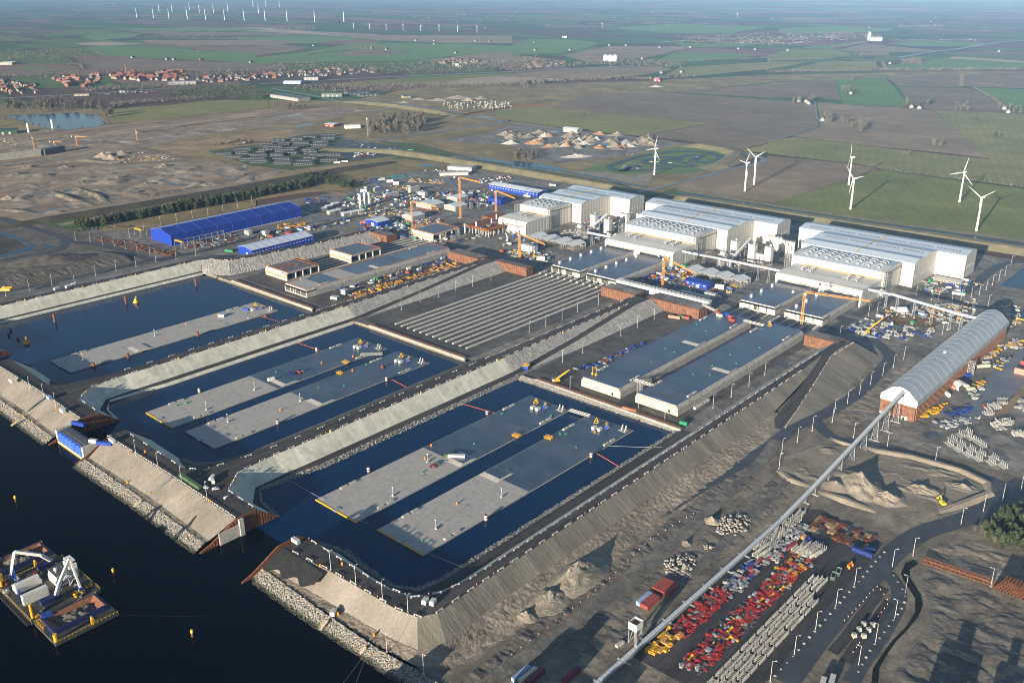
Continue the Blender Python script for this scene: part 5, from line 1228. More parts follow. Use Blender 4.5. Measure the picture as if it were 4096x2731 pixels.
for t,bx,by,ty,tx,ty2,lb in (('A0',320,1400,1260,290,1250,'rust orange tower crane by the grey retaining wall far left'),('A0',508,1365,1305,565,1310,'short yellow tower crane over the dark portal wall'),('A0',715,1370,1258,780,1265,'yellow tower crane right of the dark portal wall'),('A0',1262,1300,1210,1245,1206,'small orange crane mast by the flooded trench')):
 crane((t,bx,by),(t,bx,ty),(t,tx,ty2),None,lb,group='far construction cranes')
# ================================================================== foreground: boats, gate, decks, yards
# ---- gate caisson and pier heads
g=empty('gate_caisson',(-646,235,0),0,'floating gate with bright blue ribbed front and pale end columns closing the middle basin','gate')
q=MB();q.bb(-22,22,-3,6,-3,9.4);q.build('caisson',M_DARKSTEEL,g)
q=MB();q.bb(-22.6,-20,-5,6,-3,10.4);q.bb(20,22.6,-5,6,-3,10.4);q.build('end_column',M_CONCW,g)
for k in range(7):
 q=MB();q.cyl((-17.4+k*5.8,-2.6,2.4),(-17.4+k*5.8,-2.6,9.2),2.75,n=12);q.build('blue_panel',M_GATEBLUE if 'M_GATEBLUE' in globals() else paint('gate_blue',(.03,.10,.62),.2,.4,.5,dirt=(.10,.2,.7)),g)
M_GATEBLUE=MATS['gate_blue']
q=MB();q.bb(-20,20,-5.6,-2.8,-2,2.2);q.build('sill',M_CREAMP,g);q=MB();q.bb(-20,20,-5.8,-5.6,.6,1.2);q.build('yellow_band',M_YEL,g)
q=MB();q.bb(-22,22,-1,5,9.4,9.7)
for k in range(15):q.bar((-21+k*3,-1,9.7),(-21+k*3,-1,10.9),.13)
q.bar((-21,-1,10.8),(21,-1,10.8),.1);q.build('walkway',M_DARKSTEEL,g)  # dark top stands for the shaded gap behind the front
def end_wall(x,label,d,conc=True):
 r=empty('pier_end_wall',(x,248,0),0,label,'retaining wall');pr=[(-25,-2),(-25,.6),(-17,3.2),(1,12.1),(15,12.1),(32,-.5),(32,-2)]
 q=MB();q.prism(pr,0,d*.8,'x');q.build('sheet_piling',M_RUST,r)
 q=MB()
 for k in range(30):
  y=-28+k*2;zt=[0,0]; 
  for (a,za),(b,zb) in zip(pr[1:-1],pr[2:-1]):
   if a<=y<=b:zt=za+(zb-za)*(y-a)/(b-a)
  if isinstance(zt,list):continue
  q.bb(min(d*.8,d*1.25),max(d*.8,d*1.25),y,y+1,-2,max(.2,zt-.3))
 q.build('pile_rib',M_RUST,r)
 if conc:
  q=MB();q.bb(min(d*1.3,d*2.2),max(d*1.3,d*2.2),-12,3.5,-2,8);q.bb(min(d*1.3,d*3),max(d*1.3,d*3),2,5,-2,11.6);q.build('gate_stop',M_CONCW,r)
 return r
end_wall(-456.5,'rusty sheet pile pier end with a pale concrete gate stop',1);end_wall(-623,'pier end wall beside the blue gate, container on top',-1,True);end_wall(-668.5,'rusty pier end wall left of the blue gate',1,False)
end_wall(-880,'dark rusty sheet pile end at the left edge, across the farthest basin mouth',1,False);end_wall(-411,'foremost pier end wall under the white office cabin',-1,False);end_wall(-835,'pier end wall facing the mouth of the farthest basin',-1,False)
fb=empty('fabric_cover',(0,0,0),0,'torn dark geotextile sheet draped over the foremost sand slope','geotextile')
def fsheet(u,v):
 x=-409+u*40;y=250.3-v*14*(1-.35*u+.12*math.sin(u*17));return (x,y,12.25-max(0,(250-y))*.50+.12*math.sin(x*2.1)*math.sin(y*1.7))
q=MB();q.grid(fsheet,40,12);q.build('sheet',M_FABRIC,fb)
# ---- mooring piles, buoys
mp=empty('mooring_pile',(0,0,-2),0,'tall rusty steel mooring pile standing free in the farthest basin','mooring pile','tall piles in the farthest basin')
q=MB();q.cyl((0,0,0),(0,0,10.5),1.15,n=14);q.build('pile',M_RUST,mp);q=MB();q.cyl((0,0,10.5),(0,0,10.8),1.25,n=14);q.bb(.9,1.3,-.3,.3,3,10.5);q.build('cap',M_RUST,mp)
k=0
for x,y in ((505,1390),(1158,1222),(1802,1058)):
 p=at('B0',x,y,0)
 if k==0:mp.location=(p.x,p.y,-2)
 else:copy_tree(mp,(p.x,p.y,-2))
 k+=1
for t,x,y in (('B0',98,1468),('B0',82,1515),('B0',165,1552)):p=at(t,x,y,0);copy_tree(mp,(p.x,p.y,-8),label='short mooring pile stub near the left edge of the farthest basin',group='pile stubs')
for t,x,y in (('C0',863,235),('C0',1178,148),('B0',1818,1518),('B1',90,1350)):p=at(t,x,y,0);copy_tree(mp,(p.x,p.y,-6.5),label='short rusty pile against the lone pale element',group='piles along the lone element')
mb_=empty('banded_pile',(0,0,-2),0,'mooring pile with white bands beside the pair of middle elements','mooring pile','white banded piles of the middle basin')
q=MB();q.cyl((0,0,0),(0,0,6.5),1.0,n=14);q.build('pile',M_RUST,mb_)
for z in (3.0,4.8):q=MB();q.cyl((0,0,z),(0,0,z+1.1),1.08,n=14);q.build('white_band',M_WHITE,mb_)
k=0
for t,x,y,lb in (('C0',1832,470,0),('C1',558,92,0),('C1',200,760,0),('C1',1200,365,0),('C1',1034,1200,1),('C1',2122,675,1),('D1',2112,75,1),('C2',726,1065,1)):
 p=at(t,x,y,0)
 if k==0:mb_.location=(p.x,p.y,-2)
 else:copy_tree(mb_,(p.x,p.y,-2),label='white banded mooring pile beside the foremost pair of elements' if lb else None,group='banded piles of the foremost basin' if lb else None)
 k+=1
by=empty('marker_pile',(0,0,-1),0,'yellow capped marker post standing in the open dark sea','marker post','yellow sea markers')
q=MB();q.cyl((0,0,0),(0,0,3.6),.6,n=12);q.build('post',M_RUST,by);q=MB();q.cyl((0,0,3.6),(0,0,5.2),.75,n=12);q.cyl((0,0,5.2),(0,0,5.6),.4,n=8);q.build('cap',M_SAFETY,by)
for k,(t,x,y) in enumerate((('C0',146,1468),('D0',1046,572),('D0',1768,1138))):
 p=at(t,x,y,0)
 if k==0:by.location=(p.x,p.y,-1)
 else:copy_tree(by,(p.x,p.y,-1))
def buoy(t,x,y,s,label):
 p=at(t,x,y,0);r=empty('work_buoy',(p.x,p.y,0),.6,label,'buoy','yellow work buoys');q=MB();q.cyl((0,0,-.5),(0,0,1.6*s),2.6*s,2.3*s,n=14);q.build('float',M_YEL,r);q=MB();q.box((0,0,1.6*s),(2*s,2*s,2*s));q.bar((.6*s,0,3.6*s),(.6*s,0,5.6*s),.4*s);q.bar((-.2*s,0,5.2*s),(1.2*s,0,5.2*s),.4*s);q.build('superstructure',M_YEL,r)
buoy('B0',1250,1208,1.25,'yellow work buoy floating in the middle of the farthest basin');buoy('C0',243,18,1.2,'yellow work buoy near the left mouth of the farthest basin')
def float_line(t,a,b,n,label):
 p=at(t,*a,0);e=at(t,*b,0);q=MB()
 for k in range(n+1):
  c=p.lerp(e,k/n);c.z=.1+.0;q.cyl((c.x-p.x-.3,c.y-p.y,.2),(c.x-p.x+.3,c.y-p.y,.2),.26,n=8)
 for k in range(n):a_,b_=(e-p)*(k/n),(e-p)*((k+1)/n);q.bar((a_.x,a_.y,.15),(b_.x,b_.y,.15),.03)
 o=q.build('float_line',M_ORNGF,loc=(p.x,p.y,0));tag(o,label,'float line','orange float lines')
M_ORNGF=paint('float_orange',(.85,.20,.08),.1,.5)
float_line('C1',(1240,345),(1390,425),14,'orange float line from the banded pile to the concrete dike');float_line('C1',(370,8),(610,90),22,'orange float line by the head of the middle basin')
float_line('C1',(1870,565),(2220,665),24,'orange float line from the rocky bank to the red telehandler element');float_line('C2',(775,1025),(985,1150),15,'orange float line at the outer rocky bank');float_line('B1',(0,1320),(215,1390),12,'orange float line near the head of the farthest basin')
def cable(P,label,w=.12,mt=None):
 o=Vector(P[0]);q=MB()
 for a,b in zip(P,P[1:]):
  n=8;a=Vector(a);b=Vector(b)
  for k in range(n):
   f0,f1=k/n,(k+1)/n;s=lambda f:-4*f*(1-f)*(b-a).length*.006
   q.bar(a.lerp(b,f0)+Vector((0,0,s(f0)))-o,a.lerp(b,f1)+Vector((0,0,s(f1)))-o,w)
 tag(q.build('mooring_line',mt or M_GREYP,loc=tuple(o)),label,'mooring line')
cable([at('D1',1560,365,1.5),at('D1',1900,500,2.5)],'mooring line from the element corner to the rocky inner bank')
cable([at('D1',925,60,1.5),at('D1',1040,105,.4)],'short mooring line off the telehandler element')
cable([at('C1',620,1450,1.5),at('C1',310,1270,2)],'mooring line from the telehandler element to the concrete dike')
cable([at('C2',880,955,1.5),at('C2',1380,970,2.5)],'long slack line from the outer element to the outer bank')
cable([at('D0',1045,938,3),at('D1',420,955,3)],'very long thin line from the dredger to the sea slope',.02,M_DARKSTEEL)
cable([at('D1',975,1330,3.5),at('D1',795,1570,4)],'left of two mooring lines leaving the rock armour',.06);cable([at('D1',1005,1330,3.5),at('D1',915,1570,4)],'right of two mooring lines leaving the rock armour',.06)

# ---- small equipment makers
CON_L=6.06
def container(L_,mt,name='shipping_container'):
 r=empty(name);q=MB();q.bb(-1.22,1.22,0,L_,.1,2.59);q.build('body',mt,r)
 q=MB();n=int(L_/.9)
 for k in range(n):
  y=.3+k*(L_-.5)/n;q.bb(-1.27,-1.22,y,y+.35,.3,2.45);q.bb(1.22,1.27,y,y+.35,.3,2.45)
 for k in range(n):y=.3+k*(L_-.5)/n;q.bb(-1.15,1.15,y,y+.35,2.59,2.64)
 q.build('corrugation',mt,r);q=MB();q.bb(-1.15,-.03,-.06,0,.2,2.5);q.bb(.03,1.15,-.06,0,.2,2.5)
 for x in (-.8,-.35,.35,.8):q.bar((x,-.09,.2),(x,-.09,2.5),.06)
 q.build('door',mt,r);return r
PROTO={}
def proto(key,maker):
 """first use moves the original, later uses copy it"""
 if key not in PROTO:PROTO[key]=[maker(),False]
 e=PROTO[key]
 if not e[1]:e[1]=True;return e[0]
 return copy_tree(e[0])
def put(key,maker,loc,rz,label,cat,group=None,scale=None):
 o=proto(key,maker);o.location=loc;o.rotation_euler=(0,0,rz);o.scale=(1,1,1) if scale is None else (scale if hasattr(scale,'__len__') else (scale,)*3)
 o['label']=label;o['category']=cat
 if group:o['group']=group
 elif 'group' in o:del o['group']
 return o
CC={'red':M_BROWNP,'blue':paint('container_blue',(.03,.10,.30),.2,.5,.5),'white':M_WHITE,'green':M_GREEN,'dkgreen':paint('container_olive',(.07,.12,.06),.15,.6),'orange':paint('container_orange',(.55,.17,.08),.15,.6),'grey':M_GREYP,'lblue':paint('container_pale_blue',(.23,.33,.5),.2,.5,.5),'sblue':M_BLUE,'salmon':paint('container_salmon',(.55,.2,.14),.15,.6),'maroon':paint('container_maroon',(.16,.02,.05),.2,.6),'cream':M_CREAMP,'navy':M_NAVY}
def con(col,L_,loc,rz,label,group=None):return put(('con',col,L_),lambda:container(L_,CC[col]),loc,rz,label,'container',group)
def cabin_make(mt,L_=6,w=2.5,h=2.7):
 r=empty('site_cabin');q=MB();q.bb(-w/2,w/2,0,L_,.15,h);q.build('body',mt,r);q=MB();q.bb(-w/2-.06,w/2+.06,-.06,L_+.06,h,h+.14);q.build('roof',M_GREYP,r)
 q=MB()
 for y in (L_*.25,L_*.72):q.bb(w/2,w/2+.05,y-.6,y+.6,1.1,2.1);q.bb(-w/2-.05,-w/2,y-.6,y+.6,1.1,2.1)
 q.bb(-.5,.5,-.05,0,1.1,2.1);q.build('window',M_GLASS,r);q=MB();q.bb(w/2,w/2+.06,L_*.43,L_*.43+.9,.2,2.2);q.build('door',M_GREYP,r);return r
def cabin(loc,rz,label,mt='white',L_=6,group=None):return put(('cab',mt,L_),lambda:cabin_make({'white':M_WHITE,'grey':M_CLAD,'blue':M_BLUE,'dark':paint('cabin_dark',(.07,.075,.08),.15,.5),'lgrey':M_GREYP}[mt],L_),loc,rz,label,'cabin',group)
def car_make(mt,kind='car'):
 r=empty('parked_car' if kind=='car' else 'van');L_,w,h=(4.5,1.8,1.45) if kind=='car' else (5.8,2.0,2.3)
 q=MB()
 if kind=='car':pr=[(-2.25,.35),(-2.25,.85),(-1.3,.95),(-.6,1.42),(1.2,1.45),(2.1,.95),(2.25,.8),(2.25,.35)]
 else:pr=[(-2.9,.4),(-2.9,1.1),(-2.2,1.25),(-1.5,2.2),(2.9,2.3),(2.9,.4)]
 q.prism(pr,-w/2,w/2,'x');q.build('body',mt,r);q=MB()
 if kind=='car':q.prism([(-1.2,.97),(-.58,1.36),(1.15,1.38),(1.9,.97)],-w/2-.02,w/2+.02,'x')
 else:q.prism([(-2.1,1.3),(-1.5,2.05),(-.5,2.05),(-.5,1.3)],-w/2-.02,w/2+.02,'x')
 q.build('window',M_GLASS,r)
 for y in (-L_*.31,L_*.31):
  for s in (-1,1):q=MB();q.cyl((s*(w/2-.2),y,.33),(s*(w/2+.02),y,.33),.33,n=10);q.build('wheel',M_BLACK,r)
 return r
CARM=[('white',M_WHITE),('grey',M_GREYP),('black',M_BLACK),('red',M_RED),('blue',CC['blue'])]
def car(k,loc,rz,label,group=None,kind='car'):return put((kind,CARM[k][0]),lambda:car_make(CARM[k][1],kind),loc,rz,label,'car' if kind=='car' else 'van',group)
def lamp_make():
 r=empty('street_lamp');q=MB();q.cyl((0,0,.3),(0,0,12),.13,.08,n=6);q.bar((0,0,12),(1.4,0,12.25),.09);q.build('pole',M_LAMP,r);q=MB();q.box((1.7,0,12.2),(1.0,.45,.18));q.build('lamp_head',M_LAMP,r);q=MB();q.box((0,0,-.2),(1.0,1.0,.6));q.build('footing',M_CONCW,r);return r
M_LAMP=paint('lamp_grey',(.55,.55,.54),.08,.4,.5)
def lamp(loc,rz,label,group,s=1.0):return put('lamp',lamp_make,loc,rz,label,'street lamp',group,s)
def bar_make():
 r=empty('guard_barrier');q=MB();q.bb(-.18,.18,-2.6,2.6,.6,.9)
 for y in (-2,0,2):q.bar((0,y,0),(0,y,1.1),.22)
 q.build('rail',M_GREYP,r);q=MB()
 for y in (-2,2):q.box((0,y,0),(.9,.9,.5),top=(.7,.7))
 q.build('block',M_CONCW,r);return r
def barrier(loc,rz,label,group):return put('bar',bar_make,loc,rz,label,'barrier',group)
def post_make():
 r=empty('marker_post');q=MB();q.box((0,0,0),(.3,.3,1.5));q.build('post',M_RED,r);q=MB();q.box((0,0,.6),(.34,.34,.4));q.build('white_band',M_WHITE,r);return r
def post(loc,label,group):return put('post',post_make,loc,0,label,'marker post',group)
def drum_make(mt):
 r=empty('safety_drum');q=MB();q.cyl((0,0,0),(0,0,1.5),.62,.55,n=10);q.build('drum',mt,r);q=MB();q.cyl((0,0,1.5),(0,0,1.8),.35,n=8);q.build('lid',mt,r);return r
def drum(loc,label,group,col='yellow'):return put('drum'+col,lambda:drum_make(M_YEL if col=='yellow' else M_ORNG),loc,0,label,'drum',group)
def aframe_make():
 r=empty('lifting_frame');q=MB()
 for i in (-1.8,1.8):
  for j in (-1.8,1.8):q.bar((i,j,0),(0,0,3.8),.35)
 for z,s in ((.1,1.8),(1.7,1.05)):
  for a,b in (((-s,-s),(s,-s)),((s,-s),(s,s)),((s,s),(-s,s)),((-s,s),(-s,-s))):q.bar((*a,z),(*b,z),.25)
 q.build('frame',M_YEL,r);return r
def genset_make(mt):
 r=empty('generator');q=MB();q.bb(-1.3,1.3,-2,2,.2,2.5);q.build('housing',mt,r);q=MB();q.bb(1.3,1.36,-1.5,1.5,.5,2.0);q.bb(-.8,.8,-1.5,1.2,2.5,2.6);q.build('louvre',M_GREYP,r);q=MB();q.bb(-1.4,1.4,-2.1,2.1,0,.2);q.build('skid',M_DARKSTEEL,r);return r
def ltower_make():
 r=empty('light_tower');q=MB();q.box((0,0,.3),(1.2,1.8,1.0));q.build('trailer',M_GREYP,r);q=MB();q.bar((0,0,1.5),(0,0,6.5),.14);q.build('mast',M_LAMP,r);q=MB();q.box((0,0,6.5),(.9,.4,.5));q.build('floodlight',M_WHITE,r);return r
def horn_make():
 r=empty('guide_fin');q=MB()
 for s in (-1.6,1.6):q.prism([(-1.6,.5),(1.4,.5),(.6,2),(.9,4.3),(.3,4.6),(-.6,2.2)],s-.35,s+.35,'x')
 q.build('fin',M_CONCW,r);q=MB();q.bb(-3.4,3.4,-2.6,2.2,0,.5);q.build('base',M_STEEL,r);return r
def bollard_make():
 r=empty('mooring_bollard');q=MB();q.bb(-.9,.9,-.5,.5,0,.3);q.cyl((-.4,0,.3),(-.4,0,1.1),.3,n=8);q.cyl((.4,0,.3),(.4,0,1.1),.3,n=8);q.build('bollard',M_GREEN,r);return r
def tele_make():
 r=empty('telehandler');q=MB();q.bb(-1.1,1.1,-2.4,2.2,.8,1.6);q.bb(-1.1,0,-1.0,.6,1.6,2.6);q.build('chassis',M_RED,r);q=MB();q.bb(-1.12,-.02,-.9,.5,1.7,2.45);q.build('cab_window',M_GLASS,r);q=MB();q.bar((.6,2,1.9),(.6,-4.4,2.5),.5);q.bar((.6,-4.4,2.5),(.6,-4.8,.4),.35);q.build('boom',M_DARKSTEEL,r)
 for y in (-1.7,1.5):
  for s in (-1,1):q=MB();q.cyl((s*.9,y,.75),(s*1.4,y,.75),.75,n=12);q.build('wheel',M_BLACK,r)
 return r
def cage_make():
 r=empty('access_cage');q=MB();q.bb(-3,3,-1.3,1.3,0,.25)
 for k in range(7):
  for y in (-1.3,1.3):q.bar((-3+k,y,.25),(-3+k,y,2),.16)
 for y in (-1.3,1.3):
  for z in (1.1,2):q.bar((-3,y,z),(3,y,z),.16)
 q.build('cage',M_YEL,r);return r
M_MISC=[M_WHITE,M_GREYP,M_BLUE]
def deck_set(x0,y0,W_,L_,z,ds,seed,rich=True,beam=False):
 """loose gear on a floating element; ds says which element"""
 rg=random.Random(seed);P=lambda fx,fy:(x0+fx*W_,y0+fy*L_,z)
 nm=lambda a: f'{a} on the {ds}'
 if rich:
  put('aframe',aframe_make,P(.30,.965),.4,nm('yellow lifting frame at the inland corner'),'lifting frame');put('aframe',aframe_make,P(.52,.968),.2,nm('second yellow lifting frame from the inland corner'),'lifting frame',None,.75)
  put('gen_w',lambda:genset_make(M_WHITE),P(.44,.915),0,nm('white generator left of its twin'),'generator');put('gen_w',lambda:genset_make(M_WHITE),P(.55,.918),0,nm('white generator right of its twin'),'generator')
  put('gen_b',lambda:genset_make(M_BLUE),P(.60,.948),0,nm('blue equipment box'),'container');put('horn',horn_make,P(.88,.975),0,nm('pair of pale guide fins'),'guide fins')
 for k in range(5):put('boll',bollard_make,P(rg.uniform(.06,.94),rg.uniform(.04,.96)),rg.random(),nm('green mooring bollard'),'bollard','green bollards on the '+ds)
 for k in range(2):put('lt',ltower_make,P(rg.uniform(.15,.85),(.13,.4,.7)[k]+rg.uniform(-.04,.04)),rg.random(),nm('mast light trailer'),'light tower','light trailers on the '+ds)
 for k in range(2):drum(P(rg.uniform(.05,.95),rg.uniform(.05,.95)),nm('orange drum'),'orange drums on the '+ds,'orange')
deck_set(-395,310.5,42,217,.85,'outermost floating element',1);deck_set(-453.5,307,42,217,.85,'telehandler element',2)
deck_set(-610,301.3,42,217,.85,'yellow cage element',3);deck_set(-665.3,298.8,42,217,.85,'white trailer element',4);deck_set(-833.3,295,42,217,.85,'lone pale element',5)
put('tele',tele_make,(*at('C1',1625,1150,.85).xy,.9),2.3,'red telehandler on the foremost floating element','telehandler');put('tele',tele_make,(*at('C1',395,290,.85).xy,.9),2.0,'red telehandler on the element with the white trailer','telehandler');put('tele',tele_make,(*at('C1',1165,240,.85).xy,.9),.6,'red telehandler near the inland end of the yellow cage element','telehandler')
for t,x,y,lb in (('C1',825,195,'yellow access cage hanging on the edge of the white trailer element'),('C1',768,295,'yellow access cage hanging on the edge of its facing element'),('C2',38,870,'yellow access cage left of its twin across the narrow water gap'),('C2',333,888,'yellow access cage right of its twin across the narrow water gap')):
 p=at(t,x,y,.85);put('cage',cage_make,(p.x,p.y,.9),.1,lb,'access cage')
con('white',12.19,(*at('C1',1765,1065,.85).xy,.9),R(-52),'white long container beside the raised pad on the telehandler element');con('dkgreen',6.06,(*at('C1',1730,1060,.85).xy,.9),R(-40),'green container next to the white one on the telehandler element')
con('white',6.06,(*at('C1',112,372,.85).xy,1.6),R(-10),'white trailer box on the element with the steel trusses');con('navy',6.06,(*at('C1',320,318,.85).xy,.9),R(60),'dark blue box beside a red telehandler');con('white',6.06,(*at('B0',2012,1340,.85).xy,.9),R(-60),'white box on the lone pale element');con('sblue',6.06,(*at('B0',2236,1282,.85).xy,.9),R(-60),'blue box at the inland end of the lone pale element')
tr=empty('steel_truss',(*at('C1',960,120,.85).xy,.95),R(-42),'pair of long blue steel trusses lying on an element','truss');q=MB()
for s in (0,2.6):
 for z in (.1,1.4):q.bar((s,0,z),(s,20,z),.3);q.bar((s+1.3,0,z),(s+1.3,20,z),.3)
 for k in range(11):q.bar((s,k*2,.1),(s+1.3,k*2,.1),.15);q.bar((s,k*2,.1),(s,k*2,1.4),.15);q.bar((s+1.3,k*2,.1),(s+1.3,k*2,1.4),.15);q.bar((s,k*2,1.4),(s+1.3,k*2,1.4),.15)
q.build('truss',M_STEEL,tr)
# foot bridge between the two foremost elements, gangways at the dry pair
def gang(a,b,w,label,z=None):
 a,b=Vector(a),Vector(b);r=empty('gangway',tuple(a),math.atan2((b-a).y,(b-a).x),label,'gangway','white lattice gangways');L_=(b-a).length;q=MB();q.bb(0,L_,-w/2,w/2,0,.25);q.build('deck',M_STEEL,r);q=MB();n=int(L_/1.8)
 for s in (-w/2,w/2):
  q.bar((0,s,1.7),(L_,s,1.7),.2)
  for k in range(n):q.bar((k*L_/n,s,0),((k+1)*L_/n,s,1.7),.14);q.bar((k*L_/n,s,0),(k*L_/n,s,1.7),.14)
 q.build('truss',M_WHITE,r)
gang((*at('C2',530,635,1.5).xy,1.4),(*at('C2',715,690,1.5).xy,1.4),2.2,'white lattice gangway across the gap between the two foremost floating elements')
gang((-391.5,583,12.2),(-374,583,12.2),2.2,'white lattice gangway near the front of the two dry elements');gang((-393,768,12.2),(-372,768,12.2),2,'white lattice gangway at the back of the two dry elements');gang((-447,782,12.6),(-428,774,12.2),2,'white gangway from the long sheet pile wall to the dry element')
r=empty('scaffold_tower',(-386.5,580,2),0,'lattice access tower between the fronts of the dry elements','scaffold');stair_tower(r,0,0,10.5,3.2)
# gear on the dry elements
fr=None
for x in (-426,-422.5):
 rr=empty('bollard_frame',(x,572,11.6),0,f"yellow gallows frame on the front of the dry element, {'left' if x < -424 else 'right'} of the pair",'frame','yellow gallows frames');q=MB();q.box((0,0,0),(1.6,1.6,1.8));q.build('base',M_YEL,rr);q=MB();q.bar((0,0,1.8),(0,0,6.5),.3);q.bar((-1.2,0,6.5),(1.2,0,6.5),.3);q.build('gallows',M_SAFETY,rr)
for i,(x,y,s) in enumerate(((-405,769,0),(-411,773,1),(-416,766,2),(-421,772,0),(-400,762,3))):
 con(['red','sblue','white','red'][s],6.06,(x,y,11.6),R(80),'container at the back of the left dry element, '+['rust red near the gangway','bright blue between red ones','white one','red one next to the yellow frame','red one nearest the deck edge'][i])
put('aframe',aframe_make,(-427,776,11.6),.3,'yellow lifting frame at the back corner of the left dry element','lifting frame');put('aframe',aframe_make,(-370,776,11.6),.3,'yellow lifting frame at the back corner of the right dry element','lifting frame')
for i,x in enumerate((-380,-432)):
 rg=random.Random(i)
 for k in range(6):put('boll',bollard_make,(x+4+rg.random()*32,580+rg.random()*180,11.6),0,f"green bollard on the {'right' if i == 0 else 'left'} dry element",'bollard',f"green bollards on the {'right' if i == 0 else 'left'} dry element")
for k in range(5):q=MB();q.box((0,0,0),(2.4,3.4,2.0));tag(q.build('concrete_block',M_CONCW,loc=(-336,588+k*4.6,2.2)),'grey concrete counterweight block along the outer dry element','concrete block','counterweight blocks')
# blue stack with yellow rail by the gravel ramp, mobile crane, red containers
r=empty('pump_station',(*at('C2',130,250).xy,2),.2,'blue box with yellow railed top at the foot of the gravel ramp','equipment box');q=MB();q.bb(-2.6,2.6,-1.5,1.5,0,3);q.build('box',M_BLUE,r);q=MB()
for k in range(6):q.bar((-2.5+k,-1.5,3),(-2.5+k,-1.5,4.6),.14);q.bar((-2.5+k,1.5,3),(-2.5+k,1.5,4.6),.14)
q.bb(-2.8,2.8,-1.7,1.7,3,3.2);q.bar((-2.6,-1.6,4.6),(2.6,-1.6,4.6),.16);q.bar((-2.6,1.6,4.6),(2.6,1.6,4.6),.16);q.build('guard_rail',M_YEL,r)
def mobile_crane(t,x,y,rz,label,L_=11,up=.62):
 p=at(t,x,y);r=empty('mobile_crane',(p.x,p.y,2),rz,label,'mobile crane');q=MB()
 for s in (-1.5,1.5):q.bb(s-.45,s+.45,-3.2,3.2,0,1.1)
 q.build('crawler',M_BLACK,r);q=MB();q.bb(-1.7,1.7,-3,2.2,1.1,2.9);q.build('house',M_YEL,r);q=MB();q.bb(-1.9,-.7,1.2,3,1.2,3.2);q.build('cab',M_GLASS,r);q=MB();q.bar((.4,-1,2.8),(.4,-1+L_*math.cos(up),2.8+L_*math.sin(up)),1.1);q.bar((.4,-1,2.8),(.4,-1+L_*1.25*math.cos(up),2.8+L_*1.25*math.sin(up)),.7);q.build('boom',M_YEL,r);q=MB();q.bb(-1.8,1.8,-4.4,-3,1.2,3);q.build('counterweight',M_GREYP,r);return r
mobile_crane('C2',415,370,R(-40),'yellow crawler crane working at the head of the foremost basin');mobile_crane('B3',905,1495,R(-35),'yellow telescopic crane beside the rows of blue and white trailers',16)
cr=empty('mobile_crane',(*at('B2',-40,640).xy,2),R(30),'white mobile crane with long thin boom behind the sheet pile block','mobile crane');q=MB();q.bb(-1.3,1.3,-5,5,.8,2.4);q.build('carrier',M_WHITE,cr);q=MB();q.bar((0,0,2.5),(-8,6,26),.8);q.build('boom',M_DARKSTEEL,cr);q=MB();q.bar((0,0,2.5),(-2.6,2,9.5),1.1);q.build('boom_root',M_WHITE,cr)
con('orange',12.19,(*at('C2',1020,625).xy,2.4),R(-84),'orange red container on the quay edge of the foremost basin');con('green',6.06,(*at('C2',1540,755).xy,2.2),R(-80),'green container at the corner of the foremost quay')
for i,(x,y,c) in enumerate(((1435,1345,'salmon'),(1530,1345,'dkgreen'),(1575,1355,'red'))):con(c,12.19 if i==0 else 6.06,(*at('B2',x,y).xy,2),R(-75),['long red and blue container','small olive container','short brown red container'][i]+' at the foot of the longest sheet pile wall')
# ---- barriers, posts, drums, lamps along the crests
def along(P,step,fn,off=0):
 P=[Vector(p) for p in P];acc=off
 for a,b in zip(P,P[1:]):
  d=(b-a);L_=d.length;u=d.normalized();t=acc
  while t<L_:fn(a+u*t,math.atan2(u.y,u.x)-math.pi/2);t+=step
  acc=t-L_
def rails(P,lb,g,stepb=10.5,posts=True,drums=0):
 along(P,stepb,lambda p,a:barrier(tuple(p),a,'white road barrier '+lb,'white barriers '+g))
 if posts:along(P,stepb*1.15,lambda p,a:post(tuple(p),'marker post '+lb,'marker posts '+g),5)
 if drums:along(P,drums,lambda p,a:drum((p.x+.9,p.y,p.z),'yellow drum '+lb,'yellow drums '+g),14)
z12=lambda s:[Vector((x,y,12)) for x,y in s]
rails(z12([(-304.4,735),(-304.4,300),(-308,281),(-316,268.6),(-336,264.6),(-372,265),(-404,265.5)]),'along the inner edge of the outer dike road','of the outer dike inner edge',12)
rails(z12([(-297.6,690),(-297.6,300),(-297,268),(-302,259.6),(-315,256.6),(-368,254.6),(-406,250.8)]),'along the outer edge of the outer dike road','of the outer dike outer edge',12)
rails(z12([(-507,735),(-507.5,333),(-508.4,312),(-506,283),(-490,265),(-458,264)]),'along the dike road above the foremost basin','of the second dike',12,True,90)
rails(z12([(-516.6,760),(-517.6,333),(-519.5,305),(-526,268),(-540,261),(-622,262)]),'along the far edge of the dike road between the near basins','of the second dike far edge',20,True,0)
rails(z12([(-722.5,735),(-722.9,333),(-724,312),(-721,283),(-706,265),(-670,264)]),'along the dike road above the middle basin','of the third dike',18,True,90)
rails(z12([(-732,760),(-733,333),(-735,305)]),'along the far edge of the third dike road','of the third dike far edge',20)
rails(z12([(-936.5,755),(-942.5,660),(-950.5,590),(-960,560.5),(-979,552.5),(-988.5,540),(-994.5,300),(-995.5,200)]),'along the dike road above the farthest basin','of the farthest dike',20,True,60)
rails(z12([(-622,249.6),(-540,250.6),(-458,249.6)]),'along the sea edge of the middle pier','of the middle pier sea edge',6.5,False);rails(z12([(-833,249.6),(-750,250.6),(-670,249.6)]),'along the sea edge of the far pier','of the far pier sea edge',7,False)
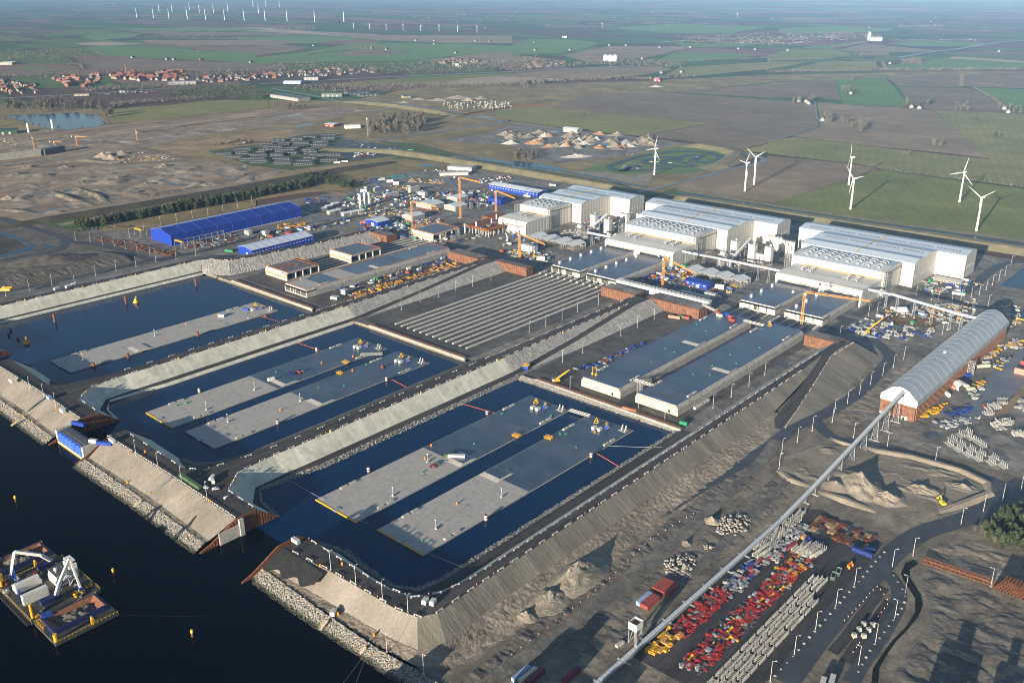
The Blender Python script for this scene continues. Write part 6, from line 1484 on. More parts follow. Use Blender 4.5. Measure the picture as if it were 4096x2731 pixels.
rails([Vector(p) for p in ((-497,568,2.5),(-500,640,6.2),(-508,740,12))],'along the ramp above the foremost dock','of the near ramp',13);rails([Vector(p) for p in ((-267,605,2.6),(-273.5,640,5),(-282.5,690,9.2),(-292,738,12.4),(-290.5,780,12.4))],'along the ramp edge on the sand mound','of the sand mound',11)
GL='tall grey lamp post '
def lamps(spec,lb,g,z=2,rz=0,s=1.0):
 for t,*xy in spec:
  for i in range(0,len(xy),2):p=at(t,xy[i],xy[i+1],z);lamp(tuple(p),rz,GL+lb,'lamp posts '+lb,s)
lamps([('D3',20,1550,240,1310,435,1085,620,875,793,675,1140,500,1330,395,1770,115)],'on the yard side of the main road','',2,R(40));lamps([('D3',830,1405,985,1200,1162,975,1258,748,2045,680)],'along the right side of the lanes','',2,R(200))
lamps([('D1',688,525,918,660,1162,800,1397,935)],'on the foremost pier road','',12,R(90));lamps([('D1',1203,1280,1540,1480)],'at the foot of the foremost sand slope','',3);lamps([('C0',1250,1040,1453,1160,1668,1290,1900,1430)],'on the middle pier road','',12);lamps([('C0',277,445,405,515,513,600)],'on the far pier road','',12)
lamps([('C3',100,1170,125,1030,268,925,405,820,610,655,727,575,840,485,940,400,1052,318,1150,240,1245,165)],'lining the access road below the grey shed','',2,R(60));lamps([('C3',785,880,1093,970,1535,1105,590,740)],'on the road under the belt conveyor','',2);lamps([('C3',1975,1566,2150,1470,2320,1370)],'along the road bend right of the sand pit','',2,R(100))
lamps([('B0',55,1150,272,1100,480,1052,690,1058,878,962,1068,918,1250,880,1433,835,1618,808,1800,780)],'along the farthest dike road','',12);lamps([('B0',695,645,830,655,945,690,1052,700,1155,725,1262,757,1380,785,1190,615,1322,545,1475,500,1622,470,1768,440,1912,425,2050,385,2183,345,2315,310)],'round the biggest blue hall','',2)
lamps([('C2',463,190,650,105),('B2',1150,1440,1305,1365,998,1515)],'in the empty dry dock','',2);lamps([('B2',158,1485,310,1425,460,1365,602,1300,793,1230)],'along the skid beam basin','',2);lamps([('C2',533,440,1158,640,1402,720,1845,610,2012,510,2175,405,2320,310)],'round the dry element pair','',2);lamps([('B1',1335,1280,1508,1205,1675,1165,1835,1100,1990,1060,2158,1005)],'on the far side of the skid beams','',2)
lamps([('B3',2230,870,2175,960,2120,1005,2060,1050,2003,1095,1938,1145,1865,1160,1770,1190,1690,1190,1565,1180,1500,1190,1360,1150,1085,1250,1000,1310,922,1330,660,1530,970,1540,1600,1500,2270,1420,2020,1240)],'along the roads beside the nearest hall','',2)
# boulders edging the main road
BO=[paint('boulder_stone',(.25,.225,.19),.25,.9,.8),STONES[0],STONES[2]]
def boulder_mesh(seed,mt):
 rg=random.Random(seed);bm=bmesh.new();bmesh.ops.create_icosphere(bm,subdivisions=2,radius=1)
 for v in bm.verts:v.co *= 1+.22*noise.noise(v.co*1.7+Vector((seed*3,0,0)));v.co.z *= .75
 me=bpy.data.meshes.new('boulder');bm.to_mesh(me);bm.free();me.materials.append(mt);return me
BM_=[boulder_mesh(i,BO[i % 3]) for i in range(4)]
def boulder(p,s,label,g):o=bpy.data.objects.new('boulder',BM_[rg.randrange(4)]);COL.objects.link(o);o.location=(p[0],p[1],p[2]+s*.45);o.scale=(s,s,s);o.rotation_euler=(0,0,rg.random()*6);tag(o,label,'boulder',g)
for s,lb in (("D3 65 1505 D3 215 1340 D3 390 1140 D3 550 960 D3 720 760 D3 850 620 D3 930 520 D3 1030 405 D3 1090 350",'edging the yard side of the main road'),("D3 830 1465 D3 940 1265 D3 1060 1110 D3 1145 1000 D3 1225 890 D3 1265 800 D3 1250 730 D3 1190 640 D3 1140 560",'edging the ditch side of the lanes')):
 along(mpts(s),6.3,lambda p,a:boulder(p,rg.uniform(.6,.95),'pale boulder '+lb,'boulders '+lb))
along(mpts("D3 700 1000 D3 860 840 D3 940 740 D3 1010 680 D3 1110 830 D3 980 1000 D3 780 1290"),4.5,lambda p,a:post(tuple(p),'red and white post between the parallel lanes','posts between the lanes'))
along(mpts("D2 0 1310 D2 440 975 D2 860 650 D2 1270 250 D2 1670 15"),7,lambda p,a:post(tuple(p),'red and white post along the gravel haul track','posts on the haul track'));along(mpts("D2 1100 1360 D2 1660 1060 D2 2000 720 D2 2300 470"),9,lambda p,a:post(tuple(p),'red and white post along the edge of the red yard','posts by the red yard'))
for i,(x,y) in enumerate(((790,1145),(833,1090),(875,1040),(878,1150),(920,1095),(958,1050))):
 r=empty('weighbridge_block',(*at('D3',x,y).xy,2),R(-40),['pale stacked block at the lower left of the weighbridge','pale block in the middle left of the weighbridge','pale block at the upper left of the weighbridge','pale block at the lower right of the weighbridge','pale block at middle right of the weighbridge','pale block at the upper right of the weighbridge'][i],'concrete block');q=MB();q.box((0,0,0),(2,2.2,1.4));q.build('lower_block',M_CONCW,r);q=MB();q.box((0,0,1.42),(1.8,2,1.2));q.build('upper_block',M_CONC,r)
# ---- dredging plant: a pontoon between two hopper barges
M_DECKB=paint('barge_deck',(.045,.045,.042),.3,.7,.3,dirt=(.10,.075,.045))
M_COAM=paint('coaming_navy',(.008,.014,.075),.3,.6)
M_MUD=earth('wet_mud',[(.05,.047,.042),(.09,.084,.074),(.16,.15,.135)],.4,1.4,1.0,.5,.7)
M_RUSTL=paint('hopper_rust',(.2,.085,.045),.25,.8,.4,dirt=(.13,.055,.03))
def hopper_barge(x0,x1,y0,y1,label,fill,seed):
 r=empty('hopper_barge',((x0+x1)/2,(y0+y1)/2,0),0,label,'barge','hopper barges');hx,hy=(x1-x0)/2,(y1-y0)/2
 q=MB();q.bb(-hx,hx,-hy,hy,-2,1.9);q.build('hull',M_DECKB,r)
 ix,iy=hx*.52,hy*.80;q=MB();ox=-hx*.12
 for a,b,c,d in ((-ix-1.3+ox,-ix+ox,-iy,iy),(ix+ox,ix+1.3+ox,-iy,iy)):q.bb(a,b,c,d,1.9,5)
 q.bb(-ix-1.3+ox,ix+1.3+ox,-iy-1,-iy,1.9,5);q.bb(-ix-1.3+ox,ix+1.3+ox,iy,iy+1,1.9,5);q.build('coaming',M_COAM,r)
 q=MB(); 
 for a in ((-ix+ox,-iy,-ix+ox+2.6,-iy,1),(ix+ox,-iy,ix+ox-2.6,-iy,1)):q.face([(a[0],-iy,5.02),(a[0],iy,5.02),(a[2],iy-1.5,2),(a[2],-iy+1.5,2)])
 q.face([(-ix+ox,iy,5.02),(ix+ox,iy,5.02),(ix+ox-2.6,iy-4,2),(-ix+ox+2.6,iy-4,2)]);q.face([(-ix+ox,-iy,5.02),(ix+ox,-iy,5.02),(ix+ox-2.6,-iy+4,2),(-ix+ox+2.6,-iy+4,2)]);q.build('hopper_lining',M_RUSTL,r)
 q=MB();q.grid(lambda u,v:(-ix+ox+1.2+u*(2*ix-2.4),-iy+1.5+v*(2*iy-3),2.0+fill*max(0,math.sin(math.pi*u)*math.sin(math.pi*v))**.6*(1+.8*noise.fractal(Vector((u*4+seed,v*7,0)),1,2,4))),16,30);q.build('mud_load',M_MUD,r)
 q=MB()
 for k in range(16):
  for s in (-1,1):y=-hy+.4+k*(2*hy-.8)/15;q.bar((s*(hx-.2),y,1.9),(s*(hx-.2),y,3),.14)
 for s in (-1,1):q.bar((s*(hx-.2),-hy,2.95),(s*(hx-.2),hy,2.95),.11)
 q.build('guard_rail',M_SAFETY,r)
 for k in range(4):q=MB();q.bar((-hx+3+k*2.4,-hy+.6,1.9),(-hx+3+k*2.4,-hy+.6,4.2),.4);q.bar((-hx+3+k*2.4,-hy+2.6,1.9),(-hx+3+k*2.4,-hy+2.6,4.2),.4);q.bar((-hx+3+k*2.4,-hy+.6,4.2),(-hx+3+k*2.4,-hy+2.6,4.2),.4);q.build('winch_frame',M_YEL,r)
 q=MB();q.bb(-hx+.4,-hx+5.4,-hy+3.5,-hy+8.5,1.9,5.4);q.build('wheelhouse',M_BLUESTEEL,r)
 q=MB();q.cyl((hx-1.8,-hy+1.2,1.9),(hx-1.8,-hy+1.2,6.4),1.1,n=10);q.build('spud_post',M_YEL,r);q=MB();q.bb(hx-1.4,hx-.3,hy*.15,hy*.15+1.6,1.9,5.5);q.bb(hx-2.4,hx+.4,hy*.15+.4,hy*.15+1.2,5.5,6.2);q.build('davit',M_YEL,r)
 return r
hopper_barge(-463,-437,129,163,'blue edged hopper barge on the near side of the dredger with rusty hold',2.2,1)
hopper_barge(-538,-513,131,164.5,'hopper barge on the far side of the dredger heaped with grey mud',4.2,2)
dg=empty('dredger',(-488,147,0),0,'work pontoon with two white excavator arms, white containers and deckhouse','dredger')
q=MB();q.bb(-25,24,-19,19,-2,2.4);q.build('pontoon',M_DECKB,dg)
q=MB()
for a,b in ((-25,24),):
 for k in range(25):
  for y in (-18.8,18.8):q.bar((a+k*2,y,2.4),(a+k*2,y,3.5),.12)
 for y in (-18.8,18.8):q.bar((a,y,3.45),(b,y,3.45),.1)
q.build('guard_rail',M_SAFETY,dg)
for i,(x,y,z,L_,h) in enumerate(((6.5,-16,2.5,13.5,3.0),(6.5,-16,5.6,13.5,2.9),(-7.5,-14.5,2.5,14,3.0),(-7.3,-14.5,5.6,13,2.6),(-10.3,-14.5,2.5,14,4.0))):
 q=MB();q.bb(x-1.3,x+1.3,y,y+L_,z,z+h)
 for k in range(int(L_/1.1)):q.bb(x+1.3,x+1.36,y+.4+k*1.1,y+.8+k*1.1,z+.2,z+h-.2);q.bb(x-1.2,x+1.2,y+.4+k*1.1,y+.8+k*1.1,z+h,z+h+.06)
 q.build('deck_container',M_WHITE,dg)
q=MB();q.bb(-8,5,3.5,12,2.4,6.2);q.bb(-7,4,4,11,6.2,9.0);q.bb(-5,3,12,16.5,2.4,11.5);q.bb(-4.5,2.5,12.4,16.2,11.5,13.6);q.build('deckhouse',M_WHITE,dg)
q=MB();q.bb(-7.3,4.3,3.8,11.2,9.0,9.15);q.build('deckhouse_roof',M_DARKSTEEL,dg)
q=MB();q.bb(-4.6,2.6,12.3,16.3,12.1,13.0);q.bb(4.02,4.06,4.5,10.5,7.3,8.2);q.bb(5.02,5.06,4.5,11,4,4.8);q.build('window',M_GLASS,dg)
q=MB();q.cyl((-1,6,9.2),(-1,6,10),.5,n=8);q.raw([tuple(v*1.1+np.array([-1,6,10.9])) for v in ICO_V],[tuple(f) for f in ICO_F]);q.build('radar_dome',M_WHITE,dg)
q=MB()
for a,b in (((5,2,2.4),(5,9,9)),((6.5,2,2.4),(6.5,9,9)),((7.5,9,2.4),(7.5,14,7))):q.bar(a,b,.35)
for x in (5,8):
 for y in (4,9,13):q.bar((x,y,2.4),(x,y,7),.25)
q.build('stair',M_WHITE,dg)
def ex_arm(base,elbow,knee,tip,house_rz,label):
 q=MB();bx,by,bz=base
 q.bar(base,elbow,1.5,1.9);q.bar(elbow,knee,1.3,1.7);q.bar(knee,tip,1.0,1.4);q.build('excavator_arm',M_WHITE,dg)
 q=MB();q.bar(((base[0]+elbow[0])/2,(base[1]+elbow[1])/2+1.2,(base[2]+elbow[2])/2-1),(elbow[0]*.6+knee[0]*.4,elbow[1]*.6+knee[1]*.4,elbow[2]*.6+knee[2]*.4-.8),.5);q.box((tip[0],tip[1],tip[2]-2.2),(2,2,2.4));q.build('bucket',M_BLUESTEEL,dg)
 q=MB();q.box((bx,by-4,3.8),(4.2,8.5,2.6));q.build('slew_house',M_COAM,dg)
 q=MB()
 for s in (-2.4,2.4):q.bb(bx+s-.6,bx+s+.6,by-8,by+4,2.4,3.9)
 q.build('crawler_track',M_DARKSTEEL,dg)
ex_arm((16,-2,5.5),(15.5,1.5,12),(14.5,9.5,23),(18.5,10.5,5.5),0,'')
ex_arm((-19,11,5.5),(-14.5,4.5,15),(-17.5,-7.5,22),(-22,-11,6),0,'')
q=MB()
for i in (-.9,.9):
 for j in (-.9,.9):q.bar((-20+i,-9.5,10+j),(-3+i,-14,3+j),.4)
for k in range(12):
 f=k/12;a=Vector((-20,-9.5,10)).lerp(Vector((-3,-14,3)),f);b=Vector((-20,-9.5,10)).lerp(Vector((-3,-14,3)),f+1/12)
 q.bar(a+Vector((-.9,0,-.9)),b+Vector((.9,0,.9)),.25);q.bar(a+Vector((.9,0,-.9)),b+Vector((-.9,0,.9)),.25)
q.build('lattice_boom',M_BLUE,dg)
rg2=random.Random(4);q=MB()
for k in range(14):x,y=19+rg2.uniform(-2.5,2.5),9+rg2.uniform(-3,3);q.cyl((x,y,2.5),(x,y,3.6),.8,n=8)
q.build('float_pile',M_YEL,dg)
q=MB();q.bb(-24,23,-21.2,-19.2,-1,1.2)
for k in range(12):q.bb(-23+k*4,-22.6+k*4,-21.4,-19,1.2,1.5)
q.build('side_fender',M_BLACK,dg)
q=MB()
for x in (-21,21):q.cyl((x,-17,-1),(x,-17,11),.8,n=10)
q.build('spud_post',M_YEL,dg)
rgd=random.Random(8)
for nm_,mt_ in (('deck_gear',M_GREYP),('deck_winch',M_YEL),('deck_pump',M_RED),('deck_hose',M_DARKSTEEL)):
 for k in range(7):
  q=MB();x,y=rgd.choice([(rgd.uniform(-24,23),rgd.uniform(-18,-16.6)),(rgd.uniform(9,23),rgd.uniform(-15,17)),(rgd.uniform(-24,-12),rgd.uniform(-16,18)),(rgd.uniform(-20,20),rgd.uniform(16.6,18.4))]);q.box((x,y,2.4),(rgd.uniform(.8,2.4),rgd.uniform(.8,2.4),rgd.uniform(.6,1.8)),rgd.random());q.bar((x,y,2.4),(x+rgd.uniform(-1,1),y+rgd.uniform(-1,1),4.6),.3);q.build(nm_,mt_,dg)
# a bulk ship, and unseen towers of guessed shape added to cast shade
cs=empty('bulk_ship',(-245,199,0),0,'dark bulk ship moored at the shore just below the picture','ship');q=MB();q.prism([(-40,-3),(-44,6.5),(-40,7.5),(40,7.5),(44,7),(38,-3)],-8,8,'y');q.build('hull',M_BLACK,cs);q=MB();q.bb(-38,-18,-6,6,7.5,11.5);q.bb(-32,-24,-5,5,11.5,15);q.build('deckhouse',M_WHITE,cs)
def shade_tower(x,y,w,d,h,boom,label):
 r=empty('shade_caster',(x,y,2),0,label,'tower','unseen shade casters below the picture');q=MB();q.bb(-w/2,w/2,-d/2,d/2,0,h);q.bb(-w*.18,w*.18,-2,2,h,h+5);q.build('tower',M_GREYP,r);q=MB();q.bb(-w*.3,w*.9,-1,1,h*.7,h*.7+1.4);q.build('caster_arm',M_STEEL,r)
shade_tower(-72,345,18,10,17.5,0,'unseen grey tower added to cast shade below the ditch, wide body');shade_tower(-50,350,11,8,17,0,'unseen grey tower added to cast shade below the ditch, slim body')
shade_tower(-222,228,22,14,16.5,0,'unseen grey tower added to cast shade below the haul track');shade_tower(-196,262,12,10,10,0,'low unseen grey tower added to cast shade beside the belt foot')

# ---- stockpiles and stone heaps
mound('gravel_heap',(-269,352,0),12.5,27,11,M_GREYSAND,0,.12,48,.75,2,4,kind=None,label='big grey sand heap casting a long pointed shadow',cat='sand heap')
mound('gravel_heap',(-268,326,0),11,20,6.5,M_GREYSAND,.1,.12,44,.7,5,4,kind=None,label='lower lumpy end of the grey sand heap below the dike',cat='sand heap')
mound('gravel_heap',(-268.5,306,0),7,6,4,M_SAND,.3,.2,30,.7,9,4,kind=None,label='small pale cut sand block before the grey heap',cat='sand heap')
def heap(t,x,y,rx,ry,h,mt,label,seed=0,rz=0,sharp=.8,amp=.15):p=at(t,x,y);return mound('gravel_heap',p,rx,ry,h,mt,rz,amp,40,sharp,seed,3.5,kind=None,label=label,cat='sand heap')
lay('sand_pit',"C3 100 1180 C3 160 1060 C3 480 950 C3 870 975 C3 1300 1060 C3 1780 1185 C3 2040 1320 C3 2020 1400 C3 1560 1566 C3 1000 1566 C3 480 1350 C3 200 1260",M_SANDD if 'M_SANDD' in globals() else earth('brown_sand',[(.13,.115,.09),(.2,.175,.138),(.27,.235,.185)],.06,.5,.9,.5,.95))
heap('C3',850,1330,17,24,10.5,M_GREYSAND,'steep dark sand heap under the belt, sharp crest',12,.9,.75,.12);heap('C3',1080,1440,16,13,6,M_SAND,'corrugated sand heap in the pit with deep dark folds',14,.3,.7,.24);heap('C3',620,1330,14,12,4.5,M_SAND,'smooth pale sand slope at the pit edge beside the belt',15,.4,.8,.06)
heap('C3',1430,1370,17,9,4,M_SAND,'low wavy sand heap in the middle of the pit',16,.2,.7,.26);heap('C3',1780,1340,16,8,3.4,M_GREYSAND,'flat rubble heap at the right end of the sand pit',17,.1,.6,.25)
ridge('spoil_ridge',mpts("C3 880 960 C3 1000 1010 C3 1300 1060 C3 1770 1190 C3 2020 1310 C3 2030 1400 C3 1900 1450 C3 1550 1560"),9,2.2,M_SAND,4,.3);ridge('spoil_ridge',mpts("C3 480 1370 C3 700 1460 C3 1000 1560"),9,2.2,M_SAND,4,.3);ridge('spoil_ridge',mpts("C3 110 1180 C3 200 1270 C3 400 1330"),8,1.8,M_SAND,4,.3);ridge('spoil_ridge',mpts("C3 560 880 C3 700 940 C3 860 970"),6,1.6,M_SAND,4,.3)
def stone_heap(t,x,y,rx,ry,n,s,label,seed,h=2.5):
 p=at(t,x,y);rg=random.Random(seed);P=[]
 for k in range(n):
  a=rg.random()*6.28;r_=math.sqrt(rg.random());P.append((p.x+rx*r_*math.cos(a),p.y+ry*r_*math.sin(a),2.1+h*(1-r_)*rg.uniform(.4,1)))
 rocks('stone_heap',P,s,STONES[:2]+[BO[0]],seed,label)
stone_heap('D2',1540,480,8,13,150,1.0,'heap of pale boulders behind the red containers',51);stone_heap('D2',2040,110,9,15,190,1.0,'larger heap of pale boulders up the haul track',52);stone_heap('D2',1810,320,3,3,30,.7,'small clump of white stones',53,1);stone_heap('D2',1580,560,6,5,160,.35,'pale rubble at the foot of the boulder heap',54,.8)
heap('D2',1835,80,6,5,3.6,M_SAND,'sandy mound beside the larger boulder heap',61);heap('D2',1600,285,4,3.5,2.4,M_GREYSAND,'small grey sand heap left of the white stones',62)
# ---- containers, hopper, red yard
for i,(x,y,L_,c,lb) in enumerate(((-228.6,353,12.19,'lblue','pale blue container at the left of the lower row'),(-226.0,353,12.19,'red','brown red container in the middle of the lower row'),(-223.4,353,12.19,'red','brown red container at the right of the lower row'),(-229.4,369.5,12.19,'red','brown red container, leftmost of the upper row of four'),(-226.8,369.5,12.19,'red','brown red container, second of the upper row of four'),(-224.2,369.5,12.19,'red','brown red container, third of the upper row of four'),(-221.6,369.5,12.19,'red','brown red container, rightmost of the upper row of four'))):con(c,L_,(x,y,2.1),0,lb)
for i,(x,y,c) in enumerate(((60,1520,'lblue'),(120,1535,'cream'),(190,1545,'maroon'),(520,1530,'maroon'))):p=at('D2',x,y);con(c,12.19,(p.x,p.y-4,2.1),0,['blue container in the shade at the bottom edge','cream container in the shade at the bottom edge','maroon container beside the cream one in the shade','lone maroon container in the shade right of the others'][i])
for i,(t,x,y) in enumerate((('D3',585,1575),('D3',500,1600))):p=at(t,x,y);r=empty('box_truck',(p.x,p.y,2),.25,['red box truck with grey roof at the bottom lane','red truck half cut by the bottom edge'][i],'truck');q=MB();q.bb(-1.3,1.3,-5,3,1,3.9);q.build('box',M_RED,r);q=MB();q.bb(-1.25,1.25,-5,3,3.9,4.0);q.build('roof',M_GREYP,r);q=MB();q.bb(-1.2,1.2,3.2,5.4,.8,3.2);q.build('cab',M_RED,r);q=MB();[q.cyl((-1.3,y_,.6),(1.3,y_,.6),.6,n=10) for y_ in (-3.5,-2,4)];q.build('wheel',M_BLACK,r)
hp=empty('feed_hopper',(-213,328,2),0,'tall white feed hopper with brown fill at the foot of the belt','hopper');q=MB()
for (a,b,c,d) in ((-2.6,-2.3,-3,3),(2.3,2.6,-3,3)):q.bb(a,b,c,d,9,13)
q.bb(-2.3,2.3,-3,-2.7,9,13);q.bb(-2.3,2.3,2.7,3,9,13);q.build('bin',M_WHITE,hp);q=MB();q.bb(-2.3,2.3,-2.7,2.7,11,11.2);q.build('fill',M_RUST,hp);q=MB();q.raw([(-2.4,-2.8,9),(2.4,-2.8,9),(2.4,2.8,9),(-2.4,2.8,9),(-.6,-.6,6.4),(.6,-.6,6.4),(.6,.6,6.4),(-.6,.6,6.4)],[(0,1,5,4),(1,2,6,5),(2,3,7,6),(3,0,4,7),(4,5,6,7)]);q.build('cone',M_GREYP,hp);q=MB()
for i in (-2.2,2.2):
 for j in (-2.6,2.6):q.bar((i,j,0),(i,j,9),.35)
for i in (-2.2,2.2):q.bar((i,-2.6,0),(i,2.6,8),.22);q.bar((-2.2,i,0),(2.2,i,8),.22)
q.build('leg_frame',M_STEEL,hp);q=MB();q.bar((0,0,6),(4.5,-6,3.4),1.4);q.build('chute',M_STEEL,hp)
q=MB();[q.box((-4.5+k*.2,-9+k*1.8,0),(1.8,1.6,1.4)) for k in range(3)];q.build('stop_block',M_CONCW,hp)
# clutter makers: lattice form frames, beams, stacks
def frame_mesh(name,mt,L_,w,h,n,seed,heavy=.28):
 q=MB();rg=random.Random(seed)
 for z in (.15,h):
  for s in (-w/2,w/2):q.bar((-L_/2,s,z),(L_/2,s,z),heavy)
 for k in range(n+1):
  x=-L_/2+k*L_/n
  for s in (-w/2,w/2):q.bar((x,s,.15),(x,s,h),heavy*.8)
  q.bar((x,-w/2,h),(x,w/2,h),heavy*.8);q.bar((x,-w/2,.15),(x,w/2,.15),heavy*.8)
 for k in range(n):s=-1 if k % 2 else 1;q.bar((-L_/2+k*L_/n,s*w/2,.15),(-L_/2+(k+1)*L_/n,s*w/2,h),heavy*.7)
 return q,name,mt
def one(name,q,mt):return q.build(name,mt)
CL={}
def clut(key):
 if key in CL:return CL[key]
 k,col=key.split(':');mt={'red':M_RED,'yellow':M_YEL,'white':paint('form_white',(.34,.34,.315),.12,.5,.8),'grey':M_STEEL,'rust':M_RUST,'blue':M_BLUESTEEL,'orange':paint('ochre_panel',(.50,.26,.07),.15,.6),'dark':M_DARKSTEEL,'timber':paint('timber',(.36,.25,.14),.2,.8),'green':M_DGREEN}[col];q=MB();rg=random.Random(len(CL)+3)
 nm={'frame': 'form_rack','beam': 'steel_beam_stack','pipes': 'pipe_bundle','crate': 'crate_stack','panel': 'shutter_stack','arm': 'prop_bundle','stand': 'form_stand','pallet': 'pallet','bigbag': 'material_bag','spread': 'parts_pile'}[k]
 if k=='frame':q,_,_=frame_mesh(nm,mt,5.2,1.5,1.3,4,1)
 elif k=='beam':
  for i in range(4):
   for j in range(2):q.bb(-4.5+j*.3,4.5-j*.2,-1.2+i*.62,-.8+i*.62,j*.5,j*.5+.4)
 elif k=='pipes':
  for i in range(6):q.cyl((-3.5,-1+i*.42,.22),(3.5,-1+i*.42,.22),.2,n=8)
  for i in range(5):q.cyl((-3.4,-.8+i*.42,.58),(3.4,-.8+i*.42,.58),.2,n=8)
 elif k=='crate':
  for i in range(3):
   for j in range(2):q.bb(-1.9+i*1.3,-.75+i*1.3,-1+j*1.05,-.05+j*1.05,0,1.0+rg.random()*.8)
 elif k=='panel':
  q.bb(-2.6,2.6,-1.3,1.3,.5,.75); 
  for i in range(5):q.bb(-2.5+i*1.25,-2.35+i*1.25,-1.3,1.3,.1,.5)
  q.bb(-2.4,2.4,-1.1,1.1,.9,1.1)
 elif k=='arm':
  q.bar((-3,0,.3),(2.4,.5,1.4),.5);q.bar((-2.6,.8,.3),(2.8,-.6,.6),.4);q.bar((-1,-.9,.2),(1.4,1,.3),.45);q.box((2.2,0,0),(1.0,1.2,1.6));q.box((-2.4,.2,0),(1.2,1.6,1.0))
 elif k=='stand':
  for s in (-1.5,1.5):q.bb(-3.2,3.2,s-.16,s+.16,.2,.8)
  for i in range(6):x=-3+i*1.2;q.bb(x-.13,x+.13,-1.5,1.5,.6,.9);q.bb(x-.14,x+.14,-1.7,-1.3,.2,2.6);q.bb(x-.14,x+.14,1.3,1.7,.2,2.1)
 elif k=='pallet':
  q.bb(-.8,.8,-.6,.6,0,.15);q.bb(-.75,.75,-.55,.55,.15,1.1)
 elif k=='bigbag':
  for i in range(3):q.box((-1.2+i*1.2,rg.uniform(-.2,.2),0),(1.05,1.05,1.1),.2*i,top=(.85,.85))
 elif k=='spread':
  for i in range(16):q.box((rg.uniform(-2.6,2.6),rg.uniform(-2,2),0),(rg.uniform(.3,2.2),rg.uniform(.3,.9),rg.uniform(.2,1.0)),rg.random()*3)
 if k=='spread':nm={'grey': 'metal_scrap','dark': 'hose_coil','white': 'block_cluster','timber': 'timber_stack','rust': 'rebar_bundle','red': 'steel_brace','blue': 'pipe_fitting','green': 'waste_bin'}[col]
 o=q.build(nm,mt);CL[key]=o;o['_first']=1;return o
def clutter(poly,n,keys,label,group,seed,mind=1.5,rz=None,z=2.1,sc=(.8,1.2)):
 rg=random.Random(seed);poly=mpts(poly) if isinstance(poly,str) else poly
 for p in rand_in([(a[0],a[1]) for a in poly],n,rg,mind):
  key=rg.choice(keys);o=clut(key)
  if o.get('_first'):del o['_first']
  else:o=o.copy();COL.objects.link(o)
  s=rg.uniform(*sc);o.location=(p[0],p[1],z);o.scale=(s,s,s);o.rotation_euler=(0,0,(rz+rg.choice((0,0,math.pi/2))+rg.uniform(-.12,.12)) if rz is not None else rg.uniform(0,6.28))
  col={'red': 'red','yellow': 'yellow','white': 'white','grey': 'steel grey','rust': 'rusty','blue': 'dark blue','orange': 'ochre','dark': 'dark grey','timber': 'timber','green': 'green'}[key.split(':')[1]]
  kind={'frame': 'form frame','beam': 'beam stack','pipes': 'pipe bundle','crate': 'stack of crates','panel': 'form panel','arm': 'form strut','stand': 'toothed form stand','pallet': 'pallet load','bigbag': 'row of bags','spread': 'heap of loose parts'}[key.split(':')[0]]
  if key[:6]=='spread':kind=o.name.split('.')[0].replace('_',' ')
  tag(o,f'{col} {kind} {label}',kind,f'{col} {kind} items {group}')
bx=lambda x0,x1,y0,y1:[(x0,y0),(x1,y0),(x1,y1),(x0,y1)]
clutter(bx(-205,-196,326,346),16,['panel:orange','panel:orange','crate:orange','frame:yellow','arm:yellow'],'in the ochre corner of the yard beside the belt','of the ochre corner',71,1.9,1.57);clutter(bx(-205,-195,347,395),105,['spread:red','spread:dark','spread:red','frame:red','arm:red','arm:red','spread:red','spread:grey','frame:red','spread:dark'],'in the left strip of the yard beside the belt','of the left strip',72,1.35,1.57,sc=(.5,.85))
clutter(bx(-204,-194,396,440),60,['spread:grey','frame:red','spread:dark','crate:white','spread:grey','pipes:grey','frame:grey','spread:blue'],'in the upper left strip of the yard','of the upper left strip',73,1.6,1.57,sc=(.55,.9));clutter(bx(-205.5,-201,438,500),18,['stand:white'],'in the white row under the belt','of the row under the belt',74,3.4,1.57)
clutter(bx(-200,-192,440,486),42,['spread:white','crate:grey','spread:grey','spread:dark','frame:grey','spread:red'],'beside the white row under the belt','beside the row under the belt',75,1.7,1.57)
clutter(bx(-187,-175,328,432),235,['spread:red','spread:dark','spread:red','spread:dark','frame:red','arm:red','arm:red','spread:red','spread:dark','spread:grey','frame:red','arm:yellow','crate:grey','pipes:red'],'in the middle strip of the yard','of the middle strip',76,1.35,1.57,sc=(.5,.85));clutter(bx(-188,-175,432,456),42,['spread:grey','frame:yellow','frame:red','spread:grey','arm:red','pipes:rust'],'at the upper end of the middle strip','of the upper middle strip',77,1.6,1.57,sc=(.55,.9));clutter(bx(-188,-177,457,470),16,['stand:white'],'in the pale block capping the middle strip','of the pale block',78,2.0,1.57)
clutter(bx(-192,-180,468,484),8,['crate:blue','crate:orange','spread:dark'],'under the rusty beam rows','under the rusty beams',79,2,1.57)
k=0
for i in range(3):
 for j in range(15):
  x,y=-167+i*4.5,327+j*8.4+i*2.6+rg.uniform(-.6,.6)
  if (i==2 and j>10) or (i<2 and j>13):continue
  o=clut('stand:white').copy();COL.objects.link(o);o.location=(x,y,2.1);o.rotation_euler=(0,0,1.57+rg.uniform(-.03,.03));o.scale=(1,1,1.2);o.pop('_first',None)
  tag(o,['white toothed form stand in the left column along the main road ditch','white toothed form stand in the middle column along the main road ditch','white toothed form stand in the right column along the main road ditch'][i],'form stand',f"white stands, {['left', 'middle', 'right'][i]} column")
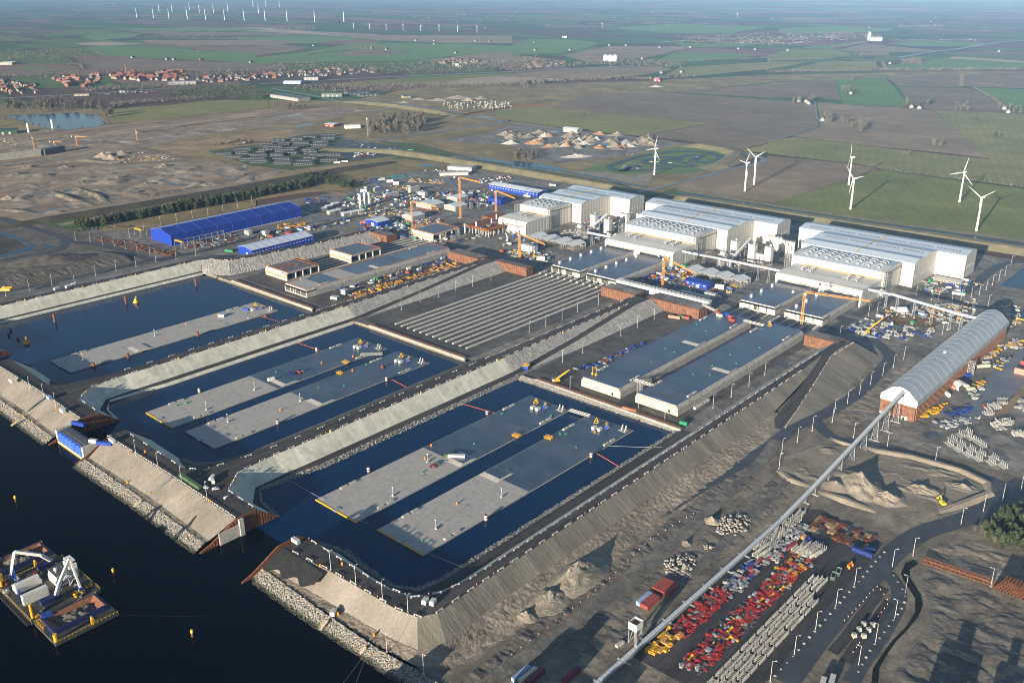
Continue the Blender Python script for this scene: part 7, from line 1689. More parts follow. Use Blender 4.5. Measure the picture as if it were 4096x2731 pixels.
for row in range(4):
 for i in range(16):
  if rg.random()<.18:continue
  x,y=-193+i*2.3,486+row*5.2+rg.uniform(-.8,.8);o=clut(rg.choice(('beam:rust','beam:rust','beam:timber','beam:dark'))); 
  if o.get('_first'):del o['_first']
  else:o=o.copy();COL.objects.link(o)
  o.location=(x,y,2.1);o.rotation_euler=(0,0,1.57+.03*rg.uniform(-1,1));o.scale=(.52,.75,rg.uniform(.5,1.6));tag(o,f"{'dark' if 'dark' in o.data.materials[0].name else 'tan' if 'timber' in o.data.materials[0].name else 'rusty'} steel beam stack in the {['lowest', 'second', 'third', 'topmost'][row]} row above the red yard",'beam stack',f"rusty beams, row {['one', 'two', 'three', 'four'][row]}")
con('navy',12.19,(*at('D3',775,345).xy,2.1),R(-90),'dark blue container at the upper corner of the yard');con('navy',6.06,(*at('D3',880,355).xy,2.1),R(-60),'short dark blue container beside the long dark blue one')
for i,(x,y) in enumerate(((600,600),(645,560))):
 r=empty('waste_skip',(*at('D3',x,y).xy,2.1),R(12),['open dark green skip on the left','open dark green skip on the right'][i]+' of the pair by the white stands','skip');q=MB();q.bb(-1.2,1.2,-3,3,0,.15);q.bb(-1.25,-1.1,-3,3,0,2.1);q.bb(1.1,1.25,-3,3,0,2.1);q.bb(-1.2,1.2,-3.1,-2.95,0,2.1);q.bb(-1.2,1.2,2.95,3.1,0,2.1);q.build('body',M_DGREEN,r);q=MB();q.bb(-1.3,1.3,-3.15,-2.9,2.1,2.25);q.bb(-1.3,1.3,2.9,3.15,2.1,2.25);q.bb(-1.35,-1.05,-3.1,3.1,2.1,2.25);q.bb(1.05,1.35,-3.1,3.1,2.1,2.25);q.build('rim',M_CONCW,r)
for x,y in ((735,500),(750,485),(765,470),(745,515),(775,490)):p=at('D3',x,y);o=drum(tuple(p),'green bin in the cluster before the low wall','green bins','orange'); 
# rusty cages and pipe stack at the right edge
for i,(x,y,L_) in enumerate(((-121,497,12),(-108,498,13),(-96,499,12))):
 q,_,_=frame_mesh('steel_cage',M_RUSTL,L_,3.2,2.6,9,i,.3);tag(q.build('steel_cage',M_RUST,loc=(x,y,2.1),rz=R(4)),['long rusty lattice cage at the ditch corner, leftmost','long rusty lattice cage between two others','long rusty lattice cage next to the big pipes'][i],'steel cage')
sp=None
for lay_ in range(5):
 for i in range(16-lay_):
  q=None;x=-88+i*1.75+lay_*.87
  if sp is None:
   q=MB();q.cyl((0,-3.2,0),(0,3.2,0),.86,n=14,caps=False);q.cyl((0,-3.2,0),(0,3.2,0),.72,n=14,caps=False); 
   for e in (-3.2,3.2):q.raw([(r_*math.cos(t*.4488),e,r_*math.sin(t*.4488)) for t in range(14) for r_ in (.72,.86)],[(2*t,2*t+1,(2*t+3) % 28,(2*t+2) % 28) for t in range(14)])
   sp=q.build('steel_pipe',M_RUST);o=sp
  else:o=sp.copy();COL.objects.link(o)
  o.location=(x,499,2.9+lay_*1.5);tag(o,f"big rusty steel pipe in the {['bottom', 'second', 'middle', 'fourth', 'top'][lay_]} layer of the stack at the right edge",'steel pipe',f"stacked pipes, {['bottom', 'second', 'middle', 'fourth', 'top'][lay_]} layer")
# steel troughs with pins on the dark lot, other lots by the shed
lay('dark_lot',"C3 1440 965 C3 1640 860 C3 1980 755 C3 2351 960 C3 2351 1180 C3 2180 1190 C3 1700 1080",M_YARD);lay('paved_pad',"C3 1480 770 C3 1700 660 C3 1900 560 C3 2010 330 C3 2351 60 C3 2351 380 C3 2100 640 C3 1680 820",M_ROADFAR)
def trough(x,y,rz,i):
 r=empty('steel_trough',(x,y,2.1),rz,'white steel trough with upright pins in the rows on the dark lot','steel trough','white steel troughs');q=MB();q.face([(-4,-1.6,.3),(4,-1.6,.3),(4,1.6,1.2),(-4,1.6,1.2)]);q.bb(-4,4,-1.7,-1.4,0,.9);q.bb(-4,4,1.4,1.7,0,1.4);q.build('plate',CLW,r);q=MB()
 for k in range(4):q.bar((-3+k*2,1.5,1),(-3+k*2,1.5,3.8),.35)
 q.build('pin',CLW,r);return r
CLW=MATS.get('form_white') or M_WHITE
T0=None
for t,x,y in [('C3',*p) for p in ((1660,950),(1740,1000),(1830,1045),(1920,1085),(2040,1120),(2150,1150),(1690,905),(1770,955),(1860,1000),(1950,1040),(2070,1080),(1760,870),(1830,840),(1900,920),(1960,960),(1840,890))]:
 p=at(t,x,y)
 if T0 is None:T0=trough(p.x,p.y,R(-38),0)
 else:copy_tree(T0,(p.x,p.y,2.1),R(-38))
clutter("C3 1380 700 C3 1420 650 C3 1640 560 C3 1600 620 C3 1480 700",20,['arm:yellow','frame:yellow'],'stacked along the rusty shed wall','by the shed wall',81,1.8,.8,sc=(.6,.9));clutter("C3 1610 680 C3 1850 580 C3 1860 640 C3 1700 730",24,['panel:blue','crate:blue','panel:blue','crate:dark'],'in the dark stack on the pad edge','of the pad edge',82,1.9,.9);clutter("C3 1980 640 C3 2160 520 C3 2170 560 C3 2010 680",12,['stand:white','crate:white'],'on the grey pad before the reed strip','of the grey pad',83,2,.8)
clutter("C3 1480 750 C3 1900 690 C3 1990 690 C3 1660 810",26,['spread:white','crate:grey','bigbag:white'],'along the lower pad edge','of the lower pad edge',84,1.8);clutter("C3 1830 480 C3 1960 420 C3 1960 520 C3 1800 540",14,['crate:white','crate:grey','spread:green'],'beside the white dome tent','by the dome tent',85,1.8);clutter("C3 2050 250 C3 2200 120 C3 2230 170 C3 2080 290",12,['crate:dark','arm:yellow','crate:grey'],'in the black row across the pad','of the black row',86,2.2);clutter("C3 1990 160 C3 2130 60 C3 2140 110 C3 2010 190",12,['frame:yellow','spread:blue','frame:yellow','stand:white'],'behind the shed side wall','behind the shed',87,2);clutter("C3 2100 40 C3 2351 -40 C3 2351 60 C3 2200 70",20,['frame:yellow','crate:timber','spread:grey','frame:grey'],'at the upper end of the pad','of the pad upper end',88,2)
clutter("C3 2040 790 C3 2200 720 C3 2220 760 C3 2120 820",12,['stand:white','pipes:white'],'on the lot beyond the reeds','of the reed lot',89,1.8);clutter("C3 2240 860 C3 2351 840 C3 2351 880",6,['stand:white'],'at the far right lot edge','of the right lot',90,2);clutter("C3 2260 580 C3 2351 540 C3 2351 640 C3 2270 620",8,['frame:white','spread:green','frame:grey'],'beyond the reed strip at the right edge','beyond the reeds',91,2)
clutter("C3 1900 400 C3 1975 350 C3 1985 400 C3 1930 430",8,['arm:yellow','panel:orange'],'on the pad middle','of the pad middle',92,1.4)
for i,(x,y,c,L_,rz) in enumerate(((1660,510,'white',6.06,40),(1720,440,'salmon',6.06,60),(1830,450,'cream',6.06,-40),(1915,240,'cream',12.19,-40),(1815,330,'sblue',6.06,-20),(1970,210,'grey',6.06,-40))):con(c,L_,(*at('C3',x,y).xy,2.1),R(rz),['white container by the rusty shed wall','salmon container under the white dome tent','pale cream container under the white dome tent','long pale container beside the lattice stair of the shed','bright blue container beside the shed','grey container beyond the long pale one'][i])
dt=empty('dome_tent',(*at('C3',1770,430).xy,2.1),R(-40),'white round topped tent between two containers by the shed','tent');q=MB();q.grid(lambda u,v:(-4.5+9*u,-5*math.cos(math.pi*v),2.2+3.6*math.sin(math.pi*v)),6,12);q.build('canopy',M_TENTR,dt);q=MB();q.bb(-4.5,4.5,-5,-4.8,0,2.4);q.bb(-4.5,4.5,4.8,5,0,2.4);q.build('side_wall',M_TENTR,dt)
k=0
for row in range(3):
 for lay_ in range(2): 
  p=at('C3',2260+row*45,290-row*70);con(['salmon','red','navy'][row],12.19,(p.x+row*1.0,p.y,2.1+lay_*2.65),R(-90),f"{['salmon', 'brown red', 'dark blue'][row]} container, {'upper' if lay_ else 'lower'} one of its pair in the stack at the right edge")
put('tele',tele_make,(*at('C3',1980,600).xy,2.1),.4,'red telehandler on the grey pad','telehandler')
ex=empty('excavator',(*at('C3',1600,1500).xy,2.1),R(50),'tracked excavator at the lower edge of the sand pit','excavator');q=MB();[q.bb(s-.4,s+.4,-2,2,0,.9) for s in (-1.2,1.2)];q.build('crawler_track',M_DARKSTEEL,ex);q=MB();q.bb(-1.4,1.4,-2,1.4,1,2.4);q.bb(-1.4,-.2,.2,1.6,1.2,3.1);q.build('house',M_SAFETY,ex);q=MB();q.bar((.4,1,2),(.4,4,4.6),.5);q.bar((.4,4,4.6),(.4,6.4,1.8),.4);q.box((.4,6.4,.8),(1.2,1,1));q.build('boom',M_SAFETY,ex)
# pier gear
for i,(t,x,y,c,rz,lb) in enumerate((('D1',405,300,'grey',-60,'long white office cabin at the tip of the foremost pier'),('C0',128,385,'white',-45,'white container at the left end of the far pier'),('C0',598,660,'white',-45,'white container behind the blue gate'),('C0',1058,940,'white',-48,'white container at the left end of the middle pier'),('C0',475,540,'lblue',-45,'blue and white container on the far pier road'),('C0',1755,1300,'dkgreen',-48,'olive container, upper of two on the middle pier road'),('C0',1850,1365,'dkgreen',-48,'olive container, lower of two on the middle pier road'))):
 p=at(t,x,y,12);con(c,12.19 if 'olive' in lb else 6.06,(p.x-1,p.y,12.1),R(90),lb)
con('sblue',12.19,(-622,240,10.2),R(-60),'bright blue container at the right end of the gate top');con('sblue',12.19,(-668,243,10.2),R(-70),'bright blue container at the left end of the gate top');con('white',6.06,(-629,238,10.2),R(-60),'small white container at the right end of the gate top')
cabin((*at('D1',410,300,12).xy,14.8),R(-90),'white upper cabin on the tip of the foremost pier','white') if False else None
for i,(t,x,y) in enumerate((('C0',1945,1265),('C0',1955,1295),('C0',1890,1345),('C0',1980,1358),('C0',2085,1435),('C0',1840,1222))):car([0,0,0,0,1,2][i],(*at(t,x,y,12).xy,12.1),R(30+40*i),['white van like car beside the bend of the middle pier','white car next to the first one at the pier bend','white car behind the olive containers','white car turned at the pier bend','silver car on the tip of the middle pier','dark car at the rail of the middle pier'][i],kind='van' if i<2 else 'car')
for i,(t,x,y) in enumerate((('D1',1555,830),('D1',1625,840))):put('gen_w',lambda:genset_make(M_WHITE),(*at(t,x,y,12).xy,12.1),R(20),['white wrapped generator left of the pair on the dike bend','white wrapped generator right of the pair on the dike bend'][i],'generator')
put('gen_w',lambda:genset_make(M_WHITE),(*at('D1',712,925,4).xy,3.4),R(30),'white wrapped box alone on the shore path','generator');con('orange',3,(*at('C0',1145,1010,12).xy,12.1),R(45),'small bright orange box at the rail of the middle pier') if False else None
for t,x,y,z in (('D1',590,497,12),('D1',792,480,12),('D1',755,940,3.4),('D1',1085,1130,3.2),('C0',520,625,12),('C0',150,655,3.2),('C0',220,695,3.2),('C0',295,742,3.2),('C0',1185,1030,12),('C0',1172,1298,3.2),('C0',1383,1405,3.2),('C0',1335,1018,12),('C0',1920,1465,12)):p=at(t,x,y,z);drum((p.x,p.y,z+.1),'orange life saving box on a pier or shore path','orange boxes of the piers','orange')
for t,x0,y0,x1,y1,z0,z1,lb in (('D1',590,1085,655,1000,.5,3.2,'concrete steps through the rock armour below the white box'),('D1',955,1300,1010,1245,.5,3.2,'concrete steps through the rock armour by the mooring lines'),('C0',1230,1520,1300,1470,.5,3.2,'concrete steps through the middle rock armour'),('C0',105,780,160,740,.5,3.2,'concrete steps through the far rock armour'),('C0',1410,1410,1575,1245,3.5,12,'long steel stair up the middle sand slope'),('C0',240,650,385,525,3.5,12,'long steel stair up the far sand slope')):
 a=at(t,x0,y0,z0);b=at(t,x1,y1,z1);r=empty('shore_stair',tuple(a),0,lb,'stair');q=MB();d=b-a;q.bar((0,0,.6),d+Vector((0,0,.6)),2.0,.3);n=int(d.length/.9)
 for k in range(n):c=d*(k/n);q.box((c.x,c.y,c.z+.7),(2.2,.5,.25))
 q.build('flight',M_CONCW if z1<5 else M_STEEL,r);q=MB();s=Vector((d.y,-d.x,0)).normalized();[q.bar(s*k+Vector((0,0,1.6)),d+s*k+Vector((0,0,1.6)),.14) for k in (-1.1,1.1)];q.build('hand_rail',M_SAFETY if z1<5 else M_STEEL,r)
# ================================================================== country behind: turbines, trees, houses, camp, yards
M_TURB=paint('turbine_white',(.62,.62,.61),.03,.4,.1)
def turbine_make(H,B):
 r=empty('wind_turbine');q=MB();q.cyl((0,0,0),(0,0,H),H*.034,H*.021,n=14);q.build('tower',M_TURB,r)
 q=MB();q.bb(-1.1,1.1,-1.5,4.6,H-1,H+1.3);q.cyl((0,-3.2,H+.1),(0,-1.5,H+.1),.5,1.0,n=10);q.build('nacelle',M_TURB,r);return r
def turbine(p,H,B,yaw,ang,label,group):
 r=put(('turb',H),lambda:turbine_make(H,B),p,yaw,label,'wind turbine',group)
 for k in range(3):
  a=ang+k*2.094;u=Vector((math.sin(a),0,math.cos(a)));v=Vector((math.cos(a),0,-math.sin(a)));c=Vector((0,-2.4,H+.1));q=MB()
  w=B*.058;st=[(0,.5),(.06,.55),(.2,1.0),(.6,.62),(1,.14)]
  for (f0,w0),(f1,w1) in zip(st,st[1:]):
   a0,a1=c+u*(f0*B),c+u*(f1*B);t0,t1=.18*w*w0*2,.18*w*w1*2;y=Vector((0,1,0))
   q.raw([a0-v*w*w0*.4,a0+v*w*w0*.6,a0+v*w*w0*.6+y*t0,a0-v*w*w0*.4+y*t0,a1-v*w*w1*.4,a1+v*w*w1*.6,a1+v*w*w1*.6+y*t1,a1-v*w*w1*.4+y*t1],[(0,1,2,3),(7,6,5,4),(0,4,5,1),(1,5,6,2),(2,6,7,3),(3,7,4,0)])
  q.build('blade',M_TURB).parent=r
 return r
for i,(t,x,y,yaw,ang,lb) in enumerate((('B2',1307,40,-.35,.3,'white wind turbine standing before the kart track'),('B2',2137,190,-.6,.55,'nearer turbine of the two in the brown field corner'),('B2',2222,128,-.3,1.05,'farther turbine of the two in the brown field corner'),('B3',740,130,-1.3,.05,'turbine seen edge on, rotor nearly vertical'),('B3',757,355,-.5,1.25,'turbine with one blade down beside the edge on one'),('B3',1757,290,-.3,.22,'upper turbine of the two at the right of the green field'),('B3',1912,555,-.4,1.0,'lowest and nearest turbine at the right of the green field'))):
 turbine(tuple(at(t,x,y)),45.5,24,yaw,ang,lb,'near wind turbines')
rg=random.Random(12)
for i,(t,x,y) in enumerate([('A0',*p) for p in ((1257,165),(1410,168),(1553,175),(1721,178),(1889,182),(2063,186),(2244,190))]+[('A1',*p) for p in ((85,193),(287,198),(540,204),(808,205))]):turbine(tuple(at(t,x,y)),80,42,-.7,rg.uniform(0,2),'tall turbine in the long far row across the left horizon','long far row of turbines')
for t,x,y in [('A0',*p) for p in ((1462,112),(1582,115),(1740,95),(1832,118),(1962,122),(2095,115),(2325,65))]+[('A1',*p) for p in ((25,127),(93,67),(215,67))]:turbine(tuple(at(t,x,y)),80,42,-.7,rg.uniform(0,2),'fainter turbine behind the long far row','second far row of turbines')
for x,y in ((898,264),(1045,272),(1196,276),(1352,280),(1514,287),(1682,290),(1853,297),(2030,303)):turbine(tuple(at('A1',x,y)),36,23,-.7,rg.uniform(0,2),'short white turbine in the straight row of eight','row of eight short turbines')
turbine(tuple(at('A2',827,262)),30,16,-.5,.4,'single small turbine in the far green fields',None);turbine(tuple(at('A2',2066,168)),36,20,-.5,.1,'single turbine far out near the haze',None)
# ---- trees
M_TRUNK=paint('bark',(.10,.085,.07),.2,.9,1);M_BIRCH=paint('pale_bark',(.22,.20,.17),.2,.9,1)
LEAF={'pine':[paint('pine_dark',(.022,.038,.018),.3,.9,.7),paint('pine_mid',(.045,.07,.028),.3,.9,.7),paint('pine_olive',(.085,.095,.04),.3,.9,.7)],'bare':[paint('twig_grey',(.11,.098,.08),.3,.9,.7),paint('twig_brown',(.085,.07,.055),.3,.9,.7),paint('twig_pale',(.16,.14,.105),.3,.9,.7)]}
def leaf_np(kind,n,rng,H,Rr,base,s):
 """n leaf clumps in an uneven crown"""
 k=9;cl=rng.normal(size=(k,3));cl /= np.linalg.norm(cl,axis=1)[:,None];cl *= rng.uniform(.35,.8,(k,1));cl[:,2]=np.linspace(-.8,.85,k)
 which=rng.integers(0,k,n);P=cl[which]+rng.normal(size=(n,3))*.26
 taper=(1.0-.55*np.clip(P[:,2],-1,1)) if kind=='pine' else (1-.25*np.abs(P[:,2]))
 P=np.stack([P[:,0]*Rr*taper,P[:,1]*Rr*taper,base+(P[:,2]+1)/2*(H-base)],1)
 d=rng.normal(size=(n,3,3))*s
 if kind=='bare':d[:,:,2] *= 1.9;d[:,1] *= .35
 return P[:,None,:]+d,which
def crown_mesh(kind,n,seed,H,Rr,base,s):
 rng=np.random.default_rng(seed);V,w=leaf_np(kind,n,rng,H,Rr,base,s)
 return np_mesh('crown',V.reshape(-1,3),np.arange(n*3).reshape(-1,3),LEAF[kind],(w+rng.integers(0,2,n)) % 3)
TREES={}
def tree_make(kind,seed,n):
 H=1.0;r=empty('pine_tree' if kind=='pine' else 'bare_tree')
 me=crown_mesh(kind,n,seed,9,3.0 if kind=='pine' else 2.9,1.6 if kind=='pine' else 2.2,.42 if kind=='pine' else .38);c=bpy.data.objects.new('crown',me);COL.objects.link(c);link_child(c,r)
 q=MB();rn=random.Random(seed);q.cyl((0,0,-.2),(0,0,7.5),.24,.08,n=6)
 for k in range(7):z=2+k*.7;a=rn.random()*6.28;q.cyl((0,0,z),(1.9*math.cos(a),1.9*math.sin(a),z+1.6),.1,.03,n=4)
 q.build('trunk',M_TRUNK if kind=='pine' else M_BIRCH,r);return r
def tree(p,kind,s,label,group,n=420):
 sd=rg.randrange(4);return put(('tree',kind,sd,n),lambda:tree_make(kind,sd+1,n),(p[0],p[1],p[2] if len(p)>2 else 2),rg.random()*6.28,label,'tree',group,(s*rg.uniform(.85,1.15),s*rg.uniform(.85,1.15),s))
def grove(s,n,kind,sz,label,group,mind=3,seed=1,nl=420):
 for p in rand_in([(a.x,a.y) for a in (mpts(s) if isinstance(s,str) else s)],n,random.Random(seed),mind):tree(p,kind if kind != 'mix' else rg.choice(('pine','bare','pine')),sz*rg.uniform(.75,1.2),label,group,nl)
grove("D3 1900 180 D3 2120 320 D3 2351 370 D3 2500 200 D3 2300 -30 D3 2150 20",30,'pine',.85,'dense green pine in the grove at the right edge','pines of the right grove',2.6,3,1600)
grove("D3 1880 170 D3 2080 290 D3 2130 260 D3 1950 150",10,'bare',.45,'low reddish bare shrub at the rim of the pine grove','shrubs of the right grove',1.5,4)
bl=[Vector(p) for p in ((-1296,525,0),(-1282,528,0),(-1268,800,0),(-1270,930,0),(-1290,925,0),(-1300,800,0))]
grove(bl,195,'pine',1.3,'tree in the long belt behind the biggest blue hall','trees of the long belt',5,5);grove("B1 420 60 B1 640 60 B1 900 130 B1 880 180 B1 600 120 B1 400 110",48,'pine',1.05,'pine in the clump at the upper end of the long belt','pines of the belt end',4,6)
grove("A1 980 1190 A1 1180 1100 A1 1500 1080 A1 1630 1180 A1 1450 1230 A1 1080 1250",62,'bare',2.0,'tall bare tree in the wood round the red farmhouse','trees round the red farmhouse',9,7);grove("A0 0 975 A0 400 945 A0 900 950 A0 1060 1090 A0 980 1130 A0 930 1060 A0 700 1020 A0 0 1040",52,'bare',2.1,'bare tree on the far shore of the lake','trees on the lake shore',12,8)
grove("A0 0 1090 A0 200 1120 A0 500 1195 A0 900 1170 A0 700 1195 A0 300 1160",10,'bare',1.0,'bare bush on the near shore of the lake','bushes on the near lake shore',12,9);grove("A2 30 1390 A2 250 1400 A2 230 1480 A2 20 1470",18,'bare',1.2,'bare tree between the reed field and the rubble heaps','trees by the rubble heaps',6,10);grove("A1 100 975 A1 460 975 A1 450 1010 A1 120 1020",16,'bare',1.2,'bare tree in the clump before the long white warehouse','trees before the white warehouse',8,11)
FARM=[("A3 665 830 A3 850 830 A3 840 885 A3 690 880",16,1.5,'round the red roofed cottage in the bright green field'),("A3 480 1070 A3 640 1070 A3 780 1120 A3 740 1150 A3 490 1130",22,1.4,'beside the white farmhouse at the lane bend'),("A3 760 1165 A3 950 1150 A3 920 1225 A3 800 1210",16,1.4,'in the clump on the brown field'),("A3 220 925 A3 430 905 A3 425 950 A3 230 950",15,1.3,'round the farm by the lane corner'),("A3 1240 960 A3 1500 950 A3 1500 985 A3 1250 985",16,1.4,'round the farm with two round barns'),("A3 1700 980 A3 1860 975 A3 1860 1025 A3 1720 1020",18,1.3,'in the farm clump right of the round barns'),("A3 2120 990 A3 2320 1000 A3 2320 1045 A3 2150 1030",14,1.2,'round the farm at the right edge'),("A3 1490 1320 A3 1610 1310 A3 1600 1350 A3 1500 1350",12,1.0,'in the pond clump right of the middle'),("A3 2060 1240 A3 2165 1240 A3 2160 1268 A3 2070 1265",10,.9,'in the small pond clump at far right'),("A3 1215 1430 A3 1330 1410 A3 1320 1430 A3 1230 1440",8,.8,'in the flat shrub strip'),("A2 590 1070 A2 720 1055 A2 690 1075 A2 610 1082",9,1.0,'in the shrub island of the olive field'),("A3 745 735 A3 795 730 A3 790 752 A3 745 750",6,1.2,'in the small clump on the bright field'),("A3 1855 1095 A3 1920 1090 A3 1920 1110 A3 1860 1110",5,.9,'in the tiny pond clump'),("A2 60 760 A2 300 745 A2 310 810 A2 60 815",26,1.6,'in the wood at the earthworks edge')]
for i,(s,n,sz,lb) in enumerate(FARM):grove(s,max(4,int(n*.6)),'bare' if i % 4 else 'mix',sz*1.15,'bare tree '+lb,'trees '+lb,4,20+i,260)
# far woods and hedges: one body of leaf clumps each
def leafmass(name,P,size,h,kind,seed,label,cat=None,k=7):
 rng=np.random.default_rng(seed);n=len(P);P=np.array([(p[0],p[1],2.0) for p in P]);V=P[:,None,None,:]+rng.normal(size=(n,k,1,3))*np.array([size*.4,size*.4,0])+np.array([0,0,1])*h*rng.uniform(.15,1,(n,k,1,1))*rng.uniform(.6,1.2,(n,1,1,1))
 V=V+rng.normal(size=(n,k,3,3))*size*.22;F=np.arange(n*k*3).reshape(-1,3);me=np_mesh(name,V.reshape(-1,3),F,LEAF[kind],np.repeat(rng.integers(0,3,n),k));o=bpy.data.objects.new(name,me);COL.objects.link(o)
 return tag(o,label,cat,None,None if cat else 'stuff')
def wood(s,n,sz,h,kind,seed):leafmass('far_wood',rand_in([(p.x,p.y) for p in mpts(s)],n,random.Random(seed)),sz,h,kind,seed,None)
WOODS=[("A0 0 700 A0 800 660 A0 1500 650 A0 2351 660 A0 2351 720 A0 1800 720 A0 1000 690 A0 300 740",900,'bare'),("A0 700 830 A0 1500 780 A0 1850 780 A0 1500 820 A0 800 850",420,'bare'),("A0 1500 840 A0 1850 790 A0 2351 790 A0 2351 910 A0 1900 900 A0 1500 890",900,'pine'),("A0 950 970 A0 1300 940 A0 2000 900 A0 1900 915 A0 1350 960 A0 1000 1000",420,'bare'),("A0 0 470 A0 500 450 A0 960 470 A0 980 520 A0 600 560 A0 0 560",700,'bare'),("A0 0 350 A0 420 370 A0 720 370 A0 500 390 A0 0 385",300,'bare'),("A0 0 300 A0 800 280 A0 1150 285 A0 1100 305 A0 400 330 A0 0 325",420,'bare'),("A0 1200 350 A0 1600 330 A0 2351 350 A0 2351 375 A0 1700 360 A0 1250 365",300,'bare'),("A0 1500 430 A0 1900 405 A0 2130 415 A0 1900 440 A0 1550 450",180,'bare'),("A1 0 655 A1 250 580 A1 900 590 A1 1500 580 A1 2351 560 A1 2351 650 A1 1500 690 A1 700 690 A1 0 720",1700,'bare'),("A1 350 800 A1 800 780 A1 1600 780 A1 2351 775 A1 2351 800 A1 1600 815 A1 900 850 A1 350 850",700,'bare'),("A1 0 840 A1 150 850 A1 130 880 A1 0 930",130,'pine'),("A1 830 440 A1 1080 425 A1 1250 450 A1 1000 455",130,'bare'),("A1 120 255 A1 600 250 A1 500 285 A1 130 278",160,'bare'),("A2 0 540 A2 250 535 A2 500 590 A2 800 570 A2 1250 560 A2 1590 580 A2 1560 630 A2 1350 620 A2 800 605 A2 300 640 A2 0 660",800,'bare'),("A2 1500 340 A2 2351 310 A3 100 380 A3 650 370 A3 650 330 A3 150 310 A2 2351 420 A2 1700 400",700,'bare'),("A3 450 320 A3 660 300 A3 1050 330 A3 900 370 A3 600 360",380,'bare'),("A3 1230 560 A3 1400 550 A3 1410 605 A3 1220 600",150,'bare'),("A3 780 510 A3 1100 495 A3 1100 520 A3 830 520",110,'bare'),("A2 1180 215 A2 1330 210 A2 1320 225 A2 1180 228",50,'bare'),("A3 100 170 A3 700 175 A3 850 190 A3 100 190",150,'bare'),("A3 1200 240 A3 1650 235 A3 1640 260 A3 1220 262",110,'bare')]
for i,(s,n,kd) in enumerate(WOODS):wood(s,n,6 if i<12 else 8,11,kd,200+i)
def hedge(s,w,h,label,seed,step=3.0):
 P=[];rgh=random.Random(seed);along(mpts(s),step,lambda p,a:P.append((p.x+rgh.uniform(-w,w)/2,p.y+rgh.uniform(-w,w)/2)) if rgh.random()>.15 else None)
 leafmass('hedge',P,w*.8,h,'bare',seed,label,'hedge')
HED=[("A3 0 670 A3 250 665 A3 600 660 A3 1080 650 A3 1500 650 A3 2351 640",14,8,'long dark tree line beyond the rail corridor at right'),("A2 0 775 A2 500 750 A2 1050 725 A2 1300 735 A2 1650 710",14,9,'dark tree line beyond the earthworks in the middle'),("B3 1080 0 B3 1700 70 B3 2351 155",5,3,'roadside shrub line above the turbine field'),("A3 0 1420 A3 400 1460 A3 800 1510 A3 1240 1566",4,2.5,'shrub line between brown and olive fields'),("A3 1790 690 A3 1775 800",8,6,'short straight tree row across the right brown fields'),("A3 1885 810 A3 2000 870 A3 2190 990",6,4,'slanting hedge at the edge of the bright right field'),("A3 1880 775 A3 2150 790",7,5,'short hedge strip on the right brown field'),("A3 1050 580 A3 1085 650",8,6,'hedge by the round silo farm'),("A2 1000 565 A2 1200 540 A2 1500 480 A2 1600 460",9,8,'avenue trees along the far straight road'),("A2 1480 568 A2 1900 552 A2 2351 535",8,6,'far hedge line in the green fields'),("A1 480 500 A1 870 465",10,6,'hedge left of the dark field strip'),("A1 870 500 A1 1420 462",10,7,'hedge along the dark field strip'),("A3 580 450 A3 900 395",12,8,'tree line leading to the white factory'),("A3 0 560 A3 300 550 A3 560 545",10,7,'hedge left of the sandy site'),("A0 1650 485 A0 2000 470",10,7,'dark tree strip in the far green field'),("A0 500 600 A0 740 600 A0 760 640",10,9,'tree row beside the dark field far left'),("B0 700 560 B0 900 530 B0 1200 520",6,2,'scrub edge by the small brick building'),("A0 2000 1330 A0 2250 1290 A0 2300 1320 A0 2100 1340",10,3,'low dark scrub on the dry grass')]
for i,(s,w,h,lb) in enumerate(HED):hedge(s,w,h,lb,300+i)
lay('reed_bed',"A0 720 1035 A0 870 1040 A0 950 1085 A0 1010 1135 A0 985 1142 A0 930 1095 A0 860 1052 A0 740 1045",M_TAN);lay('reed_bed',"C3 2050 690 C3 2150 610 C3 2351 420 C3 2351 500 C3 2200 660",M_TAN);lay('reed_bed',"B3 1080 1380 B3 1200 1320 B3 1450 1350 B3 1570 1410 B3 1500 1445 B3 1250 1425",earth('red_reed',[(.08,.05,.03),(.14,.09,.055),(.2,.14,.09)],.05,.5,.8,.5));lay('dry_grass',"B1 0 240 B1 450 180 B1 640 170 B1 880 230 B1 860 250 B1 620 195 B1 400 210 B1 0 275",M_TAN);lay('dry_grass',"B0 1000 500 B0 2351 260 B0 2351 330 B0 1300 540 B0 900 560",M_SCRUB)
# ---- houses
def house_make(wm,rm,i):
 r=empty('house');w,L_,e,h=(8,12,3.2,7.2) if i % 2 else (9,18,4.2,8.4);q=MB();q.prism([(-w/2,0),(-w/2,e),(0,h-.3),(w/2,e),(w/2,0)],-L_/2,L_/2,'y');q.build('wall',wm,r);q=MB()
 for s in (-1,1):q.prism([(s*(w/2+.5),e-.3),(0,h),(0,h+.3),(s*(w/2+.5),e)],-L_/2-.4,L_/2+.4,'y')
 q.box((.8,L_*.2,h-.8),(.8,.8,1.6));q.build('roof',rm,r);q=MB()
 for s in (-1,1):
  for k in range(3):q.bb(s*(w/2+.02)-.02,s*(w/2+.02)+.02,-L_*.35+k*L_*.3,-L_*.35+k*L_*.3+1.2,1,2.2)
 q.build('window',M_GLASS,r);return r
RF={'red':paint('tile_red',(.15,.058,.038),.2,.8,.3),'dark':paint('roof_dark',(.07,.068,.068),.2,.8,.3),'brown':paint('roof_brown',(.17,.10,.075),.2,.8,.3)};WL={'white':paint('render_white',(.22,.213,.2),.1,.8,.3),'brick':paint('brick',(.22,.11,.075),.2,.9,.5),'cream':paint('render_cream',(.24,.21,.155),.1,.8,.3)}
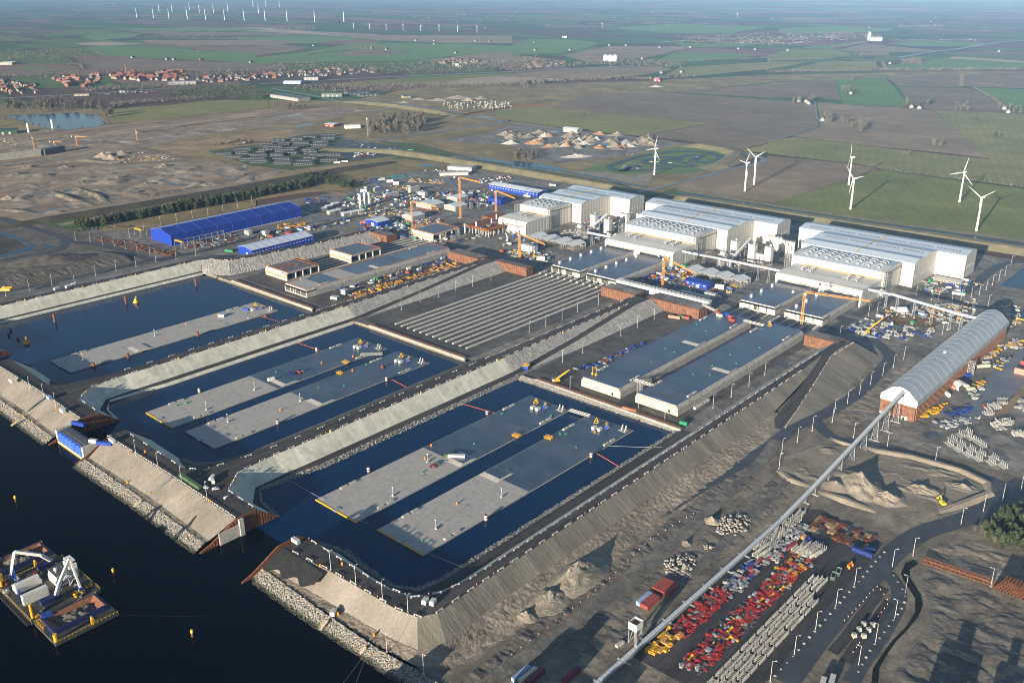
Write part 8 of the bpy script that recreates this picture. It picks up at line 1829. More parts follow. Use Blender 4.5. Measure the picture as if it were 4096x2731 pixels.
def houses(s,n,roofs,walls,label,group,seed,md=15,s0=1.0):
 for p in rand_in([(a.x,a.y) for a in mpts(s)],n,random.Random(seed),md):
  a,b,i=rg.choice(roofs),rg.choice(walls),rg.randrange(2);put(('house',a,b,i),lambda:house_make(WL[b],RF[a],i),(p[0],p[1],2),rg.choice((.3,1.87))+rg.uniform(-.2,.2),f'{a} roofed {b} walled house {label}','house',f'{a} roofed {b} houses {group}',s0*rg.uniform(.8,1.2))
houses("A0 980 700 A0 1180 665 A0 1400 680 A0 1700 670 A0 1700 740 A0 1300 750 A0 1100 740",60,['red'],['white','cream','white'],'in the red roofed village by the brick chimney','of the red roofed village',31,20,1.5);houses("A0 480 720 A0 900 690 A0 960 760 A0 800 800 A0 650 800",26,['red','red','brown'],['white','brick'],'left of the red roofed village','left of the red village',32,24,1.4);houses("A0 0 720 A0 150 760 A0 400 800 A0 360 860 A0 120 870 A0 0 830",46,['dark','brown','red'],['white','cream','brick'],'in the settlement by the grey road far left','of the far left settlement',33,15)
houses("A0 1700 720 A0 2351 690 A1 250 660 A1 250 710 A0 2351 740 A0 1900 760",54,['dark','brown','red'],['white','white','brick'],'among the trees right of the red village','right of the red village',34,18);houses("A1 260 680 A1 700 630 A1 1100 640 A1 1100 670 A1 700 700 A1 300 715",46,['dark','brown','dark','red'],['white','white','cream'],'in the wooded suburb behind the motorway','of the wooded suburb',35,17);houses("A1 1640 580 A1 1800 555 A1 2100 560 A1 2150 580 A1 1800 598",40,['dark','brown'],['white','cream'],'in the dense colony of small houses near the white billboard','of the dense colony',36,14);houses("A2 0 605 A2 150 590 A2 300 575 A2 520 575 A2 480 600 A2 250 620",18,['brown','dark','red'],['white','cream'],'in the hamlet left of the grain silos','of the silo hamlet',37,18)
FH=[('A3',290,935,'dark','white'),('A3',350,940,'brown','white'),('A3',380,958,'dark','white'),('A3',765,865,'red','white'),('A3',510,1110,'dark','white'),('A3',1320,990,'brown','white'),('A3',1395,1000,'dark','white'),('A3',2205,1035,'dark','white'),('A3',2170,1005,'brown','white'),('A3',1120,590,'brown','cream'),('A2',215,468,'brown','white'),('A2',535,465,'red','white'),('A2',900,422,'dark','white'),('A2',1050,424,'dark','white'),('A2',1360,442,'dark','white'),('A2',1640,440,'brown','cream'),('A2',470,350,'dark','white'),('A2',210,395,'red','brick'),('A2',1200,545,'dark','white'),('A2',1370,675,'dark','white'),('A2',1560,668,'dark','white'),('A1',535,425,'dark','white'),('A1',1470,378,'dark','white'),('A1',1640,380,'dark','white'),('A1',1640,410,'dark','white'),('A1',2020,382,'dark','white'),('A1',2150,388,'red','brick'),('A1',1840,492,'dark','white'),('A1',1070,450,'dark','white'),('A1',1200,462,'dark','white'),('A0',1220,535,'dark','white'),('A0',1600,553,'red','white'),('A0',1850,555,'red','brick'),('A0',2310,580,'red','white'),('A0',1540,550,'red','white'),('A3',2120,480,'dark','white'),('A3',180,468,'dark','white'),('A2',2080,455,'dark','white'),('A2',2230,462,'dark','white'),('A1',1210,1175,'dark','brick')]
for t,x,y,a,b in FH:p=at(t,x,y);put(('house',a,b,0),lambda:house_make(WL[b],RF[a],0),tuple(p),rg.uniform(.1,.5),f'lone {a} roofed {b} walled farm building out in the fields','farm building',f'{a} roofed {b} farm buildings',1.1)
def specks(s,n,seed,sz,mats):P=rand_in([(a.x,a.y) for a in mpts(s)],n,random.Random(seed));rocks('far_town',[(p[0],p[1],4) for p in P],sz,mats,seed,'far town of tiny pale houses','stuff',.6)
specks("A2 1350 390 A2 1700 350 A2 2351 340 A3 600 330 A3 800 370 A3 200 410 A2 2351 420 A2 1800 400",420,61,4.2,[WL['white'],RF['red'],RF['dark'],WL['cream']]);specks("A3 1100 370 A3 1900 360 A3 2000 380 A3 1200 385",60,62,4,[WL['white'],RF['dark']]);specks("A0 500 40 A0 1300 25 A0 1300 45 A0 600 45",50,63,8,[WL['white']]);specks("A0 0 110 A1 0 60 A1 2351 110 A2 2351 130 A3 2351 100 A3 2351 320 A2 1200 300 A1 1000 240 A0 1000 140",200,64,5.5,[WL['white'],RF['dark'],WL['cream']])
# ---- larger sheds far off
M_CLAD3=paint('far_white',(.36,.36,.35),.1,.6,.1)
def shed(t,x0,y0,x1,y1,d,h,wm,rm,label,arch=False,z=2):
 a,b=at(t,x0,y0),at(t,x1,y1);u=b-a;L_=u.length;r=empty('warehouse',tuple((a+b)/2),math.atan2(u.y,u.x),label,'warehouse');q=MB()
 pr=[(0,0),(0,h),(d/2,h*1.25),(d,h),(d,0)];q.prism(pr,-L_/2,L_/2,'x');q.build('wall',wm,r);q=MB();q.prism([(-.5,h+.1),(d/2,h*1.25+.1),(d+.5,h+.1),(d+.5,h+.5),(d/2,h*1.25+.5),(-.5,h+.5)],-L_/2-.5,L_/2+.5,'x');q.build('roof',rm,r);q=MB()
 for k in range(max(2,int(L_/14))):q.bb(-L_/2+4+k*14,-L_/2+8+k*14,-.12,0,.2,h*.6)
 q.build('door',M_GREYP,r);return r
for a in (('A1',130,895,390,935,40,9,WL['white'],M_DARKSTEEL,'long white warehouse with dark ribbed roof beside the road junction'),('A1',440,738,572,738,50,10,WL['white'],M_DARKSTEEL,'white warehouse with dark roof by the motorway'),('A1',250,772,410,772,40,7,CC['lblue'],MWR,'pale blue low warehouse left of the white one'),('A0',1545,785,1800,775,40,7,M_GREYP,MWR,'wide pale warehouse at the edge of the red village'),('A0',0,598,112,598,60,9,WL['cream'],MWR,'white roofed barn with cream gables at the left edge'),('A1',850,878,1042,862,30,7,M_DARKSTEEL,M_DARKSTEEL,'dark grey commercial building with white signs'),('A1',960,892,1135,878,25,6,M_DARKSTEEL,M_DARKSTEEL,'second dark grey commercial building in front'),('A2',467,1210,595,1226,20,8,M_CLAD,MWR,'grey hall with pale rounded roof between rubble yard and olive field'),('A1',632,1160,715,1168,26,5,M_RED,MWR,'red and white barn with large pale roof'),('A1',820,1185,960,1178,22,6,M_WHITE,M_WHITE,'white wrapped building next to the red barn'),('A2',1300,748,1345,750,34,9,M_RED,M_CLAD,'red and yellow barn on the earthworks'),('A1',600,890,790,890,22,7,M_DARKSTEEL,M_CLAD,'grey and red workshop by the road'),('A3',942,380,1048,380,60,17,M_CLAD3,M_CLAD3,'big white factory far off'),('A3',918,376,940,376,30,36,M_CLAD3,M_CLAD3,'white factory tower beside the big factory'),('A0',1110,855,1150,852,12,5,M_CLAD3,M_CLAD3,'white trailer shaped shed on the motorway lot'),('A1',1830,615,1862,615,10,10,M_CLAD3,M_CLAD3,'white billboard block among the bare trees'),('A0',680,885,820,880,20,5,WL['cream'],WL['cream'],'long low cream sheds beside the grey road'),('A0',0,1240,160,1230,34,9,M_DGREEN,M_DGREEN,'dark green shed at the left edge'),('A1',1355,905,1420,900,16,6,WL['cream'],M_DGREEN,'small green roofed hall left of the sand heaps'),('A2',460,350,500,350,26,10,M_WHITE,M_DARKSTEEL,'white farm shed in the far brown field'),('A1',1760,1560,1980,1575,22,6,M_CLAD3,M_CLAD,'white office block by the car park'),('B1',1690,50,1950,40,14,5,M_CLAD3,M_CLAD,'long white office cabins beyond the helicopter pad')):shed(*a)
for k in range(3):p=at('A2',860+k*42,565);r=empty('grain_silo',tuple(p),0,'round steel grain silo in the row of three at the far farm','silo','far grain silos');q=MB();q.cyl((0,0,0),(0,0,22),11,n=16);q.build('barrel',MWR,r);q=MB();q.cyl((0,0,22),(0,0,28),11,1,n=16);q.build('roof',MWR,r)
p=at('A0',1163,690);r=empty('brick_chimney',tuple(p),0,'tall brick chimney in the red roofed village','chimney');q=MB();q.cyl((0,0,0),(0,0,42),2.2,1.5,n=10);q.build('shaft',WL['brick'],r)
p=at('A1',1025,1262);r=empty('radio_mast',tuple(p),0,'slim lattice radio mast by the road junction','mast');stair_tower(r,0,0,40,1.8);q=MB();q.box((.9,.9,38),(2.4,2.4,3.6));q.build('antenna',M_WHITE,r)
for x in (1255,1262):pass
for i,(x,y) in enumerate(((270,1240),(490,1205))):p=at('A0',x,y);copy_tree(sil,tuple(p),label=['white silo of the small concrete plant by the lake, left','white silo of the small concrete plant by the lake, right'][i],group='far silos',scale=1.3)
for i,(x,y) in enumerate(((960,350),(1005,330),(1040,330))):p=at('B1',x,y);copy_tree(sil,tuple(p),label=f"white silo of the small batching plant left of the small blue hall, {['left', 'middle', 'right'][i]} of three",group='silos of the small plant',scale=1.1)
# ---- worker camp
M_CAMP=paint('camp_dark',(.028,.033,.04),.15,.8,.3,spec=.1)
def camp_make(L_,n):
 r=empty('barrack_block');q=MB();q.bb(0,L_,-4,4,0,6.2);q.build('wall',M_CAMP,r);q=MB();q.bb(-.3,L_+.3,-4.3,4.3,6.2,6.5);q.build('roof',paint('camp_roof',(.065,.072,.084),.12,.8,.2,spec=.1),r);q=MB()
 for z in (1.0,4.1):
  for k in range(n):x=1.2+k*(L_-2)/n;q.bb(x,x+.9,-4.08,-4,z,z+.9);q.bb(x,x+.9,4,4.08,z,z+.9)
 q.build('window',M_GREYP,r);q=MB();q.bar((L_,-2,3),(L_+4,-2,0),1.2,.3);q.bb(L_,L_+1.5,-2.6,2.6,3,3.2);q.build('stair',M_STEEL,r);return r
CAMP="25 1340 150 0 150 1305 135 0 205 1335 120 0 320 1295 130 0 430 1275 140 0 600 1260 150 0 340 1330 170 0 490 1350 190 0 60 1360 190 1 110 1370 150 0 30 1395 140 0 175 1400 200 1 240 1425 150 0 130 1440 130 0 150 1480 170 0 160 1515 170 0 350 1500 170 0 350 1525 180 0 430 1470 130 0 440 1415 130 0 495 1440 160 0 590 1490 170 0 640 1440 150 0 0 1415 90 0 0 1445 110 0 0 1475 90 0 330 1365 130 0 420 1395 130 0 440 1320 170 1 600 1285 150 1 260 1380 140 1 560 1320 120 0".split()
for i in range(0,len(CAMP),4):x,y,l=map(float,CAMP[i:i+3]);p=at('A1',x,y);put('camp',lambda:camp_make(34,10),tuple(p),R(52),'dark two storey barrack block with rows of white windows in the worker camp','barrack','barrack blocks of the worker camp',(l/170,1,1))
for x,y in ((1970,1430),(2060,1460),(2120,1420),(2200,1480),(2290,1500),(2150,1390),(2280,1440)):put('camp',lambda:camp_make(34,10),tuple(at('A0',x,y)),R(52),'dark barrack block at the left end of the worker camp','barrack','barrack blocks, left end')
# ---- kart track and rubble yard
road('kart_track',"A2 900 1540 A2 930 1515 A2 1180 1440 A2 1500 1395 A2 1750 1400 A2 1890 1430 A2 1900 1465 A2 1820 1490 A2 1700 1490 A2 1670 1465 A2 1740 1440 A2 1660 1425 A2 1570 1440 A2 1520 1480 A2 1640 1510 A2 1600 1535 A2 1420 1510 A2 1380 1490 A2 1470 1450 A2 1380 1445 A2 1210 1480 A2 1300 1520 A2 1420 1550 B2 1000 5 A2 1180 1530 A2 1050 1530 A2 1080 1560 A2 980 1572",13,paint('kart_tar',(.022,.028,.042),.15,.5,.1),closed=True)
for i in range(20):x,y=rg.uniform(900,1850),rg.uniform(1410,1560);p=at('A2',x,y);q=MB();q.box((0,0,0),(7,.7,.7));q.build('tyre_wall',M_WHITE if i % 3 else M_RED,loc=tuple(p),rz=rg.uniform(.6,1.4));tag(bpy.data.objects[bpy.data.objects[-1].name] if False else [o for o in COL.objects][-1],'white or red tyre wall on the grass of the kart track','tyre wall','tyre walls of the kart track')
HP=[paint('sand_orange',(.36,.20,.11),.2,.9,.1),M_SAND,M_GREYSAND,paint('rubble_pale',(.40,.39,.36),.25,.9,.3),M_SAND,M_DIRT]
for i in range(58):
 x,y=rg.uniform(0,1),rg.uniform(0,1);X_=-80+x*1380;Y_=1185+y*150+x*60
 p=at('A2',X_,Y_);nm=['orange','sandy','grey','pale rubble','yellowish','brown'][i % 6];mound('rubble_heap',p,rg.uniform(12,25),rg.uniform(9,15),rg.uniform(5,10),HP[i % 6],rg.random()*3,.2,22,.7,i,3,None,f'{nm} heap in the recycling yard behind the river','heap')['group']=f'{nm} heaps of the recycling yard'
mound('rubble_heap',at('A2',590,1440),34,16,6,HP[3],.9,.25,40,.6,77,5,None,'largest white rubble heap at the front of the recycling yard','heap');mound('rubble_heap',at('A1',2290,1240),22,14,9,M_GREYSAND,.5,.15,30,.7,78,4,None,'tall grey gravel cone at the left of the recycling yard','heap')
for i,(t,x,y,rx,h,m) in enumerate((('A1',1500,915,26,5,1),('A1',1680,925,40,7,1),('A1',1850,900,45,8,1),('A1',1950,925,22,8,4),('A1',2060,910,28,8,2),('A1',1360,945,20,5,4),('A0',945,1440,20,10,4),('A0',1020,1460,20,9,1),('A0',1110,1415,22,7,2),('B0',75,260,14,6,2),('A2',1325,800,26,6,3),('B0',1440,880,10,3,1),('B0',1640,835,14,3,2))):mound('rubble_heap',at(t,x,y),rx,rx*.6,h,HP[m],.6,.15,30,.8,90+i,3,None,['long sandy heap at the left of the substation row','wide sandy heap behind the substation','widest sandy heap behind the substation','pale cone before the widest sandy heap','grey cone right of the pale cone','small orange sand heap by the embankment','pale sand cone by the flooded trench, left of two','tan sand cone by the flooded trench, right of two','grey heap behind the two sand cones','grey cone by the left edge workshop','grey gravel heap on the far earthworks','tan sand heap beside the farthest dike road','long ribbed soil heap beside the farthest dike road'][i],'heap')
# substation
r=empty('substation_wall',tuple(at('A1',1950,1050)),0,'low red brown wall round the outdoor substation','wall');q=MB();P=[at('A1',*a)-at('A1',1950,1050) for a in ((1570,1000),(1950,1052),(2351,990),(2700,960))]
for a,b in zip(P,P[1:]):q.bar(a+Vector((0,0,2)),b+Vector((0,0,2)),1,4)
q.build('wall',RF['red'],r)
for i in range(70):x,y=rg.uniform(1720,2351),rg.uniform(955,1020);p=at('A1',x,y);q=None;o=put('gantry',lambda:(lambda r_:(setattr(r_,'name','busbar_post'),r_)[1])(empty('busbar_post')),tuple(p),0,'slim grey busbar post of the substation','post','busbar posts of the substation')
g0=PROTO['gantry'][0]
q=MB();q.bar((0,0,0),(0,0,9),.5);q.bar((-3,0,7.5),(3,0,7.5),.4);q.bar((-2.5,0,7.5),(-2.5,0,9),.35);q.bar((2.5,0,7.5),(2.5,0,9),.35);me0=q.build('post_frame',M_GREYP,g0).data
for o in [o for o in COL.objects if o.name.startswith('busbar_post') and o != g0]:c=bpy.data.objects.new('post_frame',me0);COL.objects.link(c);c.parent=o
# ---- the busy yards between halls and blue sheds
def cabinrow(t,x,y,n,lv,rz,dx,lb,mt='lgrey',L_=6.0):
 p=at(t,x,y)
 for k in range(n):
  for l in range(lv):cabin((p.x+math.cos(rz)*dx*k,p.y+math.sin(rz)*dx*k,2.1+l*2.85),rz,f"{'upper' if l == lv-1 and lv > 1 else 'lower' if l == 0 and lv > 1 else 'middle' if lv > 1 else 'single'} cabin {lb}",mt,L_,f'{lb}, level {"abc"[l]}')
cabinrow('B2',90,735,9,3,0,2.55,'in the grey three storey stack beside the slim left crane');cabinrow('B2',1545,1130,14,1,0,2.6,'in the long dark row below the open tents','dark');cabinrow('B2',1770,1165,5,2,0,2.6,'in the white stack by the open tents','lgrey');cabinrow('B1',1195,250,11,2,R(90),2.6,'in the pale two storey row behind the tents');cabinrow('B1',1425,205,8,3,R(90),2.6,'in the taller pale block beside that row');cabinrow('B1',1495,225,6,2,R(0),2.6,'in the short pale block before the taller one');cabinrow('B3',1510,1005,12,1,0,2.6,'in the brown roofed row against the nearest hall','grey',12);cabinrow('B1',60,590,3,2,0,2.6,'in the white stack at the blue hall corner');cabinrow('B0',2250,585,4,2,0,2.6,'in the stack in front of the biggest blue hall');cabinrow('B1',690,1180,3,1,.3,3,'in the white trio on the dike road','white');cabinrow('B1',790,1140,2,2,.3,3,'in the white pair behind the trio','white')
for i in range(8):t,x,y=(('B1',575+i*55,370-i*22) if i<3 else ('B1',650+(i-3)*52,400-(i-3)*13) if i<5 else ('B1',780+(i-5)*68,415-(i-5)*12));p=at(t,x,y);gable_hall('store_tent',p.x,p.x+7,p.y,p.y+11,4,5.6,'y',M_CLAD,MWR,f"small grey open store with white roof, {['first','second','third','fourth','fifth','sixth','seventh','last'][i]} in the cluster beside the biggest blue hall",'store','small white roofed stores')
for i,(t,x,y) in enumerate((('B1',990,195),('B1',1155,90),('B1',1230,105),('B1',1290,125),('B1',1960,230),('B2',270,820),('B2',1905,1080),('B3',1220,1290))):p=at(t,x,y);r=empty('dome_tent',tuple(p),R(rg.uniform(0,90)),'small white round topped tent '+['by the cement trucks','left of the helicopter pad stores','among the red racks','right of the red racks','beside the far blue hall','by the left orange crane','by the low blue hall','at the belt foot beyond the reeds'][i],'tent');q=MB();q.grid(lambda u,v:(-5+10*u,-4*math.cos(math.pi*v),.2+4.6*math.sin(math.pi*v)),4,10);q.build('canopy',M_TENTR,r);q=MB();q.bb(-5,-4.8,-3.4,3.4,0,2.2);q.build('end_wall',M_WHITE,r)
mound('helipad',at('B1',1300,55),21,21,.2,M_YARD,0,0,32,1,1,flat=.98);o=mound('helicopter_pad',at('B1',1300,55),16,16,.3,paint('pad_green',(.02,.20,.15),.08,.6,.1),0,0,36,1,2,3,None,'round green helicopter landing pad with white ring','helipad',flat=.97)
q=MB();p=at('B1',1300,55)
for k in range(36):a,b=k*.1745,(k+1)*.1745;q.face([(r_*math.cos(t_),r_*math.sin(t_),.36) for r_,t_ in ((10,a),(10.8,a),(10.8,b),(10,b))])
c=q.build('ring_mark',M_WHITE,loc=(p.x,p.y,2));c.parent=o
q=MB();X0,X1,Y0,Y1=-872,-820,862,925          # rebar and shutter yard left of the halls
r=empty('rebar_platform',((X0+X1)/2,(Y0+Y1)/2,2),0,'large rusty rebar cage platform under the tallest crane','platform');q.bb(-24,24,-28,28,7.2,9.2);q.build('rebar_mat',M_RUST,r);q=MB()
for i in range(9):
 for j in range(7):q.bar((-24+i*6,-28+j*9.3,0),(-24+i*6,-28+j*9.3,7.4),.7)
q.build('shutter_prop',M_GREYP,r);q=MB()
for i in range(17):q.bar((-24+i*3,-28,9.2),(-24+i*3,-28,10.4),.2);q.bar((24,-28+i*3.4,9.2),(24,-28+i*3.4,10.4),.2)
q.bar((-24,-28,10.3),(24,-28,10.3),.2);q.bar((24,-28,10.3),(24,28,10.3),.2);q.build('guard_rail',M_ORNG,r)
for i,(x,y) in enumerate(((1920,590),(2025,570),(2165,540),(2210,500))):p=at('B1',x,y);copy_tree(sil,(p.x,p.y,2),label='slim pale shutter column at the edge of the rebar platform',group='pale columns of the rebar platform',scale=(.55,.55,.75))
Y6=[("B1 1000 150 B1 1500 150 B1 1650 280 B1 1300 350 B1 1000 300",80),("B1 480 250 B1 660 250 B1 640 300 B1 420 300",26),("B1 1450 440 B1 1720 430 B1 1700 520 B1 1460 530",50),("B1 960 350 B1 1450 350 B1 1320 440 B1 1000 430",70),("B1 1250 380 B1 1700 330 B1 1700 400 B1 1420 430",30),("B2 0 730 B2 80 730 B2 330 790 B2 330 850 B2 0 810",55),("B2 420 560 B2 600 540 B2 640 620 B2 500 620",40),("B2 1090 990 B2 1330 930 B2 1550 1000 B2 1300 1050",34),("B2 1500 940 B2 1680 900 B2 1700 960 B2 1560 1000",26),("B3 1400 1060 B3 1660 1090 B3 1640 1130 B3 1400 1100",34),("B3 1210 1280 B3 1900 1180 B3 1960 1270 B3 1820 1400 B3 1500 1370 B3 1250 1310",120),("B3 740 1420 B3 1050 1400 B3 1500 1460 B3 1500 1540 B3 1000 1560 B3 750 1480",60),("B3 2150 1250 B3 2300 1220 B3 2330 1400 B3 2200 1450",30),("B0 850 620 B0 1150 640 B0 1650 760 B0 1550 790 B0 1100 700",110),("B0 1600 680 B0 2150 570 B0 2200 640 B0 1800 740",80),("B1 180 500 B1 460 470 B1 460 510 B1 220 540",24),("B1 850 1140 B1 1450 960 B1 1850 830 B1 1880 870 B1 1400 1010 B1 900 1180",130),("B0 0 1170 B0 250 1130 B0 1000 960 B0 900 1010 B0 100 1190",46),("B2 1860 1080 B2 2140 940 B2 2351 900 B2 2200 1000 B2 1950 1150",22),("C2 560 260 C2 760 210 C2 1030 90 C2 1230 0 C2 1200 30 C2 760 240",30),("A0 900 1520 A0 1100 1440 A0 1300 1400 A0 1650 1470 A0 1300 1490",60),("A0 0 1270 A0 200 1280 A0 150 1340 A0 0 1340",26),("B1 980 60 B1 1200 70 B1 1150 120 B1 960 110",30),("B1 1400 70 B1 1750 90 B1 1700 130 B1 1420 110",30)]
NM6=['behind the two storey cabins','behind the biggest blue hall','left of the rebar platform','right of the small blue hall','between the grey warehouses','by the slim left crane','before the farthest tents','before the dock gate','left of the near tents','beside the nearest hall','under the high belt','in the trailer park by the reeds','by the east pond','in the dark steel strip by the west road','under the yellow gantry','on the yellow grid lot','on the dike beside the open tube element','along the farthest dike road','right of the near tents','along the dry dock fence','by the flooded trench','by the lakeside plant','left of the helicopter pad','right of the helicopter pad']
KS=[['crate:white','spread:grey','pallet:timber','spread:timber','arm:yellow','spread:white','pipes:grey','bigbag:white'],['crate:blue','pipes:grey','crate:blue','spread:rust'],['spread:grey','spread:rust','crate:white','spread:timber','arm:yellow']]
SP6={13:['beam:rust','spread:rust','spread:dark'],14:['beam:rust','pipes:grey','beam:dark','spread:white'],15:['frame:yellow','panel:orange'],16:['arm:orange','frame:yellow','spread:timber','spread:grey','spread:rust','pallet:timber','beam:rust'],11:['stand:white','panel:blue','stand:white','spread:blue','beam:grey'],10:['spread:grey','spread:white','frame:grey','pipes:grey','crate:timber'],6:['crate:white','spread:white'],9:['crate:blue','frame:white','crate:white','crate:green'],4:['spread:red','spread:grey','frame:orange']}
for i,(s,n) in enumerate(Y6):clutter(s,n,SP6.get(i,KS[i % 3]),NM6[i],NM6[i],500+i,2.2,1.57,sc=(.75,1.25))
# gantry rails with yellow crane beams round the big blue hall
for i,(t,x,y,L_) in enumerate((('B0',1640,690,72),('B0',1270,580,40))):
 p=at(t,x,y);r=empty('gantry_rail',(p.x+2,p.y-6,2),0,['steel gantry frame with yellow beam in front of the biggest blue hall','steel gantry frame with yellow beam left of the biggest blue hall'][i],'gantry');q=MB()
 for s in (0,16):
  for k in range(int(L_/9)+1):q.bar((s,k*9,0),(s,k*9,8),.5)
  q.bar((s,0,8),(s,L_,8),.6);q.bar((s,0,6.6),(s,L_,6.6),.3)
 q.build('frame',M_STEEL,r);q=MB();q.bb(-1,17,1,2.2,8.3,9.6);q.bb(-1,17,3,4.2,8.3,9.6);q.build('crane_beam',M_YEL,r)
PK=[("A1 900 1400 A1 1080 1405 A1 1120 1425 A1 900 1450",50,'at the worker camp'),("A1 870 1320 A1 1380 1360 A1 1300 1400 A1 950 1380",14,'on the bare lot by the camp'),("B1 2000 90 B1 2351 40 B1 2351 110 B1 2150 150",46,'in the car park behind the far blue hall'),("B1 1550 0 B1 1900 -15 B1 1900 20 B1 1600 25",22,'before the long white office cabins'),("B2 100 690 B2 330 760 B2 330 780 B2 100 745",6,'by the grey cabin stack'),("B1 1700 200 B1 1900 190 B1 1850 240 B1 1650 240",14,'between the grey warehouses'),("A0 900 860 A0 1500 835 A0 1480 850 A0 900 875",40,'on the motorway lot far left'),("B1 1350 250 B1 1650 240 B1 1650 270 B1 1350 290",12,'beside the cement plant road')]
for i,(s,n,lb) in enumerate(PK):
 for p in rand_in([(a.x,a.y) for a in mpts(s)],n,random.Random(700+i),3.2):c=rg.choice((0,0,0,1,2,3,4));car(c,(p[0],p[1],2.35),rg.choice((.2,1.77)),f'{CARM[c][0]} {"van" if i > 6 else "car"} parked {lb}',f'{CARM[c][0]} cars {lb}','van' if i>6 else 'car')
for i,(t,x,y,c,L_,rz) in enumerate((('B1',320,590,'red',12.19,90),('B1',340,585,'red',12.19,90),('B1',160,615,'red',12.19,90),('B1',430,555,'lblue',12.19,90),('B1',500,545,'white',12.19,90),('B0',2070,740,'green',12.19,-70),('B2',1270,1135,'white',6.06,-70),('B2',1390,1160,'green',3.5,-70),('B3',1690,1130,'white',12.19,-80),('B3',1760,1130,'green',6.06,-80),('B3',1890,1290,'white',12.19,20),('B1',960,480,'red',12.19,-70),('B2',110,235,'white',12.19,-80),('B2',345,135,'white',12.19,-80),('A1',715,1500,'white',12.19,-40),('A1',785,1490,'white',12.19,-40),('A1',1230,1410,'blue',12.19,-50),('A1',1300,1395,'blue',12.19,-50),('A1',1390,1385,'green',12.19,-50),('B0',500,1100,'white',6.06,10),('B0',605,1080,'white',6.06,20),('B0',660,1060,'white',6.06,20))):con(c,L_,tuple(at(t,x,y,2.1 if i<19 else 12)),R(rz),['brown red container, first of those behind the white roofed hall','brown red container, second of the row behind the white roofed blue hall','brown red container beside the white roofed blue hall','pale blue container in the row behind the white roofed blue hall','white container ending the row behind the white roofed blue hall','green container lying left of the white roofed blue hall','white container on the deck behind the longest sheet pile wall','small bright green container behind the longest sheet pile wall','white container in the lot beside the nearest hall','green container in the lot beside the nearest hall','white container near the top of the long grey shed','brown red container left of the small blue hall','white container by the far blue hall end','white box container beside the flood bank','white container at the lower corner of the worker camp, left of two','white container at the lower corner of the worker camp, right of two','blue container, left one of the row below the camp car park','blue container, middle one of the row below the camp car park','green container ending the row below the camp car park','white box on the farthest dike road, lowest of three','white box on the farthest dike road, middle of three','white box on the farthest dike road, uppermost of three'][i])
for i in range(2):q=MB();q.cyl((0,0,1.6),(11,0,1.6),1.6,n=14);q.build('steel_tank',M_YEL,loc=tuple(at('B0',5+i*20,1105-i*15,12)),rz=R(40));tag(list(COL.objects)[-1],['yellow cylindrical tank at the left edge, front one','yellow cylindrical tank at the left edge, rear one'][i],'tank')
ln=empty('concrete_trough',tuple(at('A0',0,1475)),0,'long grey concrete retaining wall of the tunnel portal at the left edge','wall');q=MB();a,b=at('A0',0,1475),at('A0',380,1430);q.bar((0,0,6),(b-a)+Vector((0,0,6)),3,14);q.build('wall',M_CONC,ln);q=MB();c=at('A0',390,1425)-a;d=at('A0',575,1390)-a;q.bar(c+Vector((0,0,6)),d+Vector((0,0,6)),18,12);q.build('portal',M_DARKSTEEL,ln)

M_TIMB=paint('scaffold_board',(.34,.25,.14),.2,.8)
BUSY=[("B1 700 300 B1 1000 140 B1 1400 140 B1 1700 200 B1 1650 300 B1 1300 330 B1 1000 420 B1 760 380",190,'in the crowded upper yard'),("B1 1700 200 B1 2150 180 B1 2230 320 B1 2050 330 B1 1750 300",110,'in the yard below the far blue hall'),("B1 950 480 B1 1400 400 B1 1420 540 B1 1300 560 B1 1240 590 B1 1000 560",110,'around the small blue hall'),("B1 1450 560 B1 1650 620 B1 1850 640 B1 2100 560 B1 2230 560 B1 1900 660 B1 1600 690 B1 1420 640",60,'around the big tunnel segment'),("B2 -100 560 B2 150 600 B2 130 640 B2 400 720 B2 340 860 B2 180 850 B2 -100 760",70,'in the yard of the slim left crane'),("B1 700 1120 B1 1300 990 B1 1800 840 B1 1760 800 B1 1300 930 B1 680 1060",60,'along the foot of the open tube element'),("B2 640 440 B2 1000 400 B2 1040 470 B2 900 560 B2 700 540",40,'between farthest and middle halls'),("B2 1900 640 B2 2351 600 B2 2351 880 B2 1980 900",60,'between middle and nearest halls'),("B2 1400 880 B2 1650 880 B2 1560 1040 B2 1900 1080 B2 2100 1090 B2 1900 1190 B2 1500 1110 B2 1250 1030",70,'in the yard of the dock gate crane'),("B3 800 1400 B3 1200 1250 B3 1300 1290 B3 1700 1340 B3 1650 1420 B3 1050 1420",40,'by the reed pond'),("B2 660 560 B2 1000 590 B2 900 640 B2 640 640",30,'under the batching towers'),("B3 1400 1000 B3 1900 1010 B3 1950 1100 B3 1500 1140",40,'beside the nearest hall corner'),("B1 0 560 B1 560 500 B1 900 440 B1 760 520 B1 300 610 B1 0 640",50,'between the two long blue halls')]
for i,(s,n,lb) in enumerate(BUSY):
 clutter(s,n,['pallet:timber','bigbag:white','spread:rust','spread:timber','spread:white','spread:blue','pipes:grey','spread:dark','pallet:blue','bigbag:grey','spread:green'],lb,lb,800+i,2.2,1.57,sc=(.8,1.5))
 for k,p in enumerate(rand_in([(a.x,a.y) for a in mpts(s)],max(3,n//9),random.Random(900+i),9)):c=['white','blue','red','grey','lblue','green'][(k+i) % 6];con(c,6.06,(p[0],p[1],2.35),rg.choice((0,1.57)),f'short {c.replace("lblue", "pale blue")} container {lb}',f'short {c} containers {lb}')
 for p in rand_in([(a.x,a.y) for a in mpts(s)],max(3,n//9),random.Random(950+i),6):c=rg.choice((0,0,1,4));car(c,(p[0],p[1],2.35),rg.uniform(0,6),f'{CARM[c][0]} work van {lb}',f'{CARM[c][0]} work vans {lb}','van')
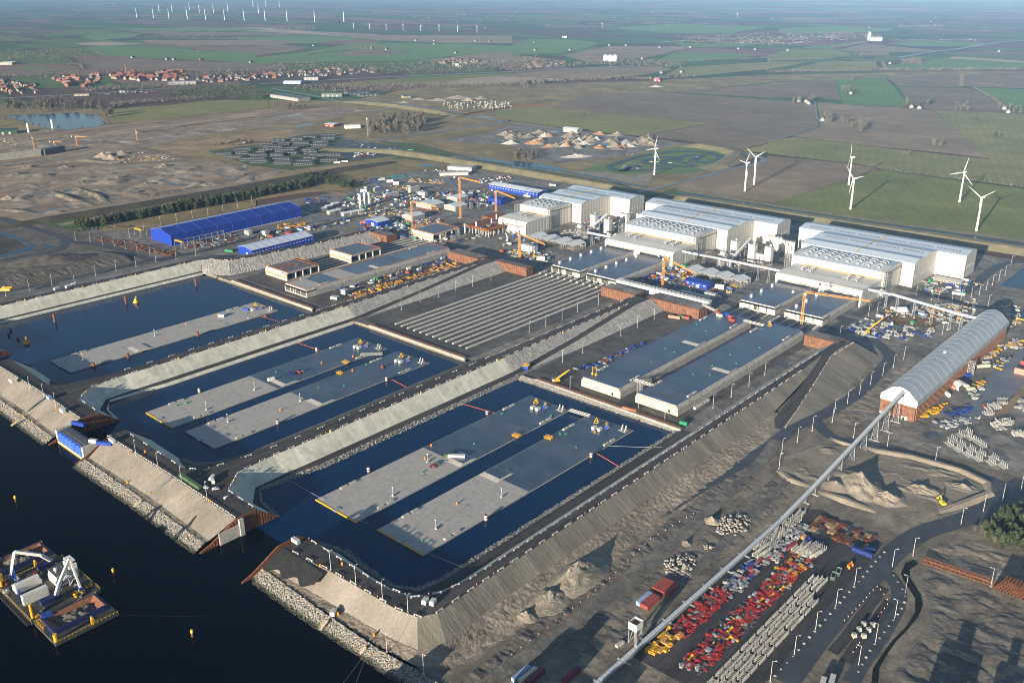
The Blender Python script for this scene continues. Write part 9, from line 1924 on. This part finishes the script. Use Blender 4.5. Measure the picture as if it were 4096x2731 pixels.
SCF=(('B1',1700,640,8),('B1',1790,660,10),('B1',1830,600,10),('B1',2050,590,11),('B1',2120,575,11),('B1',2180,540,12),('B1',2230,520,12),('B1',1330,640,7),('B1',1410,610,7),('B1',1480,500,8),('B1',1960,350,9),('B1',2020,340,9),('B1',1130,660,7),('B1',1050,740,8),('B1',490,930,8),('B1',560,920,8),('B2',640,640,12),('B2',720,680,10))
for i,(t,x,y,h) in enumerate(SCF):
 p=at(t,x,y);r=empty('scaffold_tower',tuple(p),0,['lattice scaffold tower beside the big tunnel segment','lattice scaffold tower at the rebar platform','lattice scaffold tower by the sheet pile block','lattice scaffold tower near a short tunnel segment','lattice support tower under the high belt'][0 if i<3 or i==9 else 1 if i<7 or i in (10,11) else 2 if i in (7,8) else 3 if i<16 else 4],'scaffold',['scaffold towers of the big segment','scaffold towers of the rebar platform','scaffold towers by the pile block','scaffold towers of the short segments','towers under the high belt'][0 if i<3 or i==9 else 1 if i<7 or i in (10,11) else 2 if i in (7,8) else 3 if i<16 else 4]);stair_tower(r,0,0,h,4);q=MB();q.bb(-1,5,-1,5,h,h+.3);q.build('deck',[M_TIMB,M_BLUESTEEL][i % 2],r)
rp=[o for o in COL.objects if o.name=='rebar_platform'][0]
copy_tree(rp,(-865,935,2),0,'smaller rusty rebar platform behind the large one',None,(.8,.6,.9));copy_tree(rp,(-790,868,2),0,'rebar platform with props beside the farthest hall',None,(.35,.8,.9)) if False else None
# ================================================================== pieces that sit on a part hang from that part
SUB={'ventilation_unit': 'roof','skylight': 'roof','roof_walkway': 'roof','snow_guard': 'roof','seam': 'roof','roof_vent': 'roof','opening': 'gable','green_sign': 'gable','window': 'wall|body|deckhouse','hook': 'jib','counterweight': 'counter_jib','deckhouse_roof': 'deckhouse','radar_dome': 'deckhouse','door': 'wall|body','louvre': 'housing','top_rail': 'barrel','jack_plate': 'beam','floodlight': 'mast','lamp_head': 'pole','corrugation': 'body','raised_pad': 'deck','concrete_plinth': 'deck','rebar': 'deck','rib': 'caisson','stair': 'wall','cable_tray': 'wall'}
KID={}
for o in COL.objects:
 if o.parent:KID.setdefault(o.parent.name,[]).append(o)
base=lambda n:n.split('.')[0]
for r_,ch in KID.items():
 byn={}
 for c in ch:byn.setdefault(base(c.name),c)
 for c in ch:
  for w in SUB.get(base(c.name),'').split('|'):
   if w in byn and byn[w] is not c and not KID.get(c.name):c.parent=byn[w];break
# ================================================================== air
def haze_box():
 m=bpy.data.materials.new('haze');m.use_nodes=True;nt=m.node_tree
 nt.nodes.remove(nt.nodes['Principled BSDF']);v=nt.nodes.new('ShaderNodeVolumePrincipled')
 v.inputs['Color'].default_value=HAZE_COLOR;v.inputs['Density'].default_value=HAZE_DENSITY;v.inputs['Anisotropy'].default_value=HAZE_ANISO
 nt.links.new(v.outputs[0],nt.nodes['Material Output'].inputs['Volume'])
 q=MB();h=61000;q.bb(-h,h,-h,h,-14,345);o=q.build('haze',m);stuff(o)
haze_box()
SC.cycles.volume_bounces=0
